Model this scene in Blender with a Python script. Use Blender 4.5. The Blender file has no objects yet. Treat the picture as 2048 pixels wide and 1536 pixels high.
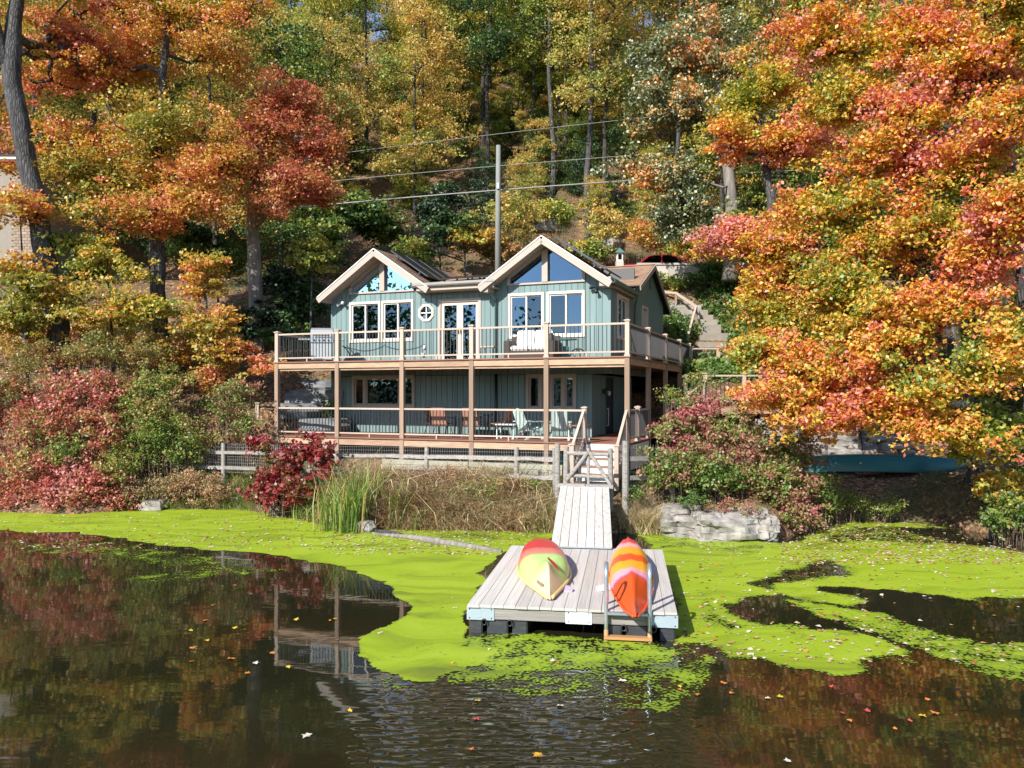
import bpy, bmesh, math, random
import numpy as np
from mathutils import Vector, Matrix

random.seed(7)
rng = np.random.default_rng(7)
SC = bpy.context.scene
COL = SC.collection

# ------------------------------------------------------------------ camera
F, HOR, CZ = 1560.0, 786.0, 3.57          # focal length in photo pixels, horizon row, eye height above the pond
cam_d = bpy.data.cameras.new('camera')
cam_d.sensor_width = 36.0
cam_d.lens = F / 2048.0 * 36.0
cam_d.shift_y = (HOR - 768.0) / 2048.0
cam_d.clip_end = 900.0
cam = bpy.data.objects.new('camera', cam_d)
cam.location = (0, 0, CZ)
cam.rotation_euler = (math.radians(90), 0, 0)
COL.objects.link(cam)
SC.camera = cam

# ------------------------------------------------------------------ sky, sun, exposure
SUN = Vector((0.37, 0.50, -0.42)).normalized()      # direction the light travels
world = bpy.data.worlds.new('World')
SC.world = world
world.use_nodes = True
wn = world.node_tree
wn.nodes.clear()
sky = wn.nodes.new('ShaderNodeTexSky')
sky.sky_type = 'NISHITA'
sky.sun_disc = False
sky.dust_density = 0.2
sky.ozone_density = 2.5
sky.sun_elevation = math.asin(-SUN.z)
sky.sun_rotation = math.atan2(-SUN.x, -SUN.y)
bg = wn.nodes.new('ShaderNodeBackground')
bg.inputs['Strength'].default_value = 0.12
wo = wn.nodes.new('ShaderNodeOutputWorld')
wn.links.new(sky.outputs[0], bg.inputs[0])
wn.links.new(bg.outputs[0], wo.inputs[0])
sd = bpy.data.lights.new('sun', 'SUN')
sd.energy = 4.5
sd.angle = math.radians(0.5)
sd.color = (1.0, 0.94, 0.85)
so = bpy.data.objects.new('sun', sd)
so.rotation_euler = SUN.to_track_quat('-Z', 'Y').to_euler()
COL.objects.link(so)
SC.view_settings.view_transform = 'Standard'
SC.view_settings.look = 'None'
SC.view_settings.exposure = 0.85
SC.view_settings.gamma = 1.0
SC.view_settings.use_curve_mapping = False
SC.cycles.max_bounces = 6
SC.cycles.diffuse_bounces = 3
SC.cycles.glossy_bounces = 3
SC.cycles.transmission_bounces = 4
SC.cycles.transparent_max_bounces = 12
SC.cycles.caustics_reflective = False
SC.cycles.caustics_refractive = False

# ------------------------------------------------------------------ coordinate helpers
def W(px, py, d):
    """photo pixel at distance d -> world point"""
    return Vector(((px - 1024.0) / F * d, d, CZ - (py - HOR) / F * d))
def WX(px, d): return (px - 1024.0) / F * d
def WZ(py, d): return CZ - (py - HOR) / F * d
def Wg(px, py, z=0.0):
    d = (CZ - z) * F / (py - HOR)
    return Vector(((px - 1024.0) / F * d, d, z))
TH = math.atan(F / 3974.0)
cT, sT = math.cos(TH), math.sin(TH)
HX, HY = 231.0 / F * 21.95, 21.95            # front right post of the porch deck
def L2W(X, Y, z=0.0): return Vector((HX + X * cT + Y * sT, HY - X * sT + Y * cT, z))
def W2L(x, y):
    rx, ry = x - HX, y - HY
    return rx * cT - ry * sT, rx * sT + ry * cT
def onY(px, Y):
    """house X of the point seen at photo column px on the plane Y"""
    k = (px - 1024.0) / F
    return (k * (HY + Y * cT) - HX - Y * sT) / (cT + k * sT)
ZU, ZL = 4.61, 2.145

# ------------------------------------------------------------------ object helpers
def tag(o, label=None, cat=None, group=None, kind=None):
    if label: o['label'] = label
    if cat: o['category'] = cat
    if group: o['group'] = group
    if kind: o['kind'] = kind
    return o
def empty(name, loc=(0, 0, 0), rz=0.0, label=None, cat=None, group=None):
    o = bpy.data.objects.new(name, None)
    o.empty_display_size = 0.2
    o.location = loc
    o.rotation_euler = (0, 0, rz)
    COL.objects.link(o)
    return tag(o, label, cat, group)
def link(name, me, parent=None, loc=None, rot=None, scale=None, m=None):
    o = bpy.data.objects.new(name, me)
    COL.objects.link(o)
    if parent is not None: o.parent = parent
    if loc is not None: o.location = loc
    if rot is not None: o.rotation_euler = rot
    if scale is not None: o.scale = scale
    if m is not None:
        if not me.materials: me.materials.append(m)
        if me.materials[0] is not m:
            o.material_slots[0].link = 'OBJECT'
            o.material_slots[0].material = m
    return o
def copy_tree(o, parent=None):
    c = o.copy(); COL.objects.link(c); c.parent = parent
    for ch in list(o.children): copy_tree(ch, c)
    return c

class MB:
    def __init__(s): s.v = []; s.f = []
    def add(s, vs, fs):
        n = len(s.v); s.v += [tuple(p) for p in vs]; s.f += [tuple(i + n for i in f) for f in fs]; return s
    def box(s, a, b):
        (x0, y0, z0), (x1, y1, z1) = a, b
        return s.add([(x0,y0,z0),(x1,y0,z0),(x1,y1,z0),(x0,y1,z0),(x0,y0,z1),(x1,y0,z1),(x1,y1,z1),(x0,y1,z1)],
                     [(0,3,2,1),(4,5,6,7),(0,1,5,4),(1,2,6,5),(2,3,7,6),(3,0,4,7)])
    def cbox(s, c, sz): return s.box([c[i]-sz[i]/2 for i in range(3)], [c[i]+sz[i]/2 for i in range(3)])
    def beam(s, p, q, w, h, up=(0, 0, 1)):
        p, q = Vector(p), Vector(q); d = (q - p).normalized(); u = Vector(up)
        r = d.cross(u)
        if r.length < 1e-4: r = d.cross(Vector((1, 0, 0)))
        r.normalize(); u = r.cross(d).normalized()
        vs = []
        for e in (p, q):
            for a, b in ((-1,-1),(1,-1),(1,1),(-1,1)): vs.append(e + r*(a*w/2) + u*(b*h/2))
        return s.add(vs, [(0,1,2,3),(7,6,5,4),(0,4,5,1),(1,5,6,2),(2,6,7,3),(3,7,4,0)])
    def prism(s, poly, n):
        """polygon (3D points) extruded by vector n"""
        k = len(poly); n = Vector(n); P = [Vector(p) for p in poly]
        vs = P + [p + n for p in P]
        fs = [tuple(range(k - 1, -1, -1)), tuple(range(k, 2*k))] + [(i, (i+1) % k, k + (i+1) % k, k + i) for i in range(k)]
        return s.add(vs, fs)
    def tube(s, pts, rad, n=8, cap=True):
        pts = [Vector(p) for p in pts]
        if not hasattr(rad, '__len__'): rad = [rad] * len(pts)
        vs = []; fs = []; ref = None
        for i, p in enumerate(pts):
            d = (pts[min(i+1, len(pts)-1)] - pts[max(i-1, 0)]).normalized()
            if ref is None:
                ref = d.cross(Vector((0, 0, 1)))
                if ref.length < 0.1: ref = d.cross(Vector((1, 0, 0)))
            r = (ref - d * ref.dot(d)).normalized(); ref = r; u = d.cross(r)
            for k in range(n):
                a = 2*math.pi*k/n; vs.append(p + (r*math.cos(a) + u*math.sin(a)) * rad[i])
        for i in range(len(pts) - 1):
            for k in range(n):
                a, b = i*n + k, i*n + (k+1) % n; fs.append((a, b, b+n, a+n))
        if cap: fs += [tuple(range(n-1, -1, -1)), tuple(range((len(pts)-1)*n, len(pts)*n))]
        return s.add(vs, fs)
    def lathe(s, prof, n=12, c=(0, 0, 0)):
        vs = []; fs = []
        for r, z in prof:
            for k in range(n):
                a = 2*math.pi*k/n; vs.append((c[0] + r*math.cos(a), c[1] + r*math.sin(a), c[2] + z))
        for i in range(len(prof) - 1):
            for k in range(n):
                a, b = i*n + k, i*n + (k+1) % n; fs.append((a, b, b+n, a+n))
        fs += [tuple(range(n-1, -1, -1)), tuple(range((len(prof)-1)*n, len(prof)*n))]
        return s.add(vs, fs)
    def mesh(s, name, m=None, smooth=False):
        me = bpy.data.meshes.new(name); me.from_pydata(s.v, [], s.f); me.update()
        if m: me.materials.append(m)
        if smooth: me.polygons.foreach_set('use_smooth', [True] * len(me.polygons))
        return me
    def build(s, name, m, parent=None, loc=None, rot=None, smooth=False, bevel=0.0):
        me = s.mesh(name, m, smooth)
        if bevel > 0:
            bm = bmesh.new(); bm.from_mesh(me)
            bmesh.ops.bevel(bm, geom=bm.edges[:], offset=bevel, segments=2, affect='EDGES', clamp_overlap=True)
            bm.to_mesh(me); bm.free()
        return link(name, me, parent, loc, rot)

UNIT = {}
def unit(kind='box'):
    if kind not in UNIT:
        UNIT[kind] = MB().cbox((0,0,0),(1,1,1)).mesh('unit_' + kind)
    return UNIT[kind]
def unit_for(m):
    k = 'box:' + m.name
    if k not in UNIT: UNIT[k] = MB().cbox((0,0,0),(1,1,1)).mesh('piece', m)
    return UNIT[k]
def bx(name, m, a, b, parent=None, rot=None):
    """an object that is one box between corners a and b, sharing one mesh per material"""
    c = [(a[i]+b[i])/2 for i in range(3)]; s = [max(1e-4, abs(b[i]-a[i])) for i in range(3)]
    return link(name, unit_for(m), parent, c, rot, s)
def bar(name, m, p, q, w, h, parent=None):
    """one box piece from p to q"""
    p, q = Vector(p), Vector(q); d = q - p
    ro = d.to_track_quat('X', 'Z').to_euler()
    return link(name, unit_for(m), parent, (p+q)/2, ro, (d.length, w, h))

# ------------------------------------------------------------------ materials
def nt(name):
    m = bpy.data.materials.new(name); m.use_nodes = True
    t = m.node_tree; b = t.nodes['Principled BSDF']
    return m, t, b
def node(t, kind, **kw):
    n = t.nodes.new(kind)
    for k, v in kw.items(): setattr(n, k, v)
    return n
def ramp(t, stops, interp='LINEAR'):
    r = t.nodes.new('ShaderNodeValToRGB'); r.color_ramp.interpolation = interp
    e = r.color_ramp.elements
    while len(e) > 1: e.remove(e[-1])
    e[0].position = stops[0][0]; e[0].color = (*stops[0][1], 1)
    for p, c in stops[1:]:
        x = e.new(p); x.color = (*c, 1)
    return r
def rgb(c, k): return tuple(min(1, x * k) for x in c)
def mat(name, col, rough=0.6, var=0.2, scale=6.0, stretch=(1,1,1), bump=0.0, metal=0.0, spec=0.4, dirt=None, coord='Object', objvar=0.15):
    m, t, b = nt(name)
    tc = node(t, 'ShaderNodeTexCoord'); mp = node(t, 'ShaderNodeMapping'); mp.inputs['Scale'].default_value = stretch
    t.links.new(tc.outputs[coord] if coord != 'World' else node(t, 'ShaderNodeNewGeometry').outputs['Position'], mp.inputs['Vector'])
    oi = node(t, 'ShaderNodeObjectInfo')
    mu = node(t, 'ShaderNodeMath', operation='MULTIPLY'); mu.inputs[1].default_value = 53.0
    t.links.new(oi.outputs['Random'], mu.inputs[0])
    n = node(t, 'ShaderNodeTexNoise', noise_dimensions='4D'); n.inputs['Scale'].default_value = scale; n.inputs['Detail'].default_value = 5.0; n.inputs['Roughness'].default_value = 0.65
    t.links.new(mp.outputs[0], n.inputs['Vector']); t.links.new(mu.outputs[0], n.inputs['W'])
    stops = [(0.25, rgb(col, 1-var)), (0.75, rgb(col, 1+var))]
    if dirt: stops = [(0.22, dirt), (0.42, rgb(col, 1-var)), (0.75, rgb(col, 1+var))]
    r = ramp(t, stops)
    t.links.new(n.outputs[0], r.inputs[0])
    hs = node(t, 'ShaderNodeHueSaturation')
    mr = node(t, 'ShaderNodeMapRange'); mr.inputs[3].default_value = 1-objvar; mr.inputs[4].default_value = 1+objvar
    t.links.new(oi.outputs['Random'], mr.inputs[0]); t.links.new(mr.outputs[0], hs.inputs['Value'])
    t.links.new(r.outputs[0], hs.inputs['Color']); t.links.new(hs.outputs[0], b.inputs['Base Color'])
    b.inputs['Roughness'].default_value = rough; b.inputs['Metallic'].default_value = metal; b.inputs['Specular IOR Level'].default_value = spec
    if bump > 0:
        bp = node(t, 'ShaderNodeBump'); bp.inputs['Strength'].default_value = bump; bp.inputs['Distance'].default_value = 0.02
        t.links.new(n.outputs[0], bp.inputs['Height']); t.links.new(bp.outputs[0], b.inputs['Normal'])
    return m
def leafmat(name, stops, trans=0.42, gloss=0.06, rough=0.38):
    gloss *= 0.55; rough = 0.5
    m = bpy.data.materials.new(name); m.use_nodes = True
    t = m.node_tree; t.nodes.clear()
    at = node(t, 'ShaderNodeAttribute', attribute_name='tone')
    oi = node(t, 'ShaderNodeObjectInfo')
    ad = node(t, 'ShaderNodeMath', operation='MULTIPLY_ADD'); ad.inputs[1].default_value = 0.16; ad.inputs[2].default_value = -0.08
    t.links.new(oi.outputs['Random'], ad.inputs[0])
    ad2 = node(t, 'ShaderNodeMath', operation='ADD'); t.links.new(at.outputs['Fac'], ad2.inputs[0]); t.links.new(ad.outputs[0], ad2.inputs[1])
    r = ramp(t, stops); t.links.new(ad2.outputs[0], r.inputs[0])
    d = node(t, 'ShaderNodeBsdfDiffuse'); tr = node(t, 'ShaderNodeBsdfTranslucent'); g = node(t, 'ShaderNodeBsdfGlossy')
    g.inputs['Roughness'].default_value = rough; g.inputs['Color'].default_value = (1, 1, 1, 1)
    hs = node(t, 'ShaderNodeHueSaturation'); hs.inputs['Saturation'].default_value = 1.1; hs.inputs['Value'].default_value = 1.15
    t.links.new(r.outputs[0], hs.inputs['Color'])
    t.links.new(r.outputs[0], d.inputs[0]); t.links.new(hs.outputs[0], tr.inputs[0])
    m1 = node(t, 'ShaderNodeMixShader'); m1.inputs[0].default_value = trans
    t.links.new(d.outputs[0], m1.inputs[1]); t.links.new(tr.outputs[0], m1.inputs[2])
    m2 = node(t, 'ShaderNodeMixShader'); m2.inputs[0].default_value = gloss
    t.links.new(m1.outputs[0], m2.inputs[1]); t.links.new(g.outputs[0], m2.inputs[2])
    o = node(t, 'ShaderNodeOutputMaterial'); t.links.new(m2.outputs[0], o.inputs[0])
    return m

M = {}
M['siding'] = mat('siding_paint', (0.160, 0.240, 0.238), 0.6, 0.15, 3.0, (3,3,0.25), 0.08, objvar=0.10)
M['siding_core'] = mat('siding_backing', (0.05, 0.09, 0.09), 0.8, 0.1)
M['trim'] = mat('cream_trim', (0.62, 0.55, 0.45), 0.5, 0.06, 4.0, objvar=0.04)
M['taupe'] = mat('taupe_trim', (0.40, 0.34, 0.29), 0.55, 0.07, 4.0, objvar=0.04)
M['white'] = mat('white_paint', (0.72, 0.70, 0.66), 0.5, 0.06, objvar=0.03)
M['rail'] = mat('tan_composite_rail', (0.45, 0.355, 0.285), 0.6, 0.12, 5.0, (1,4,4), 0.05, objvar=0.06)
M['post'] = mat('cedar_post', (0.35, 0.24, 0.17), 0.75, 0.32, 5.0, (5,5,0.8), 0.3, dirt=(0.16,0.12,0.10), objvar=0.16)
M['beam'] = mat('cedar_beam', (0.48, 0.31, 0.205), 0.7, 0.34, 2.4, (2.5,3,6), 0.2, dirt=(0.27,0.22,0.20), objvar=0.15)
M['joist'] = mat('old_joist', (0.24, 0.15, 0.09), 0.8, 0.2, 4.0)
M['decking'] = mat('red_brown_decking', (0.27, 0.125, 0.085), 0.6, 0.2, 3.0, (1,6,6), 0.1, objvar=0.14)
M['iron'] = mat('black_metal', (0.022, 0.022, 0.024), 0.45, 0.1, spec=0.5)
M['dock'] = mat('grey_dock_plank', (0.59, 0.55, 0.505), 0.8, 0.22, 5.0, (5,0.8,5), 0.35, dirt=(0.26,0.235,0.21), objvar=0.13)
M['grey_wood'] = mat('weathered_grey_wood', (0.34, 0.315, 0.29), 0.85, 0.3, 5.0, (1.2,5,5), 0.4, dirt=(0.13,0.12,0.11), objvar=0.14)
M['fascia_wood'] = mat('stained_fascia', (0.30, 0.28, 0.26), 0.8, 0.35, 3.0, (1.6,4,9), 0.3, dirt=(0.12,0.115,0.11), objvar=0.1)
M['plate'] = mat('galvanised_plate', (0.40, 0.48, 0.55), 0.45, 0.14, 9.0, metal=0.35, objvar=0.05)
M['plate_white'] = mat('pale_plate', (0.62, 0.68, 0.70), 0.4, 0.06, metal=0.1)
M['float'] = mat('black_float_plastic', (0.045, 0.05, 0.058), 0.5, 0.35, 3.0, (2,2,7), spec=0.5, dirt=(0.11,0.10,0.09))
M['alu'] = mat('aluminium_tube', (0.52, 0.56, 0.60), 0.3, 0.06, metal=0.75, objvar=0.02)
M['rust'] = mat('rusty_tread', (0.42, 0.22, 0.09), 0.6, 0.25, 8.0)
M['rock'] = mat('grey_rock', (0.33, 0.305, 0.28), 0.85, 0.34, 3.2, (1,1,2.2), 0.6, dirt=(0.13,0.115,0.10), coord='World', objvar=0.12)
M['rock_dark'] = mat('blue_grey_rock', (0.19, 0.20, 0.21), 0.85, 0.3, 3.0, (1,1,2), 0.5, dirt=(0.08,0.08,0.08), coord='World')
M['concrete'] = mat('pale_concrete', (0.44, 0.41, 0.37), 0.85, 0.14, 4.0, bump=0.1)
M['stone_step'] = mat('stone_step', (0.27, 0.245, 0.205), 0.85, 0.2, 5.0, bump=0.2, objvar=0.1)
M['bark'] = mat('grey_bark', (0.105, 0.10, 0.10), 0.9, 0.55, 13.0, (1,1,0.10), 1.0, dirt=(0.025,0.023,0.023), coord='Object', objvar=0.2)
def bark_mat(name, col, crack):
    m, t, b = nt(name)
    tc = node(t, 'ShaderNodeTexCoord'); mp = node(t, 'ShaderNodeMapping'); mp.inputs['Scale'].default_value = (1, 1, 0.14)
    t.links.new(tc.outputs['Object'], mp.inputs[0])
    v = node(t, 'ShaderNodeTexVoronoi', feature='DISTANCE_TO_EDGE'); v.inputs['Scale'].default_value = 15.0
    n = node(t, 'ShaderNodeTexNoise'); n.inputs['Scale'].default_value = 6.0; n.inputs['Detail'].default_value = 7; n.inputs['Roughness'].default_value = 0.7
    va = node(t, 'ShaderNodeVectorMath', operation='MULTIPLY_ADD'); va.inputs[1].default_value = (0.10, 0.10, 0.10)
    t.links.new(mp.outputs[0], n.inputs['Vector']); t.links.new(n.outputs['Color'], va.inputs[0]); t.links.new(mp.outputs[0], va.inputs[2]); t.links.new(va.outputs[0], v.inputs['Vector'])
    r = ramp(t, [(0.0, crack), (0.12, rgb(col, 0.75)), (0.5, rgb(col, 1.15))]); t.links.new(v.outputs[0], r.inputs[0])
    r2 = ramp(t, [(0.35, (0.55, 0.55, 0.55)), (0.65, (1.3, 1.3, 1.3))]); t.links.new(n.outputs[0], r2.inputs[0])
    mx = node(t, 'ShaderNodeMix', data_type='RGBA', blend_type='MULTIPLY'); mx.inputs[0].default_value = 1.0
    t.links.new(r.outputs[0], mx.inputs[6]); t.links.new(r2.outputs[0], mx.inputs[7]); t.links.new(mx.outputs[2], b.inputs['Base Color']); b.inputs['Roughness'].default_value = 0.92
    ad = node(t, 'ShaderNodeMath', operation='MULTIPLY_ADD'); ad.inputs[1].default_value = 0.5; t.links.new(n.outputs[0], ad.inputs[0]); t.links.new(v.outputs[0], ad.inputs[2])
    bp = node(t, 'ShaderNodeBump'); bp.inputs['Strength'].default_value = 1.0; bp.inputs['Distance'].default_value = 0.06
    t.links.new(ad.outputs[0], bp.inputs['Height']); t.links.new(bp.outputs[0], b.inputs['Normal'])
    return m
M['bark'] = bark_mat('furrowed_grey_bark', (0.125, 0.12, 0.12), (0.02, 0.019, 0.019))
M['bark_thin'] = bark_mat('dark_thin_bark', (0.085, 0.075, 0.065), (0.015, 0.014, 0.013))
M['bark_pale'] = mat('pale_bark', (0.25, 0.225, 0.20), 0.9, 0.35, 7.0, (1,1,0.2), 0.8, dirt=(0.10,0.09,0.08), objvar=0.15)
M['twig'] = mat('brown_twig', (0.16, 0.11, 0.075), 0.9, 0.25)
M['gutter'] = mat('grey_gutter', (0.28, 0.27, 0.25), 0.4, 0.08, spec=0.5)
M['gutter_teal'] = mat('teal_gutter', (0.075, 0.15, 0.145), 0.45, 0.08)
M['panel'] = mat('solar_glass', (0.012, 0.014, 0.018), 0.38, 0.12, spec=0.3)
M['panel_frame'] = mat('dark_frame', (0.05, 0.055, 0.065), 0.4, 0.1, metal=0.5)
M['inside'] = mat('room_paint', (0.13, 0.13, 0.13), 0.9, 0.05)
M['wire'] = mat('galvanised_wire', (0.34, 0.34, 0.33), 0.5, 0.1, metal=0.4)
M['wicker'] = mat('brown_wicker', (0.075, 0.055, 0.045), 0.75, 0.35, 40.0, (1,1,3), 0.5)
M['cushion'] = mat('white_cushion', (0.78, 0.77, 0.74), 0.9, 0.04)
M['sling'] = mat('terracotta_sling', (0.34, 0.16, 0.11), 0.8, 0.12)
M['mint'] = mat('mint_plastic', (0.52, 0.66, 0.62), 0.5, 0.05)
M['teal_metal'] = mat('teal_metal', (0.03, 0.15, 0.15), 0.4, 0.1)
M['steel'] = mat('grill_steel', (0.50, 0.53, 0.54), 0.35, 0.06, metal=0.5)
M['navy'] = mat('navy_plastic', (0.025, 0.035, 0.065), 0.5, 0.1)
M['sleeper'] = mat('grey_green_timber', (0.35, 0.35, 0.28), 0.85, 0.25, 4.0, (1,5,5), 0.3)
M['pole'] = mat('utility_pole_wood', (0.20, 0.21, 0.20), 0.85, 0.2, 5.0, (4,4,0.4), 0.3)
M['deep_teal'] = mat('canoe_green', (0.010, 0.115, 0.125), 0.35, 0.12, 3.0, spec=0.5)
M['rubber'] = mat('black_rubber', (0.015, 0.015, 0.015), 0.7, 0.1)
M['car_red'] = mat('red_car_paint', (0.33, 0.012, 0.03), 0.18, 0.04, spec=0.7)
M['asphalt'] = mat('asphalt', (0.055, 0.053, 0.05), 0.9, 0.2, 9.0, coord='World', bump=0.1)
M['brick'] = mat('old_brick', (0.33, 0.25, 0.19), 0.85, 0.25, 5.0, objvar=0.22)
M['mortar'] = mat('mortar', (0.30, 0.27, 0.23), 0.9, 0.1)

def glassmat(name, tint, mixing):
    m = bpy.data.materials.new(name); m.use_nodes = True
    t = m.node_tree; t.nodes.clear()
    tr = node(t, 'ShaderNodeBsdfTransparent'); tr.inputs[0].default_value = (*tint, 1)
    g = node(t, 'ShaderNodeBsdfGlossy'); g.inputs['Roughness'].default_value = 0.0; g.inputs['Color'].default_value = (0.50, 0.72, 1, 1)
    fr = node(t, 'ShaderNodeFresnel'); fr.inputs['IOR'].default_value = mixing
    mx = node(t, 'ShaderNodeMixShader'); o = node(t, 'ShaderNodeOutputMaterial')
    t.links.new(fr.outputs[0], mx.inputs[0]); t.links.new(tr.outputs[0], mx.inputs[1]); t.links.new(g.outputs[0], mx.inputs[2]); t.links.new(mx.outputs[0], o.inputs[0])
    return m
M['glass'] = glassmat('window_glass', (0.36, 0.46, 0.58), 2.3)
M['glass_low'] = glassmat('porch_window_glass', (0.35, 0.42, 0.45), 2.0)
M['screen'] = glassmat('insect_screen_glass', (0.30, 0.34, 0.38), 2.0)
M['car_glass'] = glassmat('car_glass', (0.25, 0.3, 0.3), 2.2)

def shingle_mat():
    m, t, b = nt('brown_asphalt_shingle')
    tc = node(t, 'ShaderNodeTexCoord')
    v = node(t, 'ShaderNodeTexVoronoi'); v.inputs['Scale'].default_value = 5.0
    n = node(t, 'ShaderNodeTexNoise'); n.inputs['Scale'].default_value = 30.0
    t.links.new(tc.outputs['Object'], v.inputs['Vector']); t.links.new(tc.outputs['Object'], n.inputs['Vector'])
    r = ramp(t, [(0.0, (0.17, 0.105, 0.07)), (0.6, (0.30, 0.19, 0.125)), (1.0, (0.37, 0.25, 0.165))])
    s = node(t, 'ShaderNodeSeparateColor'); t.links.new(v.outputs['Color'], s.inputs[0])
    mx = node(t, 'ShaderNodeMix', data_type='FLOAT'); mx.inputs[0].default_value = 0.45
    t.links.new(s.outputs[0], mx.inputs[2]); t.links.new(n.outputs[0], mx.inputs[3]); t.links.new(mx.outputs[0], r.inputs[0])
    t.links.new(r.outputs[0], b.inputs['Base Color']); b.inputs['Roughness'].default_value = 0.9
    return m
M['shingle'] = shingle_mat()

def ground_mat():
    m, t, b = nt('leaf_litter_ground')
    g = node(t, 'ShaderNodeNewGeometry')
    v = node(t, 'ShaderNodeTexVoronoi'); v.inputs['Scale'].default_value = 15.0
    n = node(t, 'ShaderNodeTexNoise'); n.inputs['Scale'].default_value = 0.5; n.inputs['Detail'].default_value = 6
    t.links.new(g.outputs['Position'], v.inputs['Vector']); t.links.new(g.outputs['Position'], n.inputs['Vector'])
    s = node(t, 'ShaderNodeSeparateColor'); t.links.new(v.outputs['Color'], s.inputs[0])
    r = ramp(t, [(0.0, (0.05, 0.035, 0.022)), (0.45, (0.13, 0.08, 0.048)), (0.75, (0.24, 0.13, 0.065)), (0.9, (0.33, 0.17, 0.08)), (1.0, (0.36, 0.25, 0.12))])
    t.links.new(s.outputs[0], r.inputs[0])
    r2 = ramp(t, [(0.35, (0.045, 0.04, 0.02)), (0.65, (0.07, 0.085, 0.025))])
    t.links.new(n.outputs[0], r2.inputs[0])
    mx = node(t, 'ShaderNodeMix', data_type='RGBA')
    r3 = ramp(t, [(0.48, (0, 0, 0)), (0.62, (0.8, 0.8, 0.8))]); t.links.new(n.outputs[0], r3.inputs[0])
    t.links.new(r3.outputs[0], mx.inputs[0]); t.links.new(r.outputs[0], mx.inputs[6]); t.links.new(r2.outputs[0], mx.inputs[7])
    t.links.new(mx.outputs[2], b.inputs['Base Color']); b.inputs['Roughness'].default_value = 0.95
    bp = node(t, 'ShaderNodeBump'); bp.inputs['Strength'].default_value = 0.8; bp.inputs['Distance'].default_value = 0.05
    t.links.new(v.outputs['Distance'], bp.inputs['Height']); t.links.new(bp.outputs[0], b.inputs['Normal'])
    return m
M['ground'] = ground_mat()

# autumn leaf palettes (dark interior tones come from real shade, not from the ramps)
YL, GO, OR, RD, CR = (0.76, 0.55, 0.08), (0.66, 0.38, 0.06), (0.76, 0.30, 0.07), (0.64, 0.12, 0.075), (0.28, 0.022, 0.035)
GR, LG, OL, DG, TN = (0.055, 0.105, 0.018), (0.20, 0.27, 0.035), (0.10, 0.115, 0.035), (0.022, 0.058, 0.018), (0.36, 0.24, 0.10)
PK = (0.76, 0.36, 0.31)
L_ = {}
L_['maple_fire'] = leafmat('maple_leaf_fire', [(0.0, LG), (0.17, (0.33,0.33,0.04)), (0.34, YL), (0.50, (0.74,0.43,0.06)), (0.66, OR), (0.82, (0.70,0.19,0.08)), (0.92, RD), (1.0, PK)], 0.42, 0.07)
L_['maple_orange'] = leafmat('maple_leaf_orange', [(0.0, (0.28,0.30,0.06)), (0.22, (0.52,0.42,0.08)), (0.45, (0.66,0.44,0.09)), (0.65, (0.68,0.33,0.08)), (0.85, (0.66,0.22,0.10)), (1.0, (0.66,0.24,0.18))], 0.42, 0.07)
L_['maple_rust'] = leafmat('maple_leaf_rust', [(0.0, (0.50,0.32,0.09)), (0.35, (0.52,0.24,0.09)), (0.7, (0.48,0.16,0.08)), (1.0, (0.44,0.11,0.08))], 0.4, 0.05)
L_['gold'] = leafmat('leaf_gold', [(0.0, (0.22,0.30,0.06)), (0.3, (0.50,0.46,0.12)), (0.6, (0.66,0.50,0.16)), (1.0, (0.66,0.38,0.11))], 0.42, 0.05)
L_['yellow_green'] = leafmat('leaf_yellow_green', [(0.0, (0.075,0.14,0.03)), (0.35, (0.23,0.31,0.06)), (0.65, (0.42,0.44,0.09)), (0.9, YL), (1.0, (0.6,0.34,0.08))], 0.42, 0.06)
L_['green'] = leafmat('leaf_green', [(0.0, (0.03,0.075,0.022)), (0.5, (0.07,0.14,0.03)), (0.8, (0.15,0.23,0.045)), (1.0, (0.32,0.32,0.06))], 0.35, 0.06)
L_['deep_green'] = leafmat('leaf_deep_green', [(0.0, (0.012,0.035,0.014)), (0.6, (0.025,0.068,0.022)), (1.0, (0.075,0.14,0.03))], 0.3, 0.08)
L_['olive'] = leafmat('leaf_olive', [(0.0, (0.06,0.09,0.03)), (0.4, (0.13,0.17,0.055)), (0.75, (0.25,0.27,0.09)), (0.93, (0.38,0.32,0.11)), (1.0, OR)], 0.3, 0.17, 0.32)
L_['burning'] = leafmat('leaf_crimson', [(0.0, (0.14,0.16,0.03)), (0.2, (0.30,0.05,0.03)), (0.6, (0.26,0.018,0.03)), (1.0, (0.40,0.06,0.06))], 0.4, 0.10)
L_['shrub_red'] = leafmat('leaf_shrub_red', [(0.0, (0.30,0.34,0.08)), (0.28, (0.50,0.34,0.14)), (0.55, (0.52,0.15,0.11)), (0.8, (0.46,0.09,0.08)), (1.0, (0.62,0.30,0.25))], 0.4, 0.08)
L_['shrub_green'] = leafmat('leaf_shrub_green', [(0.0, (0.10,0.18,0.035)), (0.35, (0.21,0.28,0.055)), (0.7, (0.40,0.38,0.09)), (1.0, (0.48,0.28,0.13))], 0.4, 0.06)
L_['shrub_yellow'] = leafmat('leaf_shrub_yellow', [(0.0, (0.16,0.19,0.05)), (0.5, (0.36,0.31,0.09)), (0.8, (0.42,0.27,0.10)), (1.0, (0.40,0.12,0.07))], 0.4, 0.06)
L_['sumac'] = leafmat('leaf_sumac', [(0.0, (0.09,0.18,0.03)), (0.25, (0.22,0.30,0.05)), (0.48, (0.30,0.28,0.09)), (0.70, (0.42,0.21,0.15)), (1.0, (0.46,0.10,0.13))], 0.38, 0.07)
L_['brown_brush'] = leafmat('leaf_dry_brush', [(0.0, (0.22,0.22,0.07)), (0.4, (0.38,0.27,0.14)), (0.8, (0.50,0.36,0.20)), (1.0, (0.42,0.17,0.10))], 0.35, 0.04)
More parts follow.
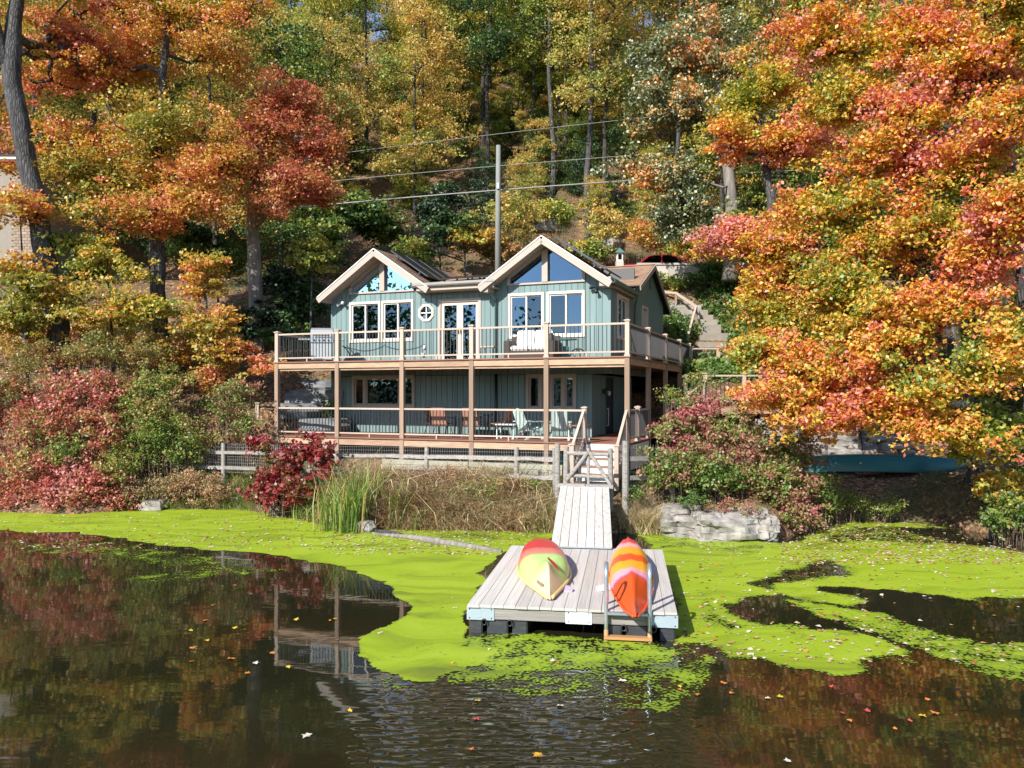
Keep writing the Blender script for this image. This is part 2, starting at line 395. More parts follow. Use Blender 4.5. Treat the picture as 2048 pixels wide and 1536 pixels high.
L_['straw'] = leafmat('dry_straw', [(0.0, (0.30,0.24,0.11)), (0.5, (0.55,0.44,0.24)), (1.0, (0.70,0.58,0.36))], 0.3, 0.05)
L_['reed'] = leafmat('reed_green', [(0.0, (0.10,0.20,0.03)), (0.6, (0.20,0.33,0.05)), (0.85, (0.40,0.42,0.09)), (1.0, (0.48,0.36,0.13))], 0.4, 0.06)
L_['ivy'] = leafmat('leaf_ivy', [(0.0, (0.04,0.10,0.015)), (0.5, (0.11,0.20,0.03)), (0.9, (0.24,0.30,0.05)), (1.0, (0.40,0.30,0.06))], 0.4, 0.07)
L_['bank'] = leafmat('bank_weeds', [(0.0, (0.30,0.10,0.06)), (0.2, (0.30,0.20,0.11)), (0.5, (0.62,0.50,0.29)), (0.68, (0.55,0.45,0.22)), (0.82, (0.26,0.30,0.07)), (1.0, (0.12,0.22,0.04))], 0.35, 0.05)
L_['grass'] = leafmat('grass_green', [(0.0, (0.06,0.12,0.02)), (0.6, (0.15,0.23,0.04)), (1.0, (0.36,0.33,0.12))], 0.4, 0.04)
L_['litter'] = leafmat('fallen_leaf', [(0.0, (0.16,0.08,0.04)), (0.25, (0.42,0.16,0.05)), (0.5, (0.50,0.33,0.10)), (0.75, (0.62,0.52,0.36)), (1.0, (0.66,0.60,0.50))], 0.2, 0.05)
# ------------------------------------------------------------------ value noise for geometry
def vnoise(x, y, seed=0, z=None):
    x = np.asarray(x, float); y = np.asarray(y, float)
    z = np.zeros_like(x) if z is None else np.asarray(z, float)
    def h(i, j, k):
        n = (i * 374761393 + j * 668265263 + k * 2147483647 + seed * 1274126177) & 0xFFFFFFFF
        n = ((n ^ (n >> 13)) * 1274126177) & 0xFFFFFFFF
        return ((n ^ (n >> 16)) & 0xFFFF) / 65535.0
    xi, yi, zi = np.floor(x).astype(np.int64), np.floor(y).astype(np.int64), np.floor(z).astype(np.int64)
    xf, yf, zf = x - xi, y - yi, z - zi
    u, v, w = xf*xf*(3-2*xf), yf*yf*(3-2*yf), zf*zf*(3-2*zf)
    def pl(k):
        a = h(xi, yi, k)*(1-u) + h(xi+1, yi, k)*u
        b = h(xi, yi+1, k)*(1-u) + h(xi+1, yi+1, k)*u
        return a*(1-v) + b*v
    return pl(zi)*(1-w) + pl(zi+1)*w
def fbm(x, y, seed=0, o=4, z=None):
    s = 0; a = 0.5; k = 1.0
    for i in range(o):
        s = s + a * vnoise(np.asarray(x)*k, np.asarray(y)*k, seed + i*17, None if z is None else np.asarray(z)*k); a *= 0.5; k *= 2.03
    return s

# ------------------------------------------------------------------ terrain
SHX = [-90, -40, -22, -15.3, -12.9, -11.4, -8.4, -6.8, -5.0, -3.2, -0.3, 0.96, 2.8, 3.9, 6.3, 7.7, 9.5, 11.4, 12.0, 12.6, 16, 24, 60]
SHY = [4, 20, 23, 23.3, 22.9, 23.9, 23.9, 22.8, 20.95, 20.35, 20.2, 19.85, 19.9, 20.1, 18.75, 20.2, 21.9, 21.5, 20.0, 18.4, 14.5, 9, 2]
def shore(x): return np.interp(x, SHX, SHY)
HYV = [0, 24, 26, 28, 33, 37, 39.2, 39.6, 44.5, 46, 50, 60, 80, 100, 140, 200, 300]
HZV = [1.12, 1.35, 1.9, 2.9, 5.6, 8.0, 9.0, 9.3, 9.35, 10.2, 12.6, 19.0, 32.0, 45.0, 70.0, 100, 130]
def ground_z(x, y):
    x = np.asarray(x, float); y = np.asarray(y, float)
    s = y - shore(x)
    bank = np.interp(s, [-8, -1.5, -0.15, 0.15, 0.7, 1.7, 4, 6], [-1.2, -0.7, -0.15, 0.12, 0.55, 1.02, 1.25, 60])
    hill = np.interp(y, HYV, HZV)
    z = np.minimum(bank, hill)
    rough = (fbm(x*0.55, y*0.55, 3) - 0.48)
    z = z + rough * np.clip(s*0.35, 0, 1) * np.interp(y, [20, 27, 38, 39.4, 45, 50, 70], [0.25, 0.7, 0.5, 0.03, 0.03, 1.4, 3.0])
    z = z + np.interp(y, [52, 80, 140], [0, 1, 1]) * (fbm(x*0.045, y*0.045, 9, 3) - 0.35) * 8
    cx_ = np.interp(y, [33, 35.4, 38.4, 40], [8.6, 9.2, 8.2, 7.4])
    z = z - 1.0 * np.clip(1.6 - np.abs(x - cx_)/1.6, 0, 1) * np.interp(y, [31, 33, 37.5, 39.2], [0, 1, 0.9, 0])
    X, Y = W2L(x, y)
    def inside(x0, x1, y0, y1, soft):
        return np.clip(np.minimum.reduce([X - x0, x1 - X, Y - y0, y1 - Y]) / soft + 1, 0, 1)
    k = inside(-11.6, 0.5, 0.3, 8.6, 0.5)
    z = np.where(k > 0, np.minimum(z, z*(1-k) + k*1.35), z)
    k = inside(-11.4, -1.4, 8, 11.5, 0.3)
    z = np.where(k > 0, np.minimum(z, z*(1-k) + k*3.6), z)
    return z
def gz(x, y): return float(ground_z(np.array([x]), np.array([y]))[0])

xs = np.concatenate([np.linspace(-110, -26, 36), np.linspace(-25, 24, 197), np.linspace(25, 110, 36)])
ys = np.concatenate([np.linspace(-30, 16, 12), np.linspace(16.5, 46, 150), np.linspace(46.7, 300, 110)])
GX, GY = np.meshgrid(xs, ys)
GZ = ground_z(GX, GY)
nx, ny = len(xs), len(ys)
idx = np.arange(nx*ny).reshape(ny, nx)
quads = np.stack([idx[:-1, :-1], idx[:-1, 1:], idx[1:, 1:], idx[1:, :-1]], -1).reshape(-1, 4)
def np_mesh(name, v, q, m, smooth=False, tone=None):
    me = bpy.data.meshes.new(name)
    v = np.ascontiguousarray(v, np.float32); q = np.ascontiguousarray(q, np.int32); k = q.shape[1]
    me.vertices.add(len(v)); me.vertices.foreach_set('co', v.ravel())
    me.loops.add(q.size); me.loops.foreach_set('vertex_index', q.ravel())
    me.polygons.add(len(q)); me.polygons.foreach_set('loop_start', np.arange(0, q.size, k, dtype=np.int32))
    try: me.polygons.foreach_set('loop_total', np.full(len(q), k, np.int32))
    except Exception: pass
    if smooth: me.polygons.foreach_set('use_smooth', np.ones(len(q), bool))
    me.update(calc_edges=True)
    if m: me.materials.append(m)
    if tone is not None:
        a = me.attributes.new('tone', 'FLOAT', 'FACE' if len(tone) == len(q) else 'POINT')
        a.data.foreach_set('value', np.ascontiguousarray(tone, np.float32))
    return me
ground = link('ground', np_mesh('ground', np.stack([GX, GY, GZ], -1).reshape(-1, 3), quads, M['ground'], True))
tag(ground, kind='structure')

# road on the terrace behind the house
rd = MB(); n = 24
pts = [(-40 + i*80.0/n) for i in range(n+1)]
rd.add([(x, 40.3, 9.43) for x in pts] + [(x, 44.3, 9.46) for x in pts], [(i, i+1, n+2+i, n+1+i) for i in range(n)])
tag(rd.build('road', M['asphalt']), kind='structure')

# ------------------------------------------------------------------ pond water
def water_mat():
    m, t, b = nt('pond_water')
    g = node(t, 'ShaderNodeNewGeometry')
    mp = node(t, 'ShaderNodeMapping'); mp.inputs['Scale'].default_value = (1.0, 2.3, 1.0)
    t.links.new(g.outputs['Position'], mp.inputs['Vector'])
    n1 = node(t, 'ShaderNodeTexNoise'); n1.inputs['Scale'].default_value = 1.1; n1.inputs['Detail'].default_value = 2.5; n1.inputs['Distortion'].default_value = 0.6
    n2 = node(t, 'ShaderNodeTexVoronoi', feature='SMOOTH_F1'); n2.inputs['Scale'].default_value = 4.6; n2.inputs['Smoothness'].default_value = 0.55
    n3 = node(t, 'ShaderNodeTexNoise'); n3.inputs['Scale'].default_value = 0.16; n3.inputs['Detail'].default_value = 1.5
    for x in (n1, n2): t.links.new(mp.outputs[0], x.inputs['Vector'])
    t.links.new(g.outputs['Position'], n3.inputs['Vector'])
    # breeze patch: ripples are livelier in the open water in front of the dock
    sx = node(t, 'ShaderNodeSeparateXYZ'); t.links.new(g.outputs['Position'], sx.inputs[0])
    dx = node(t, 'ShaderNodeMapRange', interpolation_type='SMOOTHSTEP'); dx.inputs[1].default_value = -2.0; dx.inputs[2].default_value = -0.7
    t.links.new(sx.outputs[0], dx.inputs[0])
    dx2 = node(t, 'ShaderNodeMapRange', interpolation_type='SMOOTHSTEP'); dx2.inputs[1].default_value = 2.2; dx2.inputs[2].default_value = 0.9
    t.links.new(sx.outputs[0], dx2.inputs[0])
    dy = node(t, 'ShaderNodeMapRange', interpolation_type='SMOOTHSTEP'); dy.inputs[1].default_value = 11.8; dy.inputs[2].default_value = 9.0
    t.links.new(sx.outputs[1], dy.inputs[0])
    pm = node(t, 'ShaderNodeMath', operation='MULTIPLY'); t.links.new(dx.outputs[0], pm.inputs[0]); t.links.new(dx2.outputs[0], pm.inputs[1])
    pm2 = node(t, 'ShaderNodeMath', operation='MULTIPLY'); t.links.new(pm.outputs[0], pm2.inputs[0]); t.links.new(dy.outputs[0], pm2.inputs[1])
    am = node(t, 'ShaderNodeMath', operation='MULTIPLY_ADD'); am.inputs[1].default_value = 0.6; am.inputs[2].default_value = 0.004
    t.links.new(pm2.outputs[0], am.inputs[0])
    h2 = node(t, 'ShaderNodeMath', operation='MULTIPLY'); t.links.new(n2.outputs['Distance'], h2.inputs[0]); t.links.new(am.outputs[0], h2.inputs[1])
    h1 = node(t, 'ShaderNodeMath', operation='MULTIPLY_ADD'); h1.inputs[1].default_value = 0.07
    t.links.new(n1.outputs[0], h1.inputs[0]); t.links.new(h2.outputs[0], h1.inputs[2])
    bp = node(t, 'ShaderNodeBump'); bp.inputs['Strength'].default_value = 0.5; bp.inputs['Distance'].default_value = 0.05
    t.links.new(h1.outputs[0], bp.inputs['Height']); t.links.new(bp.outputs[0], b.inputs['Normal'])
    r = ramp(t, [(0.3, (0.012, 0.013, 0.006)), (0.7, (0.022, 0.020, 0.009))]); t.links.new(n3.outputs[0], r.inputs[0])
    t.links.new(r.outputs[0], b.inputs['Base Color'])
    b.inputs['Roughness'].default_value = 0.03; b.inputs['IOR'].default_value = 1.55
    return m
wm = MB().add([(-200, -120, 0), (200, -120, 0), (200, 30, 0), (-200, 30, 0)], [(0, 1, 2, 3)])
tag(wm.build('water', water_mat()), kind='structure')

# wooded far shore behind the viewer (it shows in the window glass)
fb = MB(); fx = np.linspace(-190, 190, 39)
hgt = 3 + 4*vnoise(fx*0.03, fx*0, 5)
fb.add([(x, -78, -1) for x in fx] + [(x, -84, h*0.4) for x, h in zip(fx, hgt)] + [(x, -125, h+2) for x, h in zip(fx, hgt)], [(i, i+1, 40+i, 39+i) for i in range(38)] + [(39+i, 40+i, 79+i, 78+i) for i in range(38)])
tag(fb.build('far_shore', M['ground'], smooth=True), kind='structure')

# ------------------------------------------------------------------ duckweed mat floating on the pond
def poly_px(p): return np.array([[Wg(a, b).x, Wg(a, b).y] for a, b in p])
def sdist(P, poly):
    """signed distance, positive inside"""
    n = len(poly); d = np.full(len(P), 1e9); ins = np.zeros(len(P), bool)
    for i in range(n):
        a, b = poly[i], poly[(i+1) % n]
        e = b - a; w = P - a
        t = np.clip((w @ e) / max(1e-9, e @ e), 0, 1)
        d = np.minimum(d, np.hypot(*(w - t[:, None]*e).T))
        c = ((a[1] > P[:, 1]) != (b[1] > P[:, 1])) & (P[:, 0] < (b[0]-a[0]) * (P[:, 1]-a[1]) / (b[1]-a[1] + 1e-12) + a[0])
        ins ^= c
    return np.where(ins, d, -d)
WEED = [  # outline (photo pixels on the water plane), strength, edge softness in metres
 ([(-500,1010),(0,1012),(600,1020),(1110,1050),(1110,1092),(1000,1100),(985,1130),(940,1200),(938,1290),(1000,1300),(960,1330),(900,1345),(870,1362),(800,1357),(735,1337),(722,1315),(738,1288),(765,1262),(805,1242),(822,1226),(800,1204),(775,1186),(762,1165),(700,1142),(620,1121),(520,1107),(400,1096),(300,1088),(150,1067),(0,1062),(-500,1055)], 1.0, 0.10),
 ([(1225,1050),(1340,1060),(1560,1085),(1640,1060),(1700,1040),(1950,1050),(2300,1060),(2300,1225),(2048,1203),(1860,1190),(1760,1182),(1690,1178),(1640,1180),(1730,1193),(1745,1205),(1700,1215),(1620,1204),(1560,1190),(1510,1196),(1470,1215),(1462,1228),(1490,1242),(1540,1252),(1640,1258),(1730,1268),(1790,1285),(1840,1306),(1842,1330),(1800,1326),(1730,1330),(1718,1346),(1660,1355),(1600,1350),(1545,1335),(1500,1318),(1450,1316),(1420,1305),(1400,1290),(1340,1280),(1340,1200),(1300,1100)], 1.0, 0.40),
 ([(1560,1190),(1700,1215),(1780,1228),(1880,1262),(2048,1285),(2300,1300),(2300,1420),(2048,1372),(1960,1352),(1890,1330),(1800,1290),(1720,1262),(1640,1240),(1580,1215)], 0.74, 0.28),
 ([(1590,1203),(1700,1213),(1790,1232),(1760,1252),(1690,1240),(1620,1225)], 0.95, 0.3),
 ([(930,1275),(1360,1275),(1420,1300),(1440,1340),(1400,1380),(1330,1420),(1240,1432),(1150,1418),(1050,1400),(960,1385),(880,1370),(860,1350),(900,1320)], 0.63, 0.30),
 ([(880,1280),(1150,1262),(1360,1285),(1340,1330),(1200,1345),(1100,1350),(950,1350)], 0.76, 0.30),
 ([(650,1310),(700,1330),(760,1345),(830,1370),(980,1390),(990,1410),(900,1405),(800,1385),(700,1352),(645,1335)], 0.52, 0.18),
 ([(0,1080),(200,1078),(420,1105),(600,1135),(640,1142),(520,1150),(420,1162),(250,1172),(140,1178),(260,1150),(330,1140),(200,1120),(0,1108)], 0.60, 0.8),
 ([(1420,1330),(1540,1345),(1560,1375),(1450,1400),(1400,1400)], 0.47, 0.3),
]
HOLES = [
 ([(1480,1166),(1560,1150),(1640,1120),(1700,1132),(1690,1150),(1600,1162),(1530,1176)], 0.50, 0.35),
 ([(1400,1185),(1425,1205),(1450,1245),(1490,1262),(1440,1262),(1405,1235)], 0.30, 0.15),
 ([(1240,1050),(1340,1062),(1560,1090),(1500,1110),(1300,1095)], 0.18, 0.5),
 ([(600,1030),(1100,1050),(1100,1085),(900,1085),(760,1068),(640,1055)], 0.16, 0.4),
 ([(1600,1090),(1700,1050),(1960,1060),(2200,1080),(2200,1120),(1900,1090),(1760,1085)], 0.34, 0.6),
 ([(1800,1055),(1960,1058),(2100,1080),(2100,1110),(1900,1085)], 0.35, 0.5),
]
def cover(P):
    wx = P[:, 0] + (fbm(P[:, 0]*0.9, P[:, 1]*0.9, 31) - 0.47) * 0.5
    wy = P[:, 1] + (fbm(P[:, 0]*0.9, P[:, 1]*0.9, 51) - 0.47) * 0.8
    wx = wx + (fbm(P[:, 0]*3.1, P[:, 1]*2.2, 71, 3) - 0.44) * 0.34; wy = wy + (fbm(P[:, 0]*2.4, P[:, 1]*3.5, 81, 3) - 0.44) * 0.40
    Q = np.stack([wx, wy], -1)
    c = np.zeros(len(P))
    for pl, k, s in WEED:
        c = np.maximum(c, k * np.clip(sdist(Q, poly_px(pl)) / s + 0.5, 0, 1))
    for pl, k, s in HOLES:
        c = c - k * np.clip(sdist(Q, poly_px(pl)) / s + 0.5, 0, 1)
    return c
cw = 0.055
wx_, wy_ = np.arange(-19, 19, cw), np.arange(8.0, 24.4, cw)
AX, AY = np.meshgrid(wx_, wy_)
P = np.stack([AX.ravel(), AY.ravel()], -1)
cov = cover(P)
cov = np.where(P[:, 1] > shore(P[:, 0]) + 0.3, 0, cov)
ix = np.arange(len(P)).reshape(AX.shape)
q = np.stack([ix[:-1, :-1], ix[:-1, 1:], ix[1:, 1:], ix[1:, :-1]], -1).reshape(-1, 4)
q = q[cov[q].max(1) > 0.12]
used, inv = np.unique(q, return_inverse=True)
q = inv.reshape(-1, 4); Pv = P[used]; cv = cov[used]
def weed_mat():
    m = bpy.data.materials.new('duckweed'); m.use_nodes = True
    t = m.node_tree; t.nodes.clear()
    at = node(t, 'ShaderNodeAttribute', attribute_name='tone')
    g = node(t, 'ShaderNodeNewGeometry')
    mp = node(t, 'ShaderNodeMapping'); mp.inputs['Scale'].default_value = (1, 1, 1)
    t.links.new(g.outputs['Position'], mp.inputs[0])
    # swirl distortion
    nw = node(t, 'ShaderNodeTexNoise'); nw.inputs['Scale'].default_value = 0.7; nw.inputs['Detail'].default_value = 2
    t.links.new(g.outputs['Position'], nw.inputs['Vector'])
    va = node(t, 'ShaderNodeVectorMath', operation='MULTIPLY_ADD'); va.inputs[1].default_value = (1.6, 1.6, 0)
    t.links.new(nw.outputs['Color'], va.inputs[0]); t.links.new(mp.outputs[0], va.inputs[2])
    na = node(t, 'ShaderNodeTexNoise'); na.inputs['Scale'].default_value = 2.3; na.inputs['Detail'].default_value = 5; na.inputs['Roughness'].default_value = 0.62
    t.links.new(va.outputs[0], na.inputs['Vector'])
    nv = node(t, 'ShaderNodeTexVoronoi'); nv.inputs['Scale'].default_value = 22.0
    t.links.new(g.outputs['Position'], nv.inputs['Vector'])
    # threshold = .62*noise + .25*voronoi distance
    a1 = node(t, 'ShaderNodeMath', operation='MULTIPLY_ADD'); a1.inputs[1].default_value = 0.38; 
    a0 = node(t, 'ShaderNodeMath', operation='MULTIPLY'); a0.inputs[1].default_value = 0.92
    t.links.new(na.outputs[0], a0.inputs[0]); t.links.new(nv.outputs['Distance'], a1.inputs[0]); t.links.new(a0.outputs[0], a1.inputs[2])
    sb = node(t, 'ShaderNodeMath', operation='SUBTRACT'); t.links.new(at.outputs['Fac'], sb.inputs[0]); t.links.new(a1.outputs[0], sb.inputs[1])
    al = node(t, 'ShaderNodeMapRange'); al.inputs[1].default_value = -0.02; al.inputs[2].default_value = 0.04
    t.links.new(sb.outputs[0], al.inputs[0])
    # colour: fresh lime, olive skins, dark seams
    nc = node(t, 'ShaderNodeTexNoise'); nc.inputs['Scale'].default_value = 0.9; nc.inputs['Detail'].default_value = 6; nc.inputs['Distortion'].default_value = 1.2
    ml = node(t, 'ShaderNodeMapping'); ml.inputs['Scale'].default_value = (0.5, 1.5, 1); t.links.new(va.outputs[0], ml.inputs[0]); t.links.new(ml.outputs[0], nc.inputs['Vector'])
    r = ramp(t, [(0.28, (0.125, 0.155, 0.02)), (0.38, (0.21, 0.28, 0.016)), (0.50, (0.26, 0.355, 0.016)), (0.72, (0.31, 0.40, 0.03))])
    t.links.new(nc.outputs[0], r.inputs[0])
    nf = node(t, 'ShaderNodeTexNoise'); nf.inputs['Scale'].default_value = 60; t.links.new(g.outputs['Position'], nf.inputs['Vector'])
    hs = node(t, 'ShaderNodeHueSaturation'); mr = node(t, 'ShaderNodeMapRange'); mr.inputs[3].default_value = 0.75; mr.inputs[4].default_value = 1.25
    t.links.new(nf.outputs[0], mr.inputs[0]); t.links.new(mr.outputs[0], hs.inputs['Value']); t.links.new(r.outputs[0], hs.inputs['Color'])
    # thin places are darker, wet olive
    th = node(t, 'ShaderNodeMapRange'); th.inputs[1].default_value = 0.0; th.inputs[2].default_value = 0.22; t.links.new(sb.outputs[0], th.inputs[0])
    mx = node(t, 'ShaderNodeMix', data_type='RGBA'); t.links.new(th.outputs[0], mx.inputs[0]); mx.inputs[6].default_value = (0.115, 0.175, 0.018, 1); t.links.new(hs.outputs[0], mx.inputs[7])
    b = node(t, 'ShaderNodeBsdfPrincipled'); t.links.new(mx.outputs[2], b.inputs['Base Color']); b.inputs['Roughness'].default_value = 0.6; b.inputs['Specular IOR Level'].default_value = 0.25
    bp = node(t, 'ShaderNodeBump'); bp.inputs['Strength'].default_value = 0.25; bp.inputs['Distance'].default_value = 0.01; t.links.new(nf.outputs[0], bp.inputs['Height']); t.links.new(bp.outputs[0], b.inputs['Normal'])
    tr = node(t, 'ShaderNodeBsdfTransparent'); ms = node(t, 'ShaderNodeMixShader'); o = node(t, 'ShaderNodeOutputMaterial')
    t.links.new(al.outputs[0], ms.inputs[0]); t.links.new(tr.outputs[0], ms.inputs[1]); t.links.new(b.outputs[0], ms.inputs[2]); t.links.new(ms.outputs[0], o.inputs[0])
    return m
dw = link('duckweed', np_mesh('duckweed', np.concatenate([Pv, np.full((len(Pv), 1), 0.006)], 1), q, weed_mat(), False, cv))
tag(dw, 'lime green duckweed skin floating over the dark pond water around the dock', kind='stuff')

# ------------------------------------------------------------------ foliage builders
SCATTER_FAR = True
SUNV = np.array([-SUN.x, -SUN.y, -SUN.z])
def leaf_quads(C, size, up=0.55, sun=0.35, asp=0.62, droop=0.0, fold=0.12):
    n = len(C)
    N = rng.normal(size=(n, 3)) * 0.75 + np.array([0, 0, up]) + SUNV * sun
    N /= np.linalg.norm(N, axis=1)[:, None]
    T = rng.normal(size=(n, 3)); T[:, 2] -= droop
    T -= N * (T * N).sum(1)[:, None]; T /= np.linalg.norm(T, axis=1)[:, None] + 1e-9
    B = np.cross(N, T)
    s = size * (0.65 + 0.7 * rng.random(n)) if not hasattr(size, '__len__') else size
    s = np.asarray(s)[:, None]
    a = C - T*s*0.5; c = C + T*s*0.5
    m_ = C - T*s*0.06
    l = m_ + B*s*asp*0.5 + N*s*fold; r = m_ - B*s*asp*0.5 + N*s*fold
    V = np.stack([a, r, c, l], 1).reshape(-1, 3)
    q = np.arange(4*n).reshape(-1, 4)
    return V, q
def clamp01(a): return np.clip(a, 0.0, 1.0)
def skel(tr_pts, tr_rad, clusters, twig=0.012, power=0.46, wob=0.12):
    """join leaf clusters to the trunk as a branching skeleton; returns tube data"""
    nodes = [np.array(p, float) for p in tr_pts]; par = list(range(-1, len(nodes)-1)); isT = [True]*len(nodes)
    order = np.argsort([min(np.linalg.norm(c - t) for t in nodes) for c in clusters])
    NP = np.array(nodes)
    w = [0.0]*len(nodes)
    for i in order:
        c = clusters[i]
        d = np.linalg.norm(NP - c, axis=1)
        pen = np.maximum(0, NP[:, 2] - c[2] + 0.2) * 1.2       # prefer growing upward and outward
        j = int(np.argmin(d + pen))
        p = NP[j]; mid = (p + c)/2 + rng.normal(size=3) * wob * np.linalg.norm(c-p)
        mid[2] -= 0.08*np.linalg.norm(c-p)
        k = len(nodes); nodes += [mid, c]; par += [j, k]; isT += [False, False]; w += [0.0, 1.0]
        NP = np.vstack([NP, mid[None], c[None]])
    cnt = np.array(w)
    for i in range(len(nodes)-1, -1, -1):
        if par[i] >= 0: cnt[par[i]] += cnt[i]
    return nodes, par, isT, twig * np.maximum(cnt, 1)**power
def add_skel(mb, nodes, par, isT, rad, tmax, sides=4):
    for i in range(len(nodes)):
        if isT[i] or par[i] < 0: continue
        r0 = min(rad[i], tmax)*1.15; r1 = rad[i]*0.8
        mb.tube([nodes[par[i]], nodes[i]], [min(r0, tmax), min(r1, tmax)], sides, cap=False)
def sample_blob(c, r, n, shell=0.55):
    u = rng.normal(size=(n, 3)); u /= np.linalg.norm(u, axis=1)[:, None]
    k = (shell + (1-shell) * rng.random(n)) * rng.random(n)**0.18
    return np.asarray(c) + u * k[:, None] * np.asarray(r)
def crown_leaves(cl, per, crad, size, flat=0.45, tone_f=0.6, tseed=5, up=0.6, asp=0.7, droop=0.0, tbias=None, tvar=0.21, sun=0.35):
    # break every clump into a few ragged sprays so that outlines stay uneven
    k = 3
    sp = np.repeat(cl, k, 0); u = rng.normal(size=sp.shape); u[:, 2] *= 0.55
    sp = sp + u * crad * 0.62
    cl = sp; per = max(6, int(per / k * 1.0)); crad = crad * 0.66
    if tbias is not None: tbias = np.repeat(tbias, k)
    n = len(cl)*per
    base = np.repeat(cl, per, 0)
    cr = np.repeat(crad * (0.6 + 0.8*rng.random(len(cl))), per)
    off = rng.normal(size=(n, 3)); off /= np.linalg.norm(off, axis=1)[:, None]; off *= (rng.random(n)**0.45)[:, None] * cr[:, None]
    off[:, 2] *= flat
    C = base + off
    V, q = leaf_quads(C, np.full(n, size) * (0.6 + 0.75*rng.random(n)), up, sun, asp, droop)
    ct = fbm(cl[:, 0]*tone_f, cl[:, 1]*tone_f, tseed, 3, cl[:, 2]*tone_f)
    ct = 0.5 + (ct - 0.45)*2.2 + rng.normal(size=len(cl))*0.13
    if tbias is not None: ct = ct + tbias
    tone = clamp01(np.repeat(ct, per) + rng.normal(size=n)*tvar)
    return V, q, tone
def make_tree(name, label, cat, base, path, rads, blobs, leaf, per=90, crad=0.7, size=0.14, bark='bark', group=None, flat=0.45, tone_f=0.5, tseed=5, up=0.6, droop=0.0, twig=0.014, sides=7, asp=0.72, limbs=True, sun=0.35, shell=0.55, bough=1.0):
    """one tree: trunk (with its limbs) and crown.  path/blobs are world points"""
    base = Vector(base); root = empty(name, base, 0, label, cat, group)
    b = np.array(base)
    cl = []; tb = []
    for c, r, n, bias in blobs:
        # every blob is made of separate boughs, with air between them
        m_ = max(3, int(round(n/9.0))); bc = sample_blob(np.array(c) - b, np.array(r)*0.85, m_, 0.45); bt = rng.normal(size=m_)*0.10
        w_ = rng.integers(0, m_, n)
        s = bc[w_] + (rng.normal(size=(n, 3))*np.array([0.21, 0.21, 0.11]) * np.mean(r[:2]) * bough)
        cl.append(s); tb.append(bias + bt[w_])
    cl = np.concatenate(cl); tb = np.concatenate(tb)
    mb = MB()
    tp = [np.array(p) - b for p in path]
    tp2, tr2 = [], []
    for i in range(len(tp)-1):
        for k in range(3):
            f = k/3; tp2.append(tp[i]*(1-f) + tp[i+1]*f); tr2.append(rads[i]*(1-f) + rads[i+1]*f)
    tp2.append(tp[-1]); tr2.append(rads[-1])
    tp3 = [p + (rng.normal(size=3)*r*0.12 if 0 < i else 0) for i, (p, r) in enumerate(zip(tp2, tr2))]
    tr3 = list(tr2); tr3[0] *= 1.35
    mb.tube([Vector(p) for p in tp3], tr3, max(sides, 8))
    if limbs:
        sub = cl if len(cl) < 260 else cl[rng.permutation(len(cl))[:260]]
        nodes, par, isT, rad = skel(tp3, tr3, sub, twig)
        add_skel(mb, nodes, par, isT, rad, max(tr3)*0.55)
    mb.build('trunk', M[bark], root, smooth=True)
    V, q, tone = crown_leaves(cl, per, crad, size, flat, tone_f, tseed, up, asp, droop, tb, sun=sun)
    o = link('crown', np_mesh('crown', V, q, L_[leaf], False, tone), root); tag(o, kind='stuff')
    return root
def make_shrub(name, label, cat, blobs, leaf, per=60, crad=0.3, size=0.08, group=None, flat=0.7, tone_f=1.2, tseed=5, up=0.5, droop=0.0, stems=True, asp=0.6, twig=0.006, shell=0.5):
    cx = np.mean([np.array(c) for c, r, n, bb in blobs], 0); by = cx[1]
    b = Vector((cx[0], by, gz(cx[0], by)))
    root = empty(name, b, 0, label, cat, group); bn = np.array(b)
    cl = []; tb = []
    for c, r, n, bias in blobs:
        s = sample_blob(np.array(c) - bn, r, n, shell); cl.append(s); tb.append(np.full(n, bias))
    cl = np.concatenate(cl); tb = np.concatenate(tb)
    g = ground_z(cl[:, 0] + bn[0], cl[:, 1] + bn[1]) - bn[2]
    cl[:, 2] = np.maximum(cl[:, 2], g + 0.05)
    V, q, tone = crown_leaves(cl, per, crad, size, flat, tone_f, tseed, up, asp, droop, tb)
    o = link('foliage', np_mesh('foliage', V, q, L_[leaf], False, tone), root); tag(o, kind='stuff')
    if stems:
        mb = MB()
        k = min(len(cl), 70)
        for i in rng.permutation(len(cl))[:k]:
            c = cl[i]; x0 = c[0]*0.75 + rng.normal()*0.2; y0 = c[1]*0.75 + 0.1
            z0 = gz(x0 + bn[0], y0 + bn[1]) - bn[2] - 0.05
            m1 = np.array([x0*0.6 + c[0]*0.4, y0*0.6 + c[1]*0.4, z0*0.4 + c[2]*0.6])
            mb.tube([(x0, y0, z0), m1, c], [twig*1.8, twig*1.3, twig*0.6], 3, cap=False)
        s = mb.build('stem', M['twig'], root); tag(s, kind='stuff')
    return root
def B(px, py, d, rx, ry, n, rd=None, bias=0.0):
    return (W(px, py, d), (rx/F*d, (rx/F*d*0.7 if rd is None else rd), ry/F*d), n, bias)
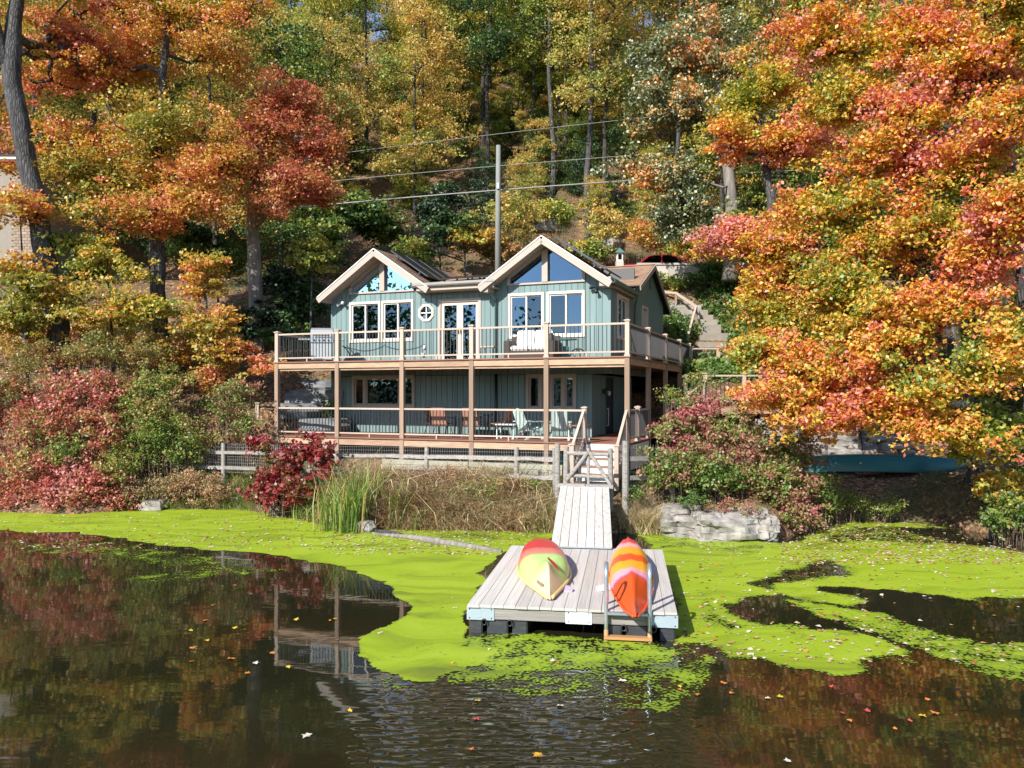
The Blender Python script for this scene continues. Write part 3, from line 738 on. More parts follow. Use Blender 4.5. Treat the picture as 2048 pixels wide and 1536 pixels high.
def blades(C, h, w, lean=0.25, bend=0.3):
    """grass / reed blades: tapered, bent strips"""
    n = len(C); h = np.asarray(h) * np.ones(n); w = np.asarray(w) * np.ones(n)
    a = rng.random(n)*2*np.pi; side = np.stack([np.cos(a), np.sin(a), np.zeros(n)], 1)
    ld = rng.normal(size=(n, 3)) * lean; ld[:, 2] = 0
    bd = rng.normal(size=(n, 3)) * bend; bd[:, 2] = -np.abs(bd[:, 2])*0.5
    up = np.array([0, 0, 1.0])
    p0 = C; p1 = C + (up*0.55 + ld*0.5)*h[:, None]; p2 = C + (up + ld + bd)*h[:, None]
    V = np.stack([p0 - side*w[:, None]/2, p0 + side*w[:, None]/2, p1 + side*w[:, None]*0.45, p1 - side*w[:, None]*0.45, p2 + side*w[:, None]*0.08, p2 - side*w[:, None]*0.08], 1).reshape(-1, 3)
    i = np.arange(n)*6
    q = np.concatenate([np.stack([i, i+1, i+2, i+3], 1), np.stack([i+3, i+2, i+4, i+5], 1)])
    return V, q
def blade_obj(name, C, h, w, leaf, tone, parent=None, lean=0.25, bend=0.3, origin=(0,0,0)):
    V, q = blades(C - np.array(origin), h, w, lean, bend)
    return link(name, np_mesh(name, V, q, L_[leaf], False, np.concatenate([tone, tone])), parent)

# the wood on the far shore: one mass of leaf clumps
nf_ = 420
fc = np.stack([rng.uniform(-185, 185, nf_), rng.uniform(-118, -84, nf_), np.zeros(nf_)], 1)
la = np.arange(nf_) % 2 == 0        # half of the clumps stand along the left bank
fc[la, 0] = rng.uniform(-118, -84, la.sum()); fc[la, 1] = rng.uniform(-75, 0, la.sum())
fh = np.where(la, 12 + 19*rng.random(nf_), 4 + 7*rng.random(nf_))
fpts_ = np.concatenate([fc + np.stack([rng.normal(0, 1.6, nf_), rng.normal(0, 1.6, nf_), 0.5 + fh*rng.random(nf_)], 1) for _ in range(60)])
Vf, qf = leaf_quads(fpts_, np.full(len(fpts_), 1.1)*(0.6+0.8*rng.random(len(fpts_))))
tag(link('far_wood', np_mesh('far_wood', Vf, qf, L_['green'], False, clamp01(rng.normal(0.5, 0.25, len(fpts_))))), 'dark green wood along the opposite shore, seen only in the window glass', kind='stuff')
# ================================================================== HOUSE (local axes: X along the front, Y into the hill)
house = empty('house', (HX, HY, 0), -TH, 'two storey teal lake house with twin front gables and cream window trim', 'house')
HL, HR, HF, HB = -11.70, -1.20, 2.75, 11.8        # left, right, front, back planes of the upper storey
SL = 0.68                                          # gable roof pitch
def gable_z(X):
    zl = 8.55 - SL*abs(X + 9.53); zr = 8.55 - SL*abs(X + 3.30)
    return max(zl, zr, 7.12)
core = MB()
def siding(plane, u0, u1, ztop, zbot, openings, step=0.205, face=None, out=0.022):
    """vertical boards on a wall.  plane(u, n, z) -> local point with n = distance outward; openings (ua, ub, za, zb)"""
    cuts = [u0]
    u = u0
    while u < u1 - 1e-6:
        u = min(u + step, u1); cuts.append(u)
    for o in openings: cuts += [o[0], o[1]]
    cuts = sorted(set(round(c, 4) for c in cuts if u0 - 1e-6 <= c <= u1 + 1e-6))
    cl = [cuts[0]]
    for c in cuts[1:]:
        isop = any(abs(c - o[0]) < 1e-3 or abs(c - o[1]) < 1e-3 for o in openings)
        if c - cl[-1] < 0.03 and not isop and c < u1: continue
        cl.append(c)
    for a, b in zip(cl[:-1], cl[1:]):
        mid = (a+b)/2
        spans = [(zbot, None)]
        for ua, ub, za, zb in openings:
            if ua - 1e-3 <= mid <= ub + 1e-3:
                new = []
                for s0, s1 in spans:
                    top = ztop(mid) if s1 is None else s1
                    if za > s0 + 0.02: new.append((s0, min(za, top)))
                    if zb < top - 0.02: new.append((max(zb, s0), s1))
                spans = new
        for s0, s1 in spans:
            ta, tb = (ztop(a), ztop(b)) if s1 is None else (s1, s1)
            g = 0.006
            poly = [plane(a+g, 0, s0), plane(b-g, 0, s0), plane(b-g, 0, tb), plane(a+g, 0, ta)]
            nrm = Vector(plane(a, out, s0)) - Vector(plane(a, 0, s0))
            MB().prism(poly, nrm).build('siding_board', M['siding'], house)
            cp = [plane(a, 0, s0), plane(b, 0, s0), plane(b, 0, tb), plane(a, 0, ta)]
            core.prism(cp, -nrm.normalized()*0.1)
front = lambda u, n, z: (u, HF - n, z)
W1 = (-10.93, -9.63, 5.40, 6.87); W2 = (-9.59, -8.29, 5.40, 6.87); W3 = (-4.70, -3.42, 5.39, 6.90); W4 = (-3.33, -2.03, 5.39, 6.90)
FD = (-7.32, -5.69, ZU, 6.82)
OCT = (-7.79, 6.38, 0.285)
# gable glass bands: boards stop at the sill and start again at the raked head
gl = [(-10.93, -8.26, 7.16, 9.9), (-4.72, -2.01, 7.17, 9.9)]
siding(front, HL, HR, gable_z, ZU - 0.42, [W1, W2, W3, W4, FD, (OCT[0]-0.2, OCT[0]+0.2, OCT[1]-0.2, OCT[1]+0.2)] + gl)
LW = (-10.82, -8.25, 3.05, 4.20); LW2 = (-4.05, -2.32, 3.0, 4.20)
siding(front, HL, -1.83, lambda u: ZU - 0.44, ZL + 0.02, [LW, LW2])
# side wall of the upper storey (faces right), gable of the main roof
RY = 8.95
def side_top(Y): return 7.10 if Y < 6.05 else min(8.50 - 0.43*abs(Y - RY), 8.5)
right = lambda u, n, z: (HR + n, u, z)
SW1 = (3.57, 5.17, 5.36, 6.85); SW2 = (7.45, 8.50, 5.75, 6.87); VENT = (8.85, 9.25, 7.65, 8.12)
siding(right, HF, HB, side_top, ZU - 0.42, [SW1, SW2, VENT], 0.2)
SDOOR = (4.55, 5.55, ZL + 0.03, 4.12)
lowright = lambda u, n, z: (-1.83 + n, u, z)
siding(lowright, HF, 8.6, lambda u: ZU - 0.44, ZL + 0.02, [SDOOR], 0.26)
left = lambda u, n, z: (HL - n, u, z)
siding(left, HF, HB, side_top, 2.1, [], 0.4)
core.build('wall', M['siding_core'], house)
# rooms behind the glass
rm = MB()
rm.box((HL+0.15, HF+0.15, ZU-0.3), (HR-0.15, HB-0.2, ZU-0.02))
rm.box((HL+0.15, HF+0.15, ZL-0.2), (-2.0, 8.4, ZL))
rm.box((HL+0.15, HF+4.2, ZU), (HR-0.15, HF+4.3, 8.2)); rm.box((HL+0.15, HF+4.2, ZL), (-2.0, HF+4.3, ZU-0.32))
rm.box((-6.55, HF+0.3, ZU), (-6.45, HF+4.1, 6.9))
rm.box((HL, HB-0.12, 3.5), (HR-0.1, HB, 7.2))
rm.build('room', M['inside'], house)
bx('corner_board', M['siding'], (HL-0.03, HF-0.03, ZL), (HL+0.05, HF+0.06, 7.06), house)
bx('corner_board', M['siding'], (HR-0.06, HF-0.028, ZU-0.42), (HR+0.028, HF+0.05, 7.08), house)
bx('corner_board', M['siding'], (-1.89, HF-0.028, ZL), (-1.80, HF+0.05, ZU-0.44), house)

def frame_ring(name, m, u0, u1, z0, z1, w, n0, n1, plane, parent):
    mb = MB()
    for a, b, c, d in ((u0, u1, z1-w, z1), (u0, u1, z0, z0+w), (u0, u0+w, z0+w, z1-w), (u1-w, u1, z0+w, z1-w)):
        p, q = plane(a, n0, c), plane(b, n1, d)
        mb.box([min(p[i], q[i]) for i in range(3)], [max(p[i], q[i]) for i in range(3)])
    return mb.build(name, m, parent)
def pane(name, m, u0, u1, z0, z1, n, plane, parent):
    p, q = plane(u0, n, z0), plane(u1, n + 0.006, z1)
    return bx(name, m, [min(p[i], q[i]) for i in range(3)], [max(p[i], q[i]) for i in range(3)], parent)
def slider(o, plane, screen_left, trim='trim', glass='glass', n=0.03):
    u0, u1, z0, z1 = o
    w = frame_ring('window', M[trim], u0, u1, z0, z1, 0.085, -0.08, n+0.03, plane, house)
    m = (u0+u1)/2
    a, b = (u0+0.085, m), (m, u1-0.085)
    frame_ring('sash', M['white'], a[0], a[1]+0.03, z0+0.085, z1-0.085, 0.05, -0.05, 0.01, plane, w)
    frame_ring('sash', M['white'], b[0], b[1], z0+0.085, z1-0.085, 0.045, -0.075, -0.045, plane, w)
    pane('pane', M['screen' if screen_left else glass], a[0]+0.045, a[1]-0.01, z0+0.13, z1-0.13, -0.03, plane, w)
    pane('pane', M[glass if screen_left else 'screen'], b[0]+0.04, b[1]-0.04, z0+0.13, z1-0.13, -0.065, plane, w)
    return w
slider(W1, front, False); slider(W2, front, True); slider(W3, front, False); slider(W4, front, True)
slider(SW1, right, True); slider(SW2, right, False)
# raked gable windows
def rake_glass(X0, X1, zs, cx, mull):
    wn_ = MB(); hd = lambda x: 8.55 - SL*abs(x - cx) - 0.16
    def strip(p, q, w, up): wn_.beam((p[0], HF-0.02, p[1]), (q[0], HF-0.02, q[1]), 0.12, w, up)
    strip((X0, zs+0.03), (X1, zs+0.03), 0.06, (0,0,1))
    strip((X0+0.05, zs+0.06), (X0+0.05, hd(X0+0.05)), 0.10, (1,0,0)); strip((X1-0.05, zs+0.06), (X1-0.05, hd(X1-0.05)), 0.10, (1,0,0))
    strip((X0, hd(X0)), (cx, hd(cx)), 0.12, (0,0,1)); strip((cx, hd(cx)), (X1, hd(X1)), 0.12, (0,0,1))
    w = wn_.build('gable_window', M['taupe'], house)
    MB().box((mull-0.10, HF-0.105, zs+0.06), (mull+0.10, HF+0.04, hd(mull)-0.03)).build('mullion', M['taupe'], w)
    for a, b in ((X0+0.1, mull-0.10), (mull+0.10, X1-0.1)):
        pl = [(a, HF+0.02, zs+0.06), (b, HF+0.02, zs+0.06), (b, HF+0.02, hd(b)-0.05)]
        if a < cx < b: pl.append((cx, HF+0.02, hd(cx)-0.05))
        pl.append((a, HF+0.02, hd(a)-0.05))
        MB().prism(pl, (0, 0.006, 0)).build('pane', M['glass'], w)
rake_glass(-10.93, -8.26, 7.16, -9.53, -9.54)
rake_glass(-4.72, -2.01, 7.17, -3.30, -3.38)
# interior pendant bowls seen through the gable glass
for X in (-8.72, -2.92):
    MB().lathe([(0.05, -0.10), (0.13, -0.04), (0.17, 0.06), (0.16, 0.06)], 14, (X, HF+0.5, 7.36)).build('pendant_lamp', M['white'], house, smooth=True)
    
# octagonal window
def octring(r0, r1, n0, n1):
    mb = MB()
    k = [(math.cos(math.pi/8 + i*math.pi/4), math.sin(math.pi/8 + i*math.pi/4)) for i in range(8)]
    V = []
    for n in (n0, n1):
        for r in (r0, r1): V += [(OCT[0]+c*r, HF-n, OCT[1]+s*r) for c, s in k]
    Fs = []
    for i in range(8):
        j = (i+1) % 8
        Fs += [(i, j, 8+j, 8+i), (16+i, 24+i, 24+j, 16+j), (8+i, 8+j, 24+j, 24+i), (i, 16+i, 16+j, j)]
    return mb.add(V, Fs)
ow = octring(0.235, 0.325, -0.06, 0.06).build('octagon_window', M['trim'], house)
bx('muntin', M['white'], (OCT[0]-0.018, HF-0.02, OCT[1]-0.22), (OCT[0]+0.018, HF+0.01, OCT[1]+0.22), ow)
bx('muntin', M['white'], (OCT[0]-0.22, HF-0.022, OCT[1]-0.018), (OCT[0]+0.22, HF+0.012, OCT[1]+0.018), ow)
octp = [(OCT[0]+0.24*math.cos(math.pi/8+i*math.pi/4), HF+0.03, OCT[1]+0.24*math.sin(math.pi/8+i*math.pi/4)) for i in range(8)]
MB().prism(octp, (0, 0.006, 0)).build('pane', M['glass_low'], ow)
# boards around the octagon: fill the square hole corners
# french doors
fd = frame_ring('french_door', M['taupe'], FD[0], FD[1], FD[2], FD[3], 0.10, -0.08, 0.05, front, house)
fm = (FD[0]+FD[1])/2
for a, b, s in ((FD[0]+0.10, fm-0.005, 1), (fm+0.005, FD[1]-0.10, -1)):
    lf = frame_ring('door_leaf', M['trim'], a, b, FD[2]+0.02, FD[3]-0.10, 0.115, -0.06, -0.01, front, fd)
    pane('pane', M['glass'], a+0.115, b-0.115, FD[2]+0.135, FD[3]-0.215, -0.04, front, fd)
    bx('handle', M['iron'], (fm - s*0.05 - 0.012, HF-0.05, FD[2]+1.0), (fm - s*0.05 + 0.012, HF-0.01, FD[2]+1.14), fd)
# lower storey windows
def multi(o, splits, trim, glass, plane=front):
    w = frame_ring('window', M[trim], *o, 0.09, -0.08, 0.055, plane, house)
    u = [o[0]+0.09] + splits + [o[1]-0.09]
    for i, (a, b) in enumerate(zip(u[:-1], u[1:])):
        if i: bx('mullion', M[trim], plane(a-0.05, -0.06, o[2]+0.09), plane(a+0.05, 0.03, o[3]-0.09), w)
        frame_ring('sash', M[trim], a+0.05*(i > 0), b-0.05*(i < len(u)-2), o[2]+0.09, o[3]-0.09, 0.05, -0.06, -0.01, plane, w)
        pane('pane', M[glass], a+0.05, b-0.05, o[2]+0.13, o[3]-0.13, -0.04, plane, w)
multi(LW, [-10.3, -8.85], 'taupe', 'glass_low'); multi(LW2, [-3.55, -3.2, -2.76], 'taupe', 'glass_low')
# dark door with a cat window on the lower side wall, wall lantern beside it
sdo = frame_ring('side_door', M['iron'], *SDOOR, 0.06, -0.08, 0.035, lowright, house)
bx('door_leaf', M['navy'], lowright(SDOOR[0]+0.06, -0.05, SDOOR[2]+0.06), lowright(SDOOR[1]-0.06, -0.01, SDOOR[3]-0.06), sdo)
frame_ring('pet_flap', M['white'], 4.66, 5.0, 2.42, 3.05, 0.035, -0.01, 0.02, lowright, sdo)
lt = MB().box((-1.80, 4.05, 3.55), (-1.72, 4.15, 3.70)); lt.lathe([(0.03,-0.12),(0.085,-0.08),(0.085,0.05),(0.03,0.12)], 8, (-1.66, 4.1, 3.62))
lt.build('wall_lantern', M['iron'], house)
MB().lathe([(0.05,-0.09),(0.06,0.0),(0.04,0.06)], 8, (-1.58, 4.1, 3.58)).build('lantern_glass', M['steel'], house)
# louvre vent in the side gable
vt = bx('vent', M['iron'], right(VENT[0], -0.03, VENT[2]), right(VENT[1], 0.005, VENT[3]), house)
for i in range(6): bar('slat', M['siding'], right(VENT[0]+0.03, 0.02, VENT[2]+0.05+i*0.075), right(VENT[1]-0.03, 0.02, VENT[2]+0.05+i*0.075), 0.04, 0.02, house)

# ------------------------------------------------------------------ roofs
def courses(name, A, Bq, Cq, D, n, parent=house, thick=0.05, lap=0.014):
    """shingle courses from eave edge A-B up to ridge edge D-C"""
    A, Bq, Cq, D = map(Vector, (A, Bq, Cq, D)); nm = (Bq-A).cross(D-A).normalized()
    if nm.z < 0: nm = -nm
    mb = MB()
    for i in range(n):
        f0, f1 = i/n, min(1, (i+1.25)/n)
        l0, r0, l1, r1 = A.lerp(D, f0), Bq.lerp(Cq, f0), A.lerp(D, f1), Bq.lerp(Cq, f1)
        m_ = 6; up0 = nm*(thick+lap)
        for k in range(m_):
            a, b = l0.lerp(r0, k/m_), l0.lerp(r0, (k+1)/m_)
            c, d = l1.lerp(r1, (k+1)/m_), l1.lerp(r1, k/m_)
            j = nm*random.uniform(-0.003, 0.003)
            mb.add([a+nm*thick, b+nm*thick, b+up0+j, a+up0+j, c+nm*thick, d+nm*thick], [(0,1,2,3), (3,2,4,5)])
    o = mb.build(name, M['shingle'], parent); tag(o, kind='stuff')
    MB().prism([A, Bq, Cq, D], nm*thick).build('roof_deck', M['iron'], parent)
def gable_roof(cx, xl, xr, yr, vl, vr):
    zp = 8.60; Yf = 2.12
    zl, zr = zp - SL*(cx-xl), zp - SL*(xr-cx)
    # left and right slopes, with valleys where they meet the main roof
    courses('shingle_course', (xl, Yf, zl), (xl, vl, zl), (cx, yr, zp), (cx, Yf, zp), 16)
    courses('shingle_course', (xr, vr, zr), (xr, Yf, zr), (cx, Yf, zp), (cx, yr, zp), 16)
    for x, z in ((xl, zl), (xr, zr)):
        # rake board, its white drip edge, sloping soffit and boxed eave return
        bar('rake_board', M['taupe'], (x, Yf-0.02, z-0.09), (cx, Yf-0.02, zp-0.09), 0.04, 0.22, house)
        bar('drip_edge', M['white'], (x, Yf-0.035, z+0.035), (cx, Yf-0.035, zp+0.035), 0.05, 0.035, house)
        s = 1 if x < cx else -1
        MB().prism([(x+s*0.05, Yf, z-0.14), (cx, Yf, zp-0.17), (cx, Yf, zp-0.14), (x+s*0.05, Yf, z-0.10)], (0, HF-Yf, 0)).build('soffit', M['taupe'], house)
gable_roof(-9.53, -11.88, -7.42, 8.9, 8.2, 6.4)
gable_roof(-3.30, -5.50, -1.02, 8.9, 6.4, 6.05)
# boxed eave returns
for x0, x1, z in ((-11.86, -11.66, 7.0), (-1.40, -1.03, 7.07), (-5.42, -5.20, 7.06)):
    bx('eave_return', M['taupe'], (x0, 2.16, z-0.14), (x1, HF-0.03, z+0.14), house)
# main roof
courses('shingle_course', (-11.9, 6.2, 7.40), (-0.98, 6.2, 7.40), (-0.98, RY, 8.56), (-11.9, RY, 8.56), 18)
courses('shingle_course', (-0.98, 12.6, 6.99), (-11.9, 12.6, 6.99), (-11.9, RY, 8.56), (-0.98, RY, 8.56), 14)
# low slope roof between the gables
courses('shingle_course', (-8.1, 2.2, 7.26), (-5.0, 2.2, 7.26), (-5.0, 8.6, 8.5), (-8.1, 8.6, 8.5), 22)
for y0, z0 in ((6.2, 7.40), (12.6, 6.99)):
    bar('rake_board', M['taupe'], (-0.96, y0, z0-0.05), (-0.96, RY, 8.51), 0.04, 0.17, house)
bx('fascia', M['taupe'], (-7.9, 2.2, 7.08), (-5.0, 2.24, 7.28), house)
bx('soffit', M['taupe'], (-7.9, 2.24, 7.06), (-5.0, HF-0.03, 7.09), house)
bx('ridge_cap', M['shingle'], (-5.3, RY-0.12, 8.60), (-0.99, RY+0.12, 8.63), house)
def gutter(p, q, m, w=0.13):
    p, q = Vector(p), Vector(q); d = (q-p).normalized(); s = d.cross(Vector((0,0,1))).normalized()
    prof = [(-0.5, 0.0), (-0.5, -0.6), (-0.2, -0.95), (0.5, -0.95), (0.5, 0), (0.42, 0), (0.42, -0.85), (-0.18, -0.85), (-0.42, -0.55), (-0.42, 0)]
    mb = MB(); k = len(prof)
    V = [e + s*(-a*w) + Vector((0,0,b*w)) for e in (p, q) for a, b in prof]
    mb.add(V, [tuple(range(k)), tuple(range(2*k-1, k-1, -1))] + [(i, k+i, k+(i+1) % k, (i+1) % k) for i in range(k)])
    return mb.build('gutter', m, house)
gutter((-8.0, 2.13, 7.33), (-4.98, 2.13, 7.33), M['gutter'])
gutter((-0.94, 2.1, 7.13), (-0.94, 5.75, 7.13), M['gutter_teal'])
bx('fascia', M['taupe'], (-1.06, 2.1, 6.93), (-1.03, 5.7, 7.07), house)
bx('soffit', M['taupe'], (-1.18, 2.75, 6.96), (-1.06, 5.8, 6.985), house)
def pipe(pts, m, r=0.038): return MB().tube(pts, r, 7).build('downspout', m, house, smooth=True)
pipe([(-5.33, 2.13, 7.22), (-5.33, 2.13, 7.08), (-5.12, 2.64, 6.75), (-5.12, 2.66, 4.4)], M['gutter_teal'])
pipe([(-5.12, 2.67, 4.2), (-5.12, 2.67, 2.2)], M['iron'], 0.05)
pipe([(-0.95, 5.65, 7.0), (-0.98, 5.7, 6.85), (-1.10, 5.95, 6.70), (-1.12, 5.97, 4.7)], M['gutter_teal'])

# solar panels: each sits on the roof as a thing of its own
def solar(A, u, v, lbl, grp='solar panels on the house roof'):
    A, u, v = Vector(A), Vector(u), Vector(v); n = u.cross(v).normalized()
    if n.z < 0: n = -n
    w0 = L2W(A.x, A.y, A.z); R = Matrix.Rotation(-TH, 3, 'Z')
    r = empty('solar_panel', w0, 0, lbl, 'solar panel', grp)
    u, v, n = R @ u, R @ v, R @ n
    MB().prism([u*0.01+v*0.01, u*0.99+v*0.01, u*0.99+v*0.99, u*0.01+v*0.99], n*0.03).build('glass_face', M['panel'], r)
    mb = MB(); z = n*0.017
    for p, q in ((Vector((0,0,0)), u), (u, u+v), (u+v, v), (v, Vector((0,0,0)))): mb.beam(p+z, q+z, 0.045, 0.05, n)
    mb.build('frame', M['panel_frame'], r)
    for f in (0.2, 0.8):
        for g in (0.06, 0.94): bar('bracket', M['panel_frame'], u*g+v*f, u*g+v*f-n*0.16, 0.05, 0.05, r)
def slope_panel(cx, side, y0, h0, w, h, lbl):
    """panel on a front gable slope, h0 metres down from the ridge"""
    k = math.hypot(1, SL); dx, dz = side/k, -SL/k
    off = 0.19
    A = (cx + dx*h0 + side*SL/k*off, y0, 8.62 + dz*h0 + off/k)
    solar(A, (0, w, 0), (dx*h, 0, dz*h), lbl)
for i, lb in enumerate(['front black solar panel on the right slope of the left gable', 'middle black solar panel on the right slope of the left gable', 'rear black solar panel on the right slope of the left gable']):
    slope_panel(-9.53, 1, 2.75 + i*1.04, 0.25 + (0.22 if i == 2 else 0), 1.0, 1.75, lb)
slope_panel(-3.30, 1, 2.8, 0.25, 1.0, 1.95, 'front solar panel on the right slope of the right gable')
slope_panel(-3.30, 1, 3.84, 0.25, 1.0, 1.95, 'second solar panel on the right slope of the right gable')
slope_panel(-3.30, -1, 2.6, 0.2, 1.0, 1.8, 'solar panel tilted on the left slope of the right gable')
solar((-7.2, 2.5, 7.48), (1.02, 0, 0), (0, 1.7, 0.31), 'left one of the two low solar panels above the middle gutter')
solar((-6.14, 2.5, 7.48), (1.02, 0, 0), (0, 1.7, 0.31), 'right one of the two low solar panels above the middle gutter')

# floodlights under the eaves
def flood(X, Y, z, lbl, m, dirs):
    r = empty('floodlight', L2W(X, Y, z), -TH, lbl, 'floodlight', 'floodlights on the front wall')
    MB().lathe([(0.05,-0.02),(0.05,0.02)], 8).build('wall_plate', m, r)
    for d in dirs:
        d = Vector(d).normalized()
        MB().tube([d*0.04, d*0.12, d*0.2, d*0.24], [0.02, 0.03, 0.06, 0.065], 8).build('lamp_head', m, r, smooth=True)
flood(-11.2, HF-0.06, 6.86, 'white twin floodlight under the left eave', M['white'], [(-0.8,-0.6,-0.5), (0.5,-0.8,-0.1)])
flood(-1.62, HF-0.06, 6.93, 'black twin floodlight under the right eave', M['iron'], [(-0.8,-0.5,0.1), (0.1,-0.8,-0.6)])
# cable swag below the left windows
cp = []
for i in range(33):
    u = -11.05 + i*3.2/32
    cp.append(L2W(u, HF-0.05, 5.26 - 0.16*abs(math.sin(math.pi*(i % 16)/16.0)) + (0.04 if i % 16 == 0 else 0)))
cb = MB().tube(cp, 0.008, 4).build('string_light_cable', M['iron'])
tag(cb, 'thin black cable looped along the wall below the left windows', 'cable')
wl = MB().tube([L2W(-7.85, HF-0.04, 5.18), L2W(-7.85, HF-0.10, 5.18)], 0.06, 8); wl.box(L2W(-7.9, HF-0.08, 4.86)-Vector((.04,.03,.0)), L2W(-7.9, HF-0.08, 4.98)+Vector((.04,.03,.0)))
tag(wl.build('wall_socket', M['white']), 'small white outlet cover on the teal wall left of the french doors', 'outlet')

# ================================================================== PORCH DECK
deck = empty('porch_deck', (HX, HY, 0), -TH, 'two level cedar porch deck with tan railings wrapped around the teal house', 'deck')
PX = [-12 + 2.4*i for i in range(6)]
def g_loc(X, Y):
    w = L2W(X, Y); return gz(w.x, w.y)
for i, X in enumerate(PX):
    bx('post', M['post'], (X-0.07, -0.07, g_loc(X, 0)-0.2), (X+0.07, 0.07, ZU-0.015), deck)
SY = [2.9, 5.85, 8.85, 11.3]
for Y in SY[:3]:
    bx('post', M['post'], (-0.07, Y-0.07, g_loc(0, Y)-0.2), (0.07, Y+0.07, ZU-0.24), deck)
def newel(X, Y, z0, m='rail', ht=1.04, w=0.125):
    bx('railing_post', M[m], (X-w/2, Y-w/2, z0), (X+w/2, Y+w/2, z0+ht-0.05), deck)
    link('post_cap', CAPM, deck, (X, Y, z0+ht-0.05))
    bx('post_skirt', M[m], (X-w/2-0.02, Y-w/2-0.02, z0), (X+w/2+0.02, Y+w/2+0.02, z0+0.045), deck)
CAPM = MB().add([(-.09,-.09,0),(.09,-.09,0),(.09,.09,0),(-.09,.09,0),(-.09,-.09,.03),(.09,-.09,.03),(.09,.09,.03),(-.09,.09,.03),(0,0,.06)],
                [(0,3,2,1),(0,1,5,4),(1,2,6,5),(2,3,7,6),(3,0,4,7),(4,5,8),(5,6,8),(6,7,8),(7,4,8)]).mesh('post_cap', M['rail'])
def rail_bay(p, q, z0, z1=None, base='deck', par=None, m='rail', sp=0.122, hi=0.95, lo=0.15, bal=True):
    par = deck if par is None else par
    z1 = z0 if z1 is None else z1
    p, q = Vector((p[0], p[1], 0)), Vector((q[0], q[1], 0)); L = (q-p).length; d = (q-p)/L
    a, b = p + d*0.065, q - d*0.065
    def at(v, h):
        f = (v-p).length/L; return Vector((v.x, v.y, z0 + (z1-z0)*f + h))
    bar('top_rail', M[m], at(a, hi-0.028), at(b, hi-0.028), 0.075, 0.055, par)
    bar('bottom_rail', M[m], at(a, lo-0.022), at(b, lo-0.022), 0.05, 0.044, par)
    if bal:
        n = max(2, int(round(L/sp)))
        for i in range(1, n):
            v = p + d*(L*i/n); z = at(v, 0).z
            link('baluster', unit_for(M['iron']), par, (v.x, v.y, z + (hi+lo)/2 - 0.025), None, (0.019, 0.019, hi-lo-0.05))
    return at
for i, X in enumerate(PX): newel(X, 0, ZU)
for a, b in zip(PX[:-1], PX[1:]):
    rail_bay((a, 0), (b, 0), ZU)
    bx('rail_foot', M['rail'], ((a+b)/2-0.02, -0.02, ZU), ((a+b)/2+0.02, 0.02, ZU+0.11), deck)
for Y in SY: newel(0, Y, ZU)
yy = [0] + SY
for a, b in zip(yy[:-1], yy[1:]): rail_bay((0, a), (0, b), ZU)
newel(-12, 2.75, ZU); rail_bay((-12, 0), (-12, 2.75), ZU)
# floor boards
for k in range(20):
    bx('deck_board', M['decking'], (-12.1, -0.10+k*0.142, ZU-0.035), (0.10, -0.10+k*0.142+0.135, ZU), deck)
for k in range(8):
    bx('deck_board', M['decking'], (-1.17+k*0.158, 2.745, ZU-0.035), (-1.17+k*0.158+0.152, 12.0, ZU), deck)
for k in range(20):
    bx('deck_board', M['decking'], (-12.1, -0.10+k*0.142, ZL-0.035), (0.06, -0.10+k*0.142+0.135, ZL), deck)
for k in range(11):
    bx('deck_board', M['decking'], (-1.80+k*0.17, 2.745, ZL-0.035), (-1.80+k*0.17+0.164, 8.5, ZL), deck)
# rim beams between the posts, joists and ledgers under the floors
for a, b in zip(PX[:-1], PX[1:]):
    bx('rim_beam', M['beam'], (a+0.07, -0.045, ZU-0.225), (b-0.07, 0.0, ZU-0.037), deck)
    bx('rim_beam', M['beam'], (a+0.07, -0.045, ZL-0.25), (b-0.07, 0.0, ZL-0.037), deck)
    bx('inner_beam', M['beam'], (a+0.07, 0.01, ZU-0.30), (b-0.07, 0.05, ZU-0.04), deck)
for k, (a, b) in enumerate(zip(yy[:-1], yy[1:])):
    bx('rim_beam', M['beam'], (0.0, a+0.07, ZU-0.235), (0.045, b-0.07, ZU-0.037), deck)
for k in range(29):
    X = -11.9 + k*0.41
    bx('joist', M['joist'], (X, 0.06, ZU-0.22), (X+0.04, 2.70, ZU-0.037), deck)
for k in range(14):
    X = -11.9 + k*0.85
    bx('joist', M['joist'], (X, 0.02, ZL-0.22), (X+0.04, 2.70, ZL-0.037), deck)
for k in range(20):
    Y = 2.85 + k*0.45
    bx('joist', M['joist'], (-1.15, Y, ZU-0.22), (-0.01, Y+0.04, ZU-0.037), deck)
# lower railing (stops at the steps in the last bay), right hand railing and its posts
for a, b in list(zip(PX[:-1], PX[1:]))[:4]:
    rail_bay((a, 0), (b, 0), ZL)
    bx('rail_foot', M['rail'], ((a+b)/2-0.02, -0.02, ZL), ((a+b)/2+0.02, 0.02, ZL+0.11), deck)
newel(-1.25, 0, ZL); rail_bay((-2.4, 0), (-1.25, 0), ZL)
newel(0.0, 1.35, ZL); rail_bay((0, 0), (0, 1.35), ZL); rail_bay((0, 1.35), (0, 2.9), ZL)
bx('skirt_board', M['white'], (0.05, 0.1, ZL-0.75), (0.08, 2.6, ZL-0.06), deck)
# wire fence panel closing the space under the lower floor
for X in np.arange(-2.33, -1.3, 0.075): bx('wire', M['teal_metal'], (X, 0.03, 1.35), (X+0.006, 0.036, ZL-0.26), deck)
for z in (1.42, 1.58, 1.74): bx('wire', M['teal_metal'], (-2.35, 0.028, z), (-1.27, 0.034, z+0.006), deck)
bx('skirt_board', M['iron'], (-11.9, 1.6, 1.2), (-1.4, 1.64, ZL-0.23), deck)

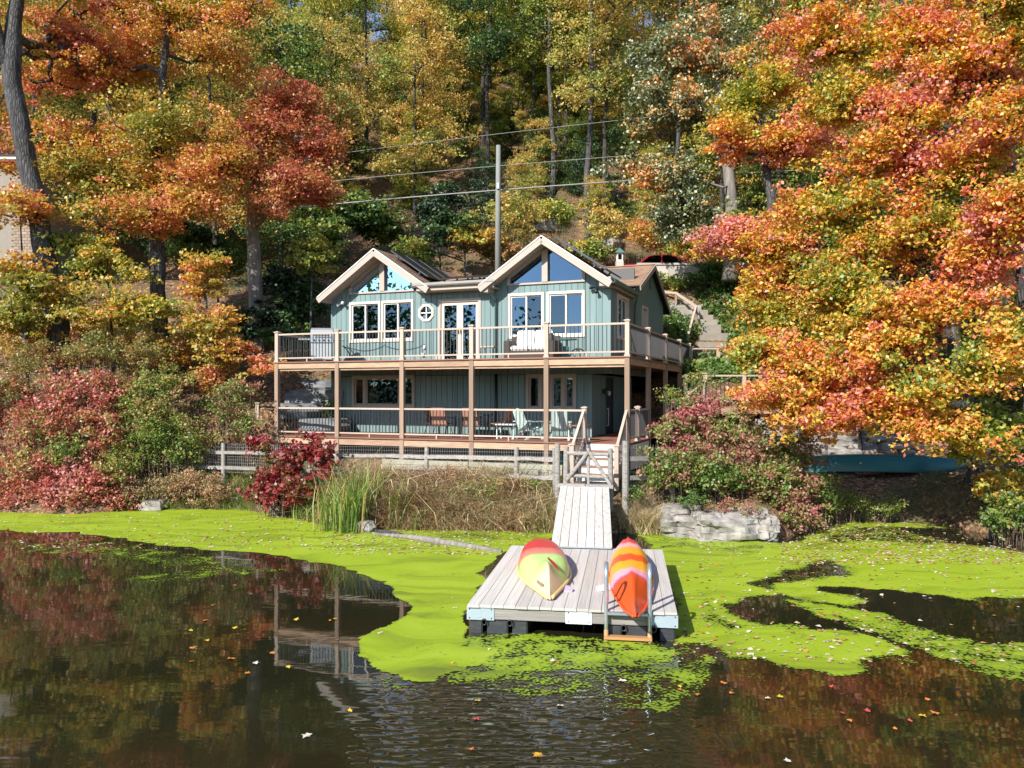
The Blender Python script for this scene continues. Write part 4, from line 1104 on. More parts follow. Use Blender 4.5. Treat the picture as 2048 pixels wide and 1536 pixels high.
# ------------------------------------------------------------------ porch steps down to the gate
steps = empty('porch_steps', (HX, HY, 0), -TH, 'short cream stair with tan rails from the lower deck down to the gate', 'steps')
NR = 5; RH, RT = (ZL - 1.17)/NR, 0.255
for k in range(NR):
    z1 = ZL - k*RH; y = -0.10 - k*RT
    bx('riser', M['white'], (-1.18, y-0.02, z1-RH+0.002), (-0.07, y, z1-0.035), steps)
    if k: bx('tread', M['decking'], (-1.19, y-0.045, z1-0.033), (-0.06, y+RT-0.022, z1-0.001), steps)
for X in (-1.25, -0.01):
    Yb = -0.10 - (NR-1)*RT - 0.10; zb = 1.17
    MB().prism([(X-0.02, -0.1, ZL-0.05), (X-0.02, Yb, zb+0.13), (X-0.02, Yb, zb-0.12), (X-0.02, -0.1, ZL-0.45)], (0.04,0,0)).build('stringer', M['rail'], steps)
    bx('railing_post', M['rail'], (X-0.06, Yb-0.06, zb-0.2), (X+0.06, Yb+0.06, zb+0.98), steps)
    link('post_cap', CAPM, steps, (X, Yb, zb+0.98))
    top0, top1 = Vector((X, -0.07, ZL+0.93)), Vector((X, Yb+0.06, zb+0.98))
    bar('top_rail', M['rail'], top0, top1, 0.075, 0.055, steps)
    lo0, lo1 = Vector((X, -0.07, ZL+0.12)), Vector((X, Yb+0.06, zb+0.22))
    bar('bottom_rail', M['rail'], lo0, lo1, 0.05, 0.045, steps)
    for k in range(1, 10):
        p, q_ = top0.lerp(top1, k/10), lo0.lerp(lo1, k/10)
        link('baluster', unit_for(M['iron']), steps, (p+q_)/2, None, (0.019, 0.019, p.z-q_.z-0.04))
# ================================================================== FLOATING DOCK (local: X along the front edge, Y toward the shore)
DA = math.radians(-8.3)
DX, DY = -0.66, 11.62
dock = empty('floating_dock', (DX, DY, 0), DA, 'grey plank floating dock on black drums with pale metal plates, carrying two kayaks', 'dock')
DW, DL, DT = 3.06, 4.5, 0.43
def D2W(X, Y, z=0.0):
    c, s = math.cos(DA), math.sin(DA); return Vector((DX + X*c - Y*s, DY + X*s + Y*c, z))
NP_ = 17
for i in range(NP_):
    w = DW/NP_; e = random.uniform(0, 0.02)
    bx('plank', M['dock'], (i*w+0.004, -0.03-e, DT-0.038), ((i+1)*w-0.004, DL+random.uniform(-0.01,0.01), DT+random.uniform(-0.002,0.002)), dock)
bx('fascia', M['fascia_wood'], (0.0, 0.0, 0.215), (DW, 0.045, DT-0.04), dock)
bx('fascia', M['fascia_wood'], (0.0, DL-0.05, 0.215), (DW, DL-0.01, DT-0.04), dock)
for X in (0.0, DW-0.045): bx('side_beam', M['fascia_wood'], (X, 0.047, 0.215), (X+0.045, DL-0.052, DT-0.04), dock)
for X in (0.75, 1.5, 2.25): bx('bearer', M['joist'], (X, 0.05, 0.22), (X+0.045, DL-0.06, DT-0.04), dock)
for a, b, m in ((-0.012, 0.40, 'plate'), (1.46, 1.84, 'plate_white'), (DW-0.36, DW+0.012, 'plate')):
    pl = bx('corner_plate' if m == 'plate' else 'centre_plate', M[m], (a, -0.010, 0.20), (b, -0.002, DT-0.045), dock)
bx('corner_plate', M['plate'], (DW+0.002, -0.005, 0.20), (DW+0.010, 0.4, DT-0.045), dock)
bx('corner_plate', M['plate'], (-0.010, -0.005, 0.20), (-0.002, 0.4, DT-0.045), dock)
boltm = MB().lathe([(0.010, 0), (0.010, 0.006)], 6).mesh('bolt', M['iron'])
for X in (0.03, 0.36, 1.5, 1.8, DW-0.32, DW-0.03):
    for z in (0.23, 0.36): link('bolt', boltm, dock, (X, -0.011, z), (math.radians(90), 0, 0))
def ridged(x0, x1, y0, y1):
    mb = MB(); n = 6
    mb.box((x0, y0, -0.25), (x1, y1, 0.205))
    return mb
for x0, x1 in ((0.035, 0.215), (0.285, 0.60), (0.665, 0.89), (DW-1.02, DW-0.79), (DW-0.73, DW-0.42), (DW-0.24, DW-0.03)):
    ridged(x0, x1, 0.03, 1.2).build('float_drum', M['float'], dock, bevel=0.015)
    ridged(x0, x1, DL-1.3, DL-0.15).build('float_drum', M['float'], dock, bevel=0.015)
for X in (0.25, 0.635, DW-0.76, DW-0.33):
    rg = MB(); rg.tube([(X+0.035*math.cos(a), -0.02, 0.175+0.045*math.sin(a)) for a in np.linspace(0, 2*math.pi, 11)], 0.011, 6, cap=False)
    rg.build('mooring_ring', M['iron'], dock, smooth=True)

# ------------------------------------------------------------------ gangway
GA, GB = D2W(0.83, DL-0.12), D2W(2.06, DL-0.12)
TA, TB = Vector((1.25, 20.05, 0)), Vector((2.44, 19.62, 0))
gw = empty('gangway', (0, 0, 0), 0, 'grey plank ramp rising from the dock to the garden gate', 'ramp')
g0 = (GA+GB)/2; g1 = (TA+TB)/2; wv = (GB-GA).normalized()
gw.location = (g0.x, g0.y, 0)
A0, A1 = Vector((0, 0, DT+0.05)), Vector((g1.x-g0.x, g1.y-g0.y, 1.17))
for i in range(7):
    f = (i+0.5)/7 - 0.5
    e = random.uniform(-0.02, 0.02)
    bar('plank', M['dock'], A0 + wv*f*1.24 + Vector((0, 0, random.uniform(-.003, .003))), A1 + wv*f*1.24 + (A1-A0).normalized()*e, 1.24/7-0.012, 0.036, gw)
for f in (-0.46, 0.0, 0.46):
    bar('stringer', M['fascia_wood'], A0 + wv*f*1.2 - Vector((0,0,0.11)), A1 + wv*f*1.2 - Vector((0,0,0.11)), 0.045, 0.15, gw)
bar('hinge_strip', M['plate'], A0 - wv*0.6 + Vector((0,-0.03,-0.02)), A0 + wv*0.6 + Vector((0,-0.03,-0.02)), 0.08, 0.012, gw)
d1 = (A1-A0).normalized()
bar('threshold', M['grey_wood'], A1 - wv*0.72 + Vector((0,0.12,0.03)), A1 + wv*0.02 + Vector((0,0.12,0.03)), 0.2, 0.09, gw)
bar('threshold', M['grey_wood'], A1 + wv*0.04 + Vector((0,0.13,0.02)), A1 + wv*0.74 + Vector((0,0.13,0.02)), 0.2, 0.09, gw)

# ------------------------------------------------------------------ kayaks, upside down on the dock
def kayak_mat(name, stops, patch=None, rough=0.33):
    m, t, b = nt(name)
    tc = node(t, 'ShaderNodeTexCoord'); s = node(t, 'ShaderNodeSeparateXYZ'); t.links.new(tc.outputs['Object'], s.inputs[0])
    n = node(t, 'ShaderNodeTexNoise'); n.inputs['Scale'].default_value = 2.2; n.inputs['Detail'].default_value = 3
    t.links.new(tc.outputs['Object'], n.inputs['Vector'])
    ad = node(t, 'ShaderNodeMath', operation='MULTIPLY_ADD'); ad.inputs[1].default_value = 0.16; t.links.new(n.outputs[0], ad.inputs[0]); t.links.new(s.outputs[1], ad.inputs[2])
    sc = node(t, 'ShaderNodeMath', operation='MULTIPLY_ADD'); sc.inputs[1].default_value = 1/5.0; sc.inputs[2].default_value = -0.016
    t.links.new(ad.outputs[0], sc.inputs[0])
    r = ramp(t, stops); t.links.new(sc.outputs[0], r.inputs[0])
    n2 = node(t, 'ShaderNodeTexNoise'); n2.inputs['Scale'].default_value = 14; n2.inputs['Detail'].default_value = 6; t.links.new(tc.outputs['Object'], n2.inputs['Vector'])
    hs = node(t, 'ShaderNodeHueSaturation'); mr = node(t, 'ShaderNodeMapRange'); mr.inputs[1].default_value = 0.3; mr.inputs[2].default_value = 0.7; mr.inputs[3].default_value = 0.86; mr.inputs[4].default_value = 1.06
    t.links.new(n2.outputs[0], mr.inputs[0]); t.links.new(mr.outputs[0], hs.inputs['Value']); t.links.new(r.outputs[0], hs.inputs['Color'])
    t.links.new(hs.outputs[0], b.inputs['Base Color'])
    b.inputs['Roughness'].default_value = rough; b.inputs['Specular IOR Level'].default_value = 0.45
    return m
def kayak_hull(L, wf, hf, keel, chine, tipf, n=40, k=18):
    """upside-down hull along +Y; wf/hf half width and height; keel sharpness 0..1"""
    V, Fc = [], []
    for i in range(n+1):
        t = i/n; w, h, z0 = wf(t), hf(t), tipf(t); sh = keel(t)
        for j in range(k+1):
            a = math.pi*j/k; c, s = math.cos(a), math.sin(a)
            ex = 0.62 + 0.38*sh
            x = w*math.copysign(abs(c)**(ex if chine else ex), c)
            z = s**(0.75 + 0.25*sh)*h
            tri = 1 - abs(x)/max(w, 1e-5)
            z = z*(1-sh) + h*sh*(tri**0.9)
            if chine: z += 0.018*math.exp(-((abs(x)/max(w,1e-5)-0.55)/0.06)**2)*(1-sh) + 0.03*math.exp(-(x/0.02)**2)
            V.append((x, t*L, z0 + z))
    for i in range(n):
        for j in range(k):
            a = i*(k+1)+j; Fc.append((a, a+1, a+k+2, a+k+1))
        Fc.append((i*(k+1), (i+1)*(k+1), (i+1)*(k+1)+k, i*(k+1)+k))
    Fc += [tuple(range(k, -1, -1)), tuple(range(n*(k+1), n*(k+1)+k+1))]
    return MB().add(V, Fc)
def sm(x, a, b): 
    t = min(1, max(0, (x-a)/(b-a))); return t*t*(3-2*t)
CREAM, LIME, PINK, REDK = (0.78, 0.62, 0.36), (0.48, 0.68, 0.22), (0.68, 0.17, 0.14), (0.60, 0.035, 0.035)
k1m = kayak_mat('kayak_cream_lime_red', [(0.0, CREAM), (0.13, CREAM), (0.18, LIME), (0.33, LIME), (0.36, (0.62,0.24,0.16)), (0.42, PINK), (0.45, REDK), (1.0, REDK)])
p0, p1 = Wg(1100, 1199, 0.46), Wg(1079, 1085, 0.62)
p1 = p0 + (p1-p0).normalized()*3.45
ang = math.atan2(p1.y-p0.y, p1.x-p0.x) - math.pi/2
k1 = empty('kayak', (p0.x, p0.y, DT), ang, 'wide kayak upside down in cream, lime green and red, left on the dock', 'kayak')
wf1 = lambda t: float(np.interp(t, [0,.1,.2,.3,.4,.5,.65,.8,.9,.96,1], [.01,.12,.23,.33,.40,.435,.435,.38,.27,.16,.03]))
hf1 = lambda t: 0.06 + 0.25*sm(t, 0.0, 0.22) + 0.05*sm(t, .3, .7) - 0.24*sm(t, 0.86, 1.0) + 0.08*math.exp(-((t-0.24)/0.09)**2)
hull = kayak_hull(3.45, wf1, hf1, lambda t: 0.95*(1-sm(t, 0.2, 0.46)), False, lambda t: 0.03 + 0.14*(1-sm(t, 0, .16))*0 + 0.05*sm(t, .9, 1.0))
hull.build('hull', k1m, k1, smooth=True)
rm_ = MB(); 
for s in (-1, 1):
    rm_.tube([(s*(wf1(t)+0.012), t*3.45, 0.045) for t in np.linspace(0.01, 0.975, 26)], 0.028, 6)
rm_.build('gunwale', kayak_mat('kayak_rim', [(0.0, (0.72,0.55,0.26)), (0.25, (0.72,0.55,0.26)), (0.4, LIME), (0.55, PINK), (1.0, REDK)]), k1, smooth=True)
for s in (-0.11, 0.13):   # scupper slots
    bar('scupper_slot', M['rubber'], (s, 2.3, 0.352), (s*1.1, 2.9, 0.345), 0.022, 0.03, k1)
# red flash behind the keel fin and the dark lettering-like maker mark low on the bow side
MB().add([(0.015, 0.98, 0.435), (0.19, 0.62, 0.295), (0.14, 0.95, 0.372), (0.03, 1.12, 0.44)], [(0,1,2,3)]).build('keel_flash', mat('red_flash', (0.55,0.03,0.035), 0.35, 0.05), k1)
for i in range(6):
    y = 0.30 + 0.055*i; bar('maker_mark', M['rubber'], (-wf1(y/3.45)*0.90, y, 0.135), (-wf1(y/3.45)*0.80, y+0.02, 0.185), 0.012, 0.006, k1)
ORK, YLK, PKK, MGK = (0.80, 0.085, 0.012), (0.80, 0.36, 0.02), (0.80, 0.36, 0.40), (0.72, 0.06, 0.16)
k2m = kayak_mat('kayak_orange_stripes', [(0.0, ORK), (0.335, ORK), (0.352, MGK), (0.375, PKK), (0.42, PKK), (0.435, YLK), (0.51, YLK), (0.522, ORK), (0.60, ORK), (0.612, YLK), (0.70, YLK), (0.715, PKK), (0.76, PKK), (0.79, (0.7,0.05,0.05)), (1.0, (0.7,0.05,0.04))])
p0, p1 = Wg(1271, 1243, 0.52), Wg(1255, 1072, 0.70)
p1 = p0 + (p1-p0).normalized()*4.95
ang = math.atan2(p1.y-p0.y, p1.x-p0.x) - math.pi/2
k2 = empty('kayak', (p0.x, p0.y, DT), ang, 'long orange kayak upside down with yellow and pink stripes, right on the dock', 'kayak')
wf2 = lambda t: float(np.interp(t, [0,.1,.2,.3,.4,.55,.7,.8,.9,.96,1], [.01,.10,.19,.27,.325,.35,.33,.27,.15,.06,.02]))
hf2 = lambda t: 0.06 + 0.23*sm(t, 0.0, 0.34) + 0.06*sm(t, 0.4, 0.8) - 0.20*sm(t, 0.86, 1.0)
kayak_hull(4.95, wf2, hf2, lambda t: 0.9*(1-sm(t, 0.22, 0.5)), True, lambda t: 0.04 + 0.09*(1-sm(t, 0, .14)) + 0.10*sm(t, .9, 1.0)).build('hull', k2m, k2, smooth=True)
g2 = MB()
for s in (-1, 1): g2.tube([(s*(wf2(t)+0.008), t*4.95, 0.055 + 0.09*(1-sm(t,0,.14)) + 0.1*sm(t,.9,1)) for t in np.linspace(0.01, 0.985, 30)], 0.022, 6)
g2.build('gunwale', M['rubber'] if False else k2m, k2, smooth=True)
# paddles half hidden under the kayaks
def paddle(p, a, lbl, m):
    r = empty('paddle', p, a, lbl, 'paddle')
    V = []; n = 12
    for z in (0.0, 0.022):
        for i in range(n): V.append((0.11*math.cos(2*math.pi*i/n)*(1.0 if i < 7 else 0.8), 0.22*math.sin(2*math.pi*i/n), z + 0.02*math.cos(2*math.pi*i/n)))
    MB().add(V, [tuple(range(n-1,-1,-1)), tuple(range(n, 2*n))] + [(i, (i+1)%n, n+(i+1)%n, n+i) for i in range(n)]).build('blade', m, r)
    MB().tube([(0, 0.2, 0.02), (0, 0.7, 0.03)], 0.016, 8).build('shaft', M['iron'], r)
paddle(Wg(1126, 1178, 0.44) , math.radians(38), 'pale purple paddle blade poking out beside the cream kayak bow', mat('lilac_plastic', (0.42, 0.34, 0.45), 0.3, 0.05))
sw = Wg(1207, 1178, 0.44)
st = empty('paddle', sw, math.radians(-62), 'white paddle blade lying left of the orange kayak', 'paddle')
MB().prism([(-0.02,-0.13,0.0),(0.11,-0.12,0.0),(0.13,0.22,0.0),(-0.13,0.20,0.0)], (0.0,0.0,0.05)).build('blade', M['white'], st)
MB().tube([(0.0,0.2,0.03),(0.05,0.8,0.03)], 0.016, 8).build('shaft', M['iron'], st)

# ------------------------------------------------------------------ swim ladder
lad = empty('swim_ladder', D2W(2.05, -0.08), DA, 'aluminium swim ladder with looped handrails at the dock front corner', 'ladder')
for X in (0.0, 0.62):
    pts = [(X, 0, -0.45), (X, 0, 0.30), (X, 0, 0.92)] + [(X, 0.16-0.16*math.cos(a), 0.92+0.16*math.sin(a)) for a in np.linspace(0.3, math.pi-0.3, 7)] + [(X, 0.33, 0.88), (X, 0.37, 0.5), (X, 0.38, DT+0.01)]
    MB().tube(pts, 0.03, 10).build('handrail', M['alu'], lad, smooth=True)
bx('tread', M['alu'], (0.02, -0.05, 0.385), (0.60, 0.05, 0.42), lad)
bx('tread', M['rust'], (-0.03, -0.06, 0.035), (0.65, 0.05, 0.075), lad)
for X in (0.0, 0.62):
    MB().tube([(X, 0, -0.4), (X, 0, 0.16)], 0.032, 10).build('rusty_foot', M['rust'], lad, smooth=True)

# ------------------------------------------------------------------ split rail fence with wire mesh, gate
fence = empty('split_rail_fence', (0, 0, 0), 0, 'weathered split rail fence with wire mesh in front of the porch', 'fence')
FP = [(330, 26.0), (447, 24.9), (650, 23.6), (853, 22.6), (1033, 21.4), (1110, 20.75)]
fpts = []
for px, d in FP:
    x = WX(px, d); z = WZ(np.interp(px, [330, 447, 650, 853, 1033, 1110], [899, 903, 908, 912, 915, 917]), d) - 0.74; fpts.append(Vector((x, d, z)))
def round_post(p, h, r, parent, name='post', m='grey_wood'):
    l = MB().tube([p - Vector((0,0,0.6)), p + Vector((0,0,h*0.5)), p + Vector((random.uniform(-.01,.01),0,h))], [r*1.05, r, r*0.95], 9).build(name, M[m], parent, smooth=False)
    return l
for p in fpts: round_post(p, 1.02, 0.065, fence)
for a, b in zip(fpts[:-1], fpts[1:]):
    for h in (0.72, 0.22):
        o = Vector((0, -0.02, 0))
        mb = MB(); q = [a.lerp(b, f) + Vector((0, 0, h + random.uniform(-.015, .015))) + o for f in (0, .33, .66, 1)]
        for u, v in zip(q[:-1], q[1:]): mb.beam(u, v, 0.055, 0.105 + random.uniform(-.015, .015))
        mb.build('rail', M['grey_wood'], fence)
    w = MB(); L = (b-a).length; n = int(L/0.075)
    for i in range(n+1):
        p = a.lerp(b, i/n) + Vector((0, 0.06, 0)); w.beam(p + Vector((0,0,0.05)), p + Vector((0,0,0.98)), 0.005, 0.005)
    for h in np.arange(0.08, 1.0, 0.1):
        w.beam(a + Vector((0, 0.065, h)), b + Vector((0, 0.065, h)), 0.005, 0.005)
    tag(w.build('wire_mesh', M['wire'], fence), kind='stuff')
gate = empty('garden_gate', (0, 0, 0), 0, 'rustic grey gate of round poles with a crossed brace at the ramp head', 'gate')
zg = 1.15
gL = Vector((WX(1132, 20.35), 20.35, zg)); gR = Vector((WX(1221, 20.0), 20.0, zg))
round_post(Vector((WX(1115, 20.4), 20.4, zg)), 1.10, 0.075, gate); round_post(gL, 1.02, 0.075, gate); round_post(gR, 1.0, 0.075, gate)
round_post(Vector((WX(1251, 19.9), 19.9, zg-0.1)), 1.30, 0.085, gate)
ux = (gR-gL).normalized()
def pole(a, b, r, nm): MB().tube([a, (a+b)/2 + Vector((0,0,random.uniform(-.01,.01))), b], [r, r*1.05, r*0.9], 8).build(nm, M['grey_wood'], gate)
f_ = Vector((0, -0.09, 0))
pole(gL + ux*0.03 + Vector((0,0,0.86)) + f_, gR - ux*0.06 + Vector((0,0,0.84)) + f_, 0.05, 'top_rail')
pole(gL + ux*0.03 + Vector((0,0,0.28)) + f_, gR - ux*0.06 + Vector((0,0,0.26)) + f_, 0.045, 'bottom_rail')
mid = (gL+gR)/2 + f_
pole(mid + Vector((0,-0.02,1.0)), mid + Vector((0,-0.02,0.05)), 0.04, 'centre_post')
pole(mid + Vector((-0.02,-0.07,0.9)), gL + ux*0.02 + Vector((0,-0.16,0.18)), 0.05, 'brace')
pole(mid + Vector((0.02,-0.07,0.9)), gR - ux*0.02 + Vector((0,-0.16,0.08)), 0.05, 'brace')
wg = MB()
for i in range(15):
    p = gL.lerp(gR, (i+0.5)/15); wg.beam(p + Vector((0,-0.04,0.05)), p + Vector((0,-0.04,1.0)), 0.004, 0.004)
for h in np.arange(0.1, 1.0, 0.12): wg.beam(gL + Vector((0,-0.035,h)), gR + Vector((0,-0.035,h)), 0.004, 0.004)
tag(wg.build('wire_mesh', M['wire'], gate), kind='stuff')
f2 = empty('split_rail_fence', (0, 0, 0), 0, 'short end of split rail fence right of the gate, half lost in shrubs', 'fence')
a = Vector((WX(1251, 19.95), 19.95, zg)); b = Vector((WX(1345, 20.6), 20.6, zg-0.05))
for h in (0.74, 0.25): MB().beam(a + Vector((0.1,0,h)), b + Vector((0,0,h)), 0.06, 0.11).build('rail', M['grey_wood'], f2)
round_post(b, 1.0, 0.065, f2)
w = MB()
for i in range(18):
    p = a.lerp(b, i/17) + Vector((0,0.05,0)); w.beam(p + Vector((0,0,0.05)), p + Vector((0,0,1.1)), 0.004, 0.004)
for h in np.arange(0.1, 1.1, 0.1): w.beam(a + Vector((0,0.055,h)), b + Vector((0,0.055,h)), 0.004, 0.004)
tag(w.build('wire_mesh', M['wire'], f2), kind='stuff')
# timber edging behind the fence
e0, e1 = L2W(-7.6, -0.5), L2W(-1.75, -0.5)
tb_ = empty('timber_edging', (0,0,0), 0, 'two low grey green timbers edging the ground below the porch', 'edging')
for k in range(2):
    for a_, b_ in ((0, .5), (.505, 1)):
        p, q_ = e0.lerp(e1, a_), e0.lerp(e1, b_)
        bar('timber', M['sleeper'], p + Vector((0, 0, 1.30 + 0.15*k)), q_ + Vector((0, 0, 1.30 + 0.15*k)), 0.14, 0.14, tb_)

# ------------------------------------------------------------------ porch furniture
def L(X, Y, z): return L2W(X, Y, z)
# gas grill
gr = empty('gas_grill', L(-11.15, 1.35, ZU), -TH + 0.5, 'silver gas grill with domed lid on the left end of the upper deck', 'grill')
MB().box((-0.36, -0.22, 0.12), (0.36, 0.24, 0.72)).build('cabinet', M['steel'], gr, bevel=0.012)
lid = MB(); prof = [(-0.24, 0.86), (-0.24, 0.98), (-0.14, 1.16), (0.04, 1.24), (0.18, 1.18), (0.25, 0.98), (0.25, 0.86)]
lid.prism([(-0.38, y, z) for y, z in prof], (0.76, 0, 0)); lid.build('lid', M['steel'], gr, bevel=0.01)
MB().box((-0.38, -0.27, 0.72), (0.38, 0.26, 0.86)).build('control_panel', M['steel'], gr)
MB().box((-0.80, -0.2, 0.80), (-0.39, 0.22, 0.85)).build('side_shelf', M['steel'], gr); MB().box((0.39, -0.2, 0.80), (0.75, 0.22, 0.85)).build('side_shelf', M['steel'], gr)
bx('cabinet_side', M['navy'], (-0.385, -0.2, 0.25), (-0.362, 0.22, 0.72), gr)
MB().tube([(-0.28, -0.31, 0.96), (0.28, -0.31, 0.96)], 0.015, 8).build('handle', M['iron'], gr)
kn = MB().lathe([(0.03, 0), (0.028, 0.03)], 10).mesh('knob', M['iron'])
for X in (-0.24, -0.08, 0.08, 0.24): link('knob', kn, gr, (X, -0.27, 0.79), (math.radians(90), 0, 0))
for X in (-0.33, 0.33):
    for Y in (-0.18, 0.2): bx('leg', M['iron'], (X-0.02, Y-0.02, 0), (X+0.02, Y+0.02, 0.12), gr)
hs_ = MB(); hs_.tube([L(-10.3 + 0.25*math.cos(a)*(1-k*0.03), 1.6+0.1*math.sin(a), ZU+0.3+0.3*math.sin(a*0.5)) for k, a in enumerate(np.linspace(0, 12, 40))], 0.02, 6)
tag(hs_.build('garden_hose', M['rubber'], smooth=True), 'black hose coiled beside the gas grill on the upper deck', 'hose')
# wicker loveseat
sf = empty('loveseat', L(-3.5, 1.75, ZU), -TH + 0.05, 'brown wicker loveseat with white cushions on the upper deck', 'sofa')
for X in (-0.82, 0.60): MB().box((X, -0.40, 0.05), (X+0.22, 0.42, 0.62)).build('arm', M['wicker'], sf, bevel=0.02)
MB().box((-0.60, -0.38, 0.05), (0.60, 0.42, 0.30)).build('base', M['wicker'], sf)
MB().box((-0.82, 0.42, 0.05), (0.82, 0.52, 0.80)).build('back', M['wicker'], sf, bevel=0.02)
for X in (-0.59, 0.01): MB().box((X, -0.40, 0.305), (X+0.58, 0.28, 0.45)).build('seat_cushion', M['cushion'], sf, bevel=0.035)
for X in (-0.59, 0.01): MB().prism([(X, 0.20, 0.455), (X+0.58, 0.20, 0.455), (X+0.58, 0.32, 0.98), (X, 0.32, 0.98)], (0, 0.10, 0.02)).build('back_cushion', M['cushion'], sf, bevel=0.03)
lg = empty('lantern', L(-2.78, 1.55, ZU+0.62), 0, 'small black lantern on the right arm of the wicker loveseat', 'lantern')
MB().lathe([(0.09,0),(0.10,0.02),(0.085,0.16),(0.03,0.22)], 8).build('body', M['iron'], lg); MB().tube([(-0.06,0,0.2),(-0.05,0,0.29),(0.05,0,0.29),(0.06,0,0.2)], 0.008, 5).build('handle', M['iron'], lg)
sb = empty('side_table', L(-4.75, 1.2, ZU), -TH, 'small wooden side table left of the wicker loveseat', 'table')
MB().box((-0.24, -0.2, 0.40), (0.24, 0.2, 0.44)).build('table_top', M['rail'], sb)
for X in (-0.21, 0.21):
    for Y in (-0.17, 0.17): bx('leg', M['iron'], (X-0.015, Y-0.015, 0), (X+0.015, Y+0.015, 0.40), sb)
gt = empty('bistro_table', L(-2.15, 1.2, ZU), -TH, 'green metal bistro table at the right end of the upper deck', 'table')
MB().lathe([(0.30, 0.58), (0.30, 0.61)], 18).build('table_top', M['teal_metal'], gt); MB().tube([(0,0,0.12),(0,0,0.58)], 0.025, 8).build('column', M['teal_metal'], gt)
for a in (0.3, 2.4, 4.5): MB().tube([(0,0,0.3),(0.12*math.cos(a),0.12*math.sin(a),0.22),(0.28*math.cos(a),0.28*math.sin(a),0.0)], 0.015, 6).build('leg', M['teal_metal'], gt)
fr = empty('fire_bowl_stand', L(-1.75, 1.0, ZU), -TH, 'black arched metal stand beside the bistro table', 'stand')
MB().tube([(0.26*math.cos(a), 0, 0.30*math.sin(a)) for a in np.linspace(0.0, math.pi, 12)], 0.022, 6).build('arch', M['iron'], fr); MB().tube([(0, 0.26*math.cos(a), 0.28*math.sin(a)) for a in np.linspace(0.0, math.pi, 12)], 0.018, 6).build('arch', M['iron'], fr)
# dining set on the lower deck
dt = empty('dining_table', L(-5.65, 1.5, ZL), -TH, 'dark metal dining table on the lower porch deck', 'table')
MB().box((-0.75, -0.45, 0.70), (0.75, 0.45, 0.73)).build('table_top', M['iron'], dt, bevel=0.005)
for X in (-0.62, 0.62):
    for Y in (-0.36, 0.36): MB().tube([(X, Y, 0), (X*0.95, Y*0.95, 0.4), (X, Y, 0.70)], 0.02, 6).build('leg', M['iron'], dt)
def sling_chair(X, Y, rz, lbl):
    r = empty('sling_chair', L(X, Y, ZL), rz, lbl, 'chair', 'terracotta sling chairs around the porch table')
    MB().prism([(-0.25, -0.24, 0.44), (0.25, -0.24, 0.44), (0.25, 0.22, 0.41), (-0.25, 0.22, 0.41)], (0, 0, 0.025)).build('seat', M['sling'], r)
    MB().prism([(-0.25, 0.22, 0.44), (0.25, 0.22, 0.44), (0.24, 0.36, 0.96), (-0.24, 0.36, 0.96)], (0, 0.025, 0)).build('backrest', M['sling'], r)
    for s in (-1, 1):
        x = s*0.28
        MB().tube([(x, -0.26, 0), (x, -0.25, 0.63), (x, 0.05, 0.66), (x, 0.27, 0.64)], 0.014, 6).build('arm', M['iron'], r)
        MB().tube([(x, 0.34, 0), (x, 0.20, 0.40), (x, 0.38, 0.97)], 0.014, 6).build('leg', M['iron'], r)
    return r
sling_chair(-6.15, 0.72, -TH + math.pi, 'left of the two terracotta sling chairs with backs to the porch rail')
sling_chair(-5.05, 0.72, -TH + math.pi, 'right of the two terracotta sling chairs with backs to the porch rail')
sling_chair(-4.45, 1.45, -TH - 1.7, 'terracotta sling chair seen side-on at the right end of the porch table')
sling_chair(-6.75, 1.5, -TH + 1.5, 'sling chair in profile at the left end of the porch table')
def adirondack(X, Y, rz, lbl):
    r = empty('adirondack_chair', L(X, Y, ZL), rz, lbl, 'chair', 'pale mint adirondack chairs on the lower deck')
    mm = M['mint']
    for i in range(5):
        x = -0.235 + i*0.097
        MB().prism([(x, 0.16, 0.26), (x+0.09, 0.16, 0.26), (x+0.095, 0.44, 0.90 + 0.03*(2-abs(i-2))), (x-0.005, 0.44, 0.90 + 0.03*(2-abs(i-2)))], (0, 0.022, 0)).build('back_slat', mm, r)
    for i in range(4): bar('seat_slat', mm, (-0.25, -0.28+i*0.12, 0.36-i*0.03), (0.25, -0.28+i*0.12, 0.36-i*0.03), 0.10, 0.022, r)
    for s in (-1, 1):
        x = s*0.31
        bar('arm', mm, (x, -0.36, 0.55), (x, 0.32, 0.55), 0.13, 0.024, r)
        bx('leg', mm, (x-0.045, -0.31, 0), (x+0.045, -0.28, 0.54), r)
        MB().prism([(x-0.012, -0.30, 0.36), (x-0.012, 0.42, 0.02), (x-0.012, 0.42, 0.0), (x-0.012, 0.30, 0.0), (x-0.012, -0.30, 0.27)], (0.024, 0, 0)).build('rear_leg', mm, r)
    return r
adirondack(-3.35, 1.05, -TH + math.pi - 0.5, 'left of the two pale mint adirondack chairs on the lower deck')
adirondack(-2.35, 1.1, -TH + math.pi + 0.25, 'right of the two pale mint adirondack chairs, next to the low bench')
def low_table(X, Y, lbl, top):
    r = empty('low_table', L(X, Y, ZL), -TH, lbl, 'table')
    MB().box((-0.32, -0.22, 0.42), (0.32, 0.22, 0.46)).build('table_top', M[top], r)
    for x in (-0.27, 0.27):
        for y in (-0.17, 0.17): bx('leg', M['mint'], (x-0.025, y-0.025, 0), (x+0.025, y+0.025, 0.42), r)
low_table(-1.72, 1.0, 'low bench with a brown top between adirondack chair and steps', 'sling'); low_table(-4.05, 1.0, 'low white table between the dining set and the adirondack chairs', 'white')

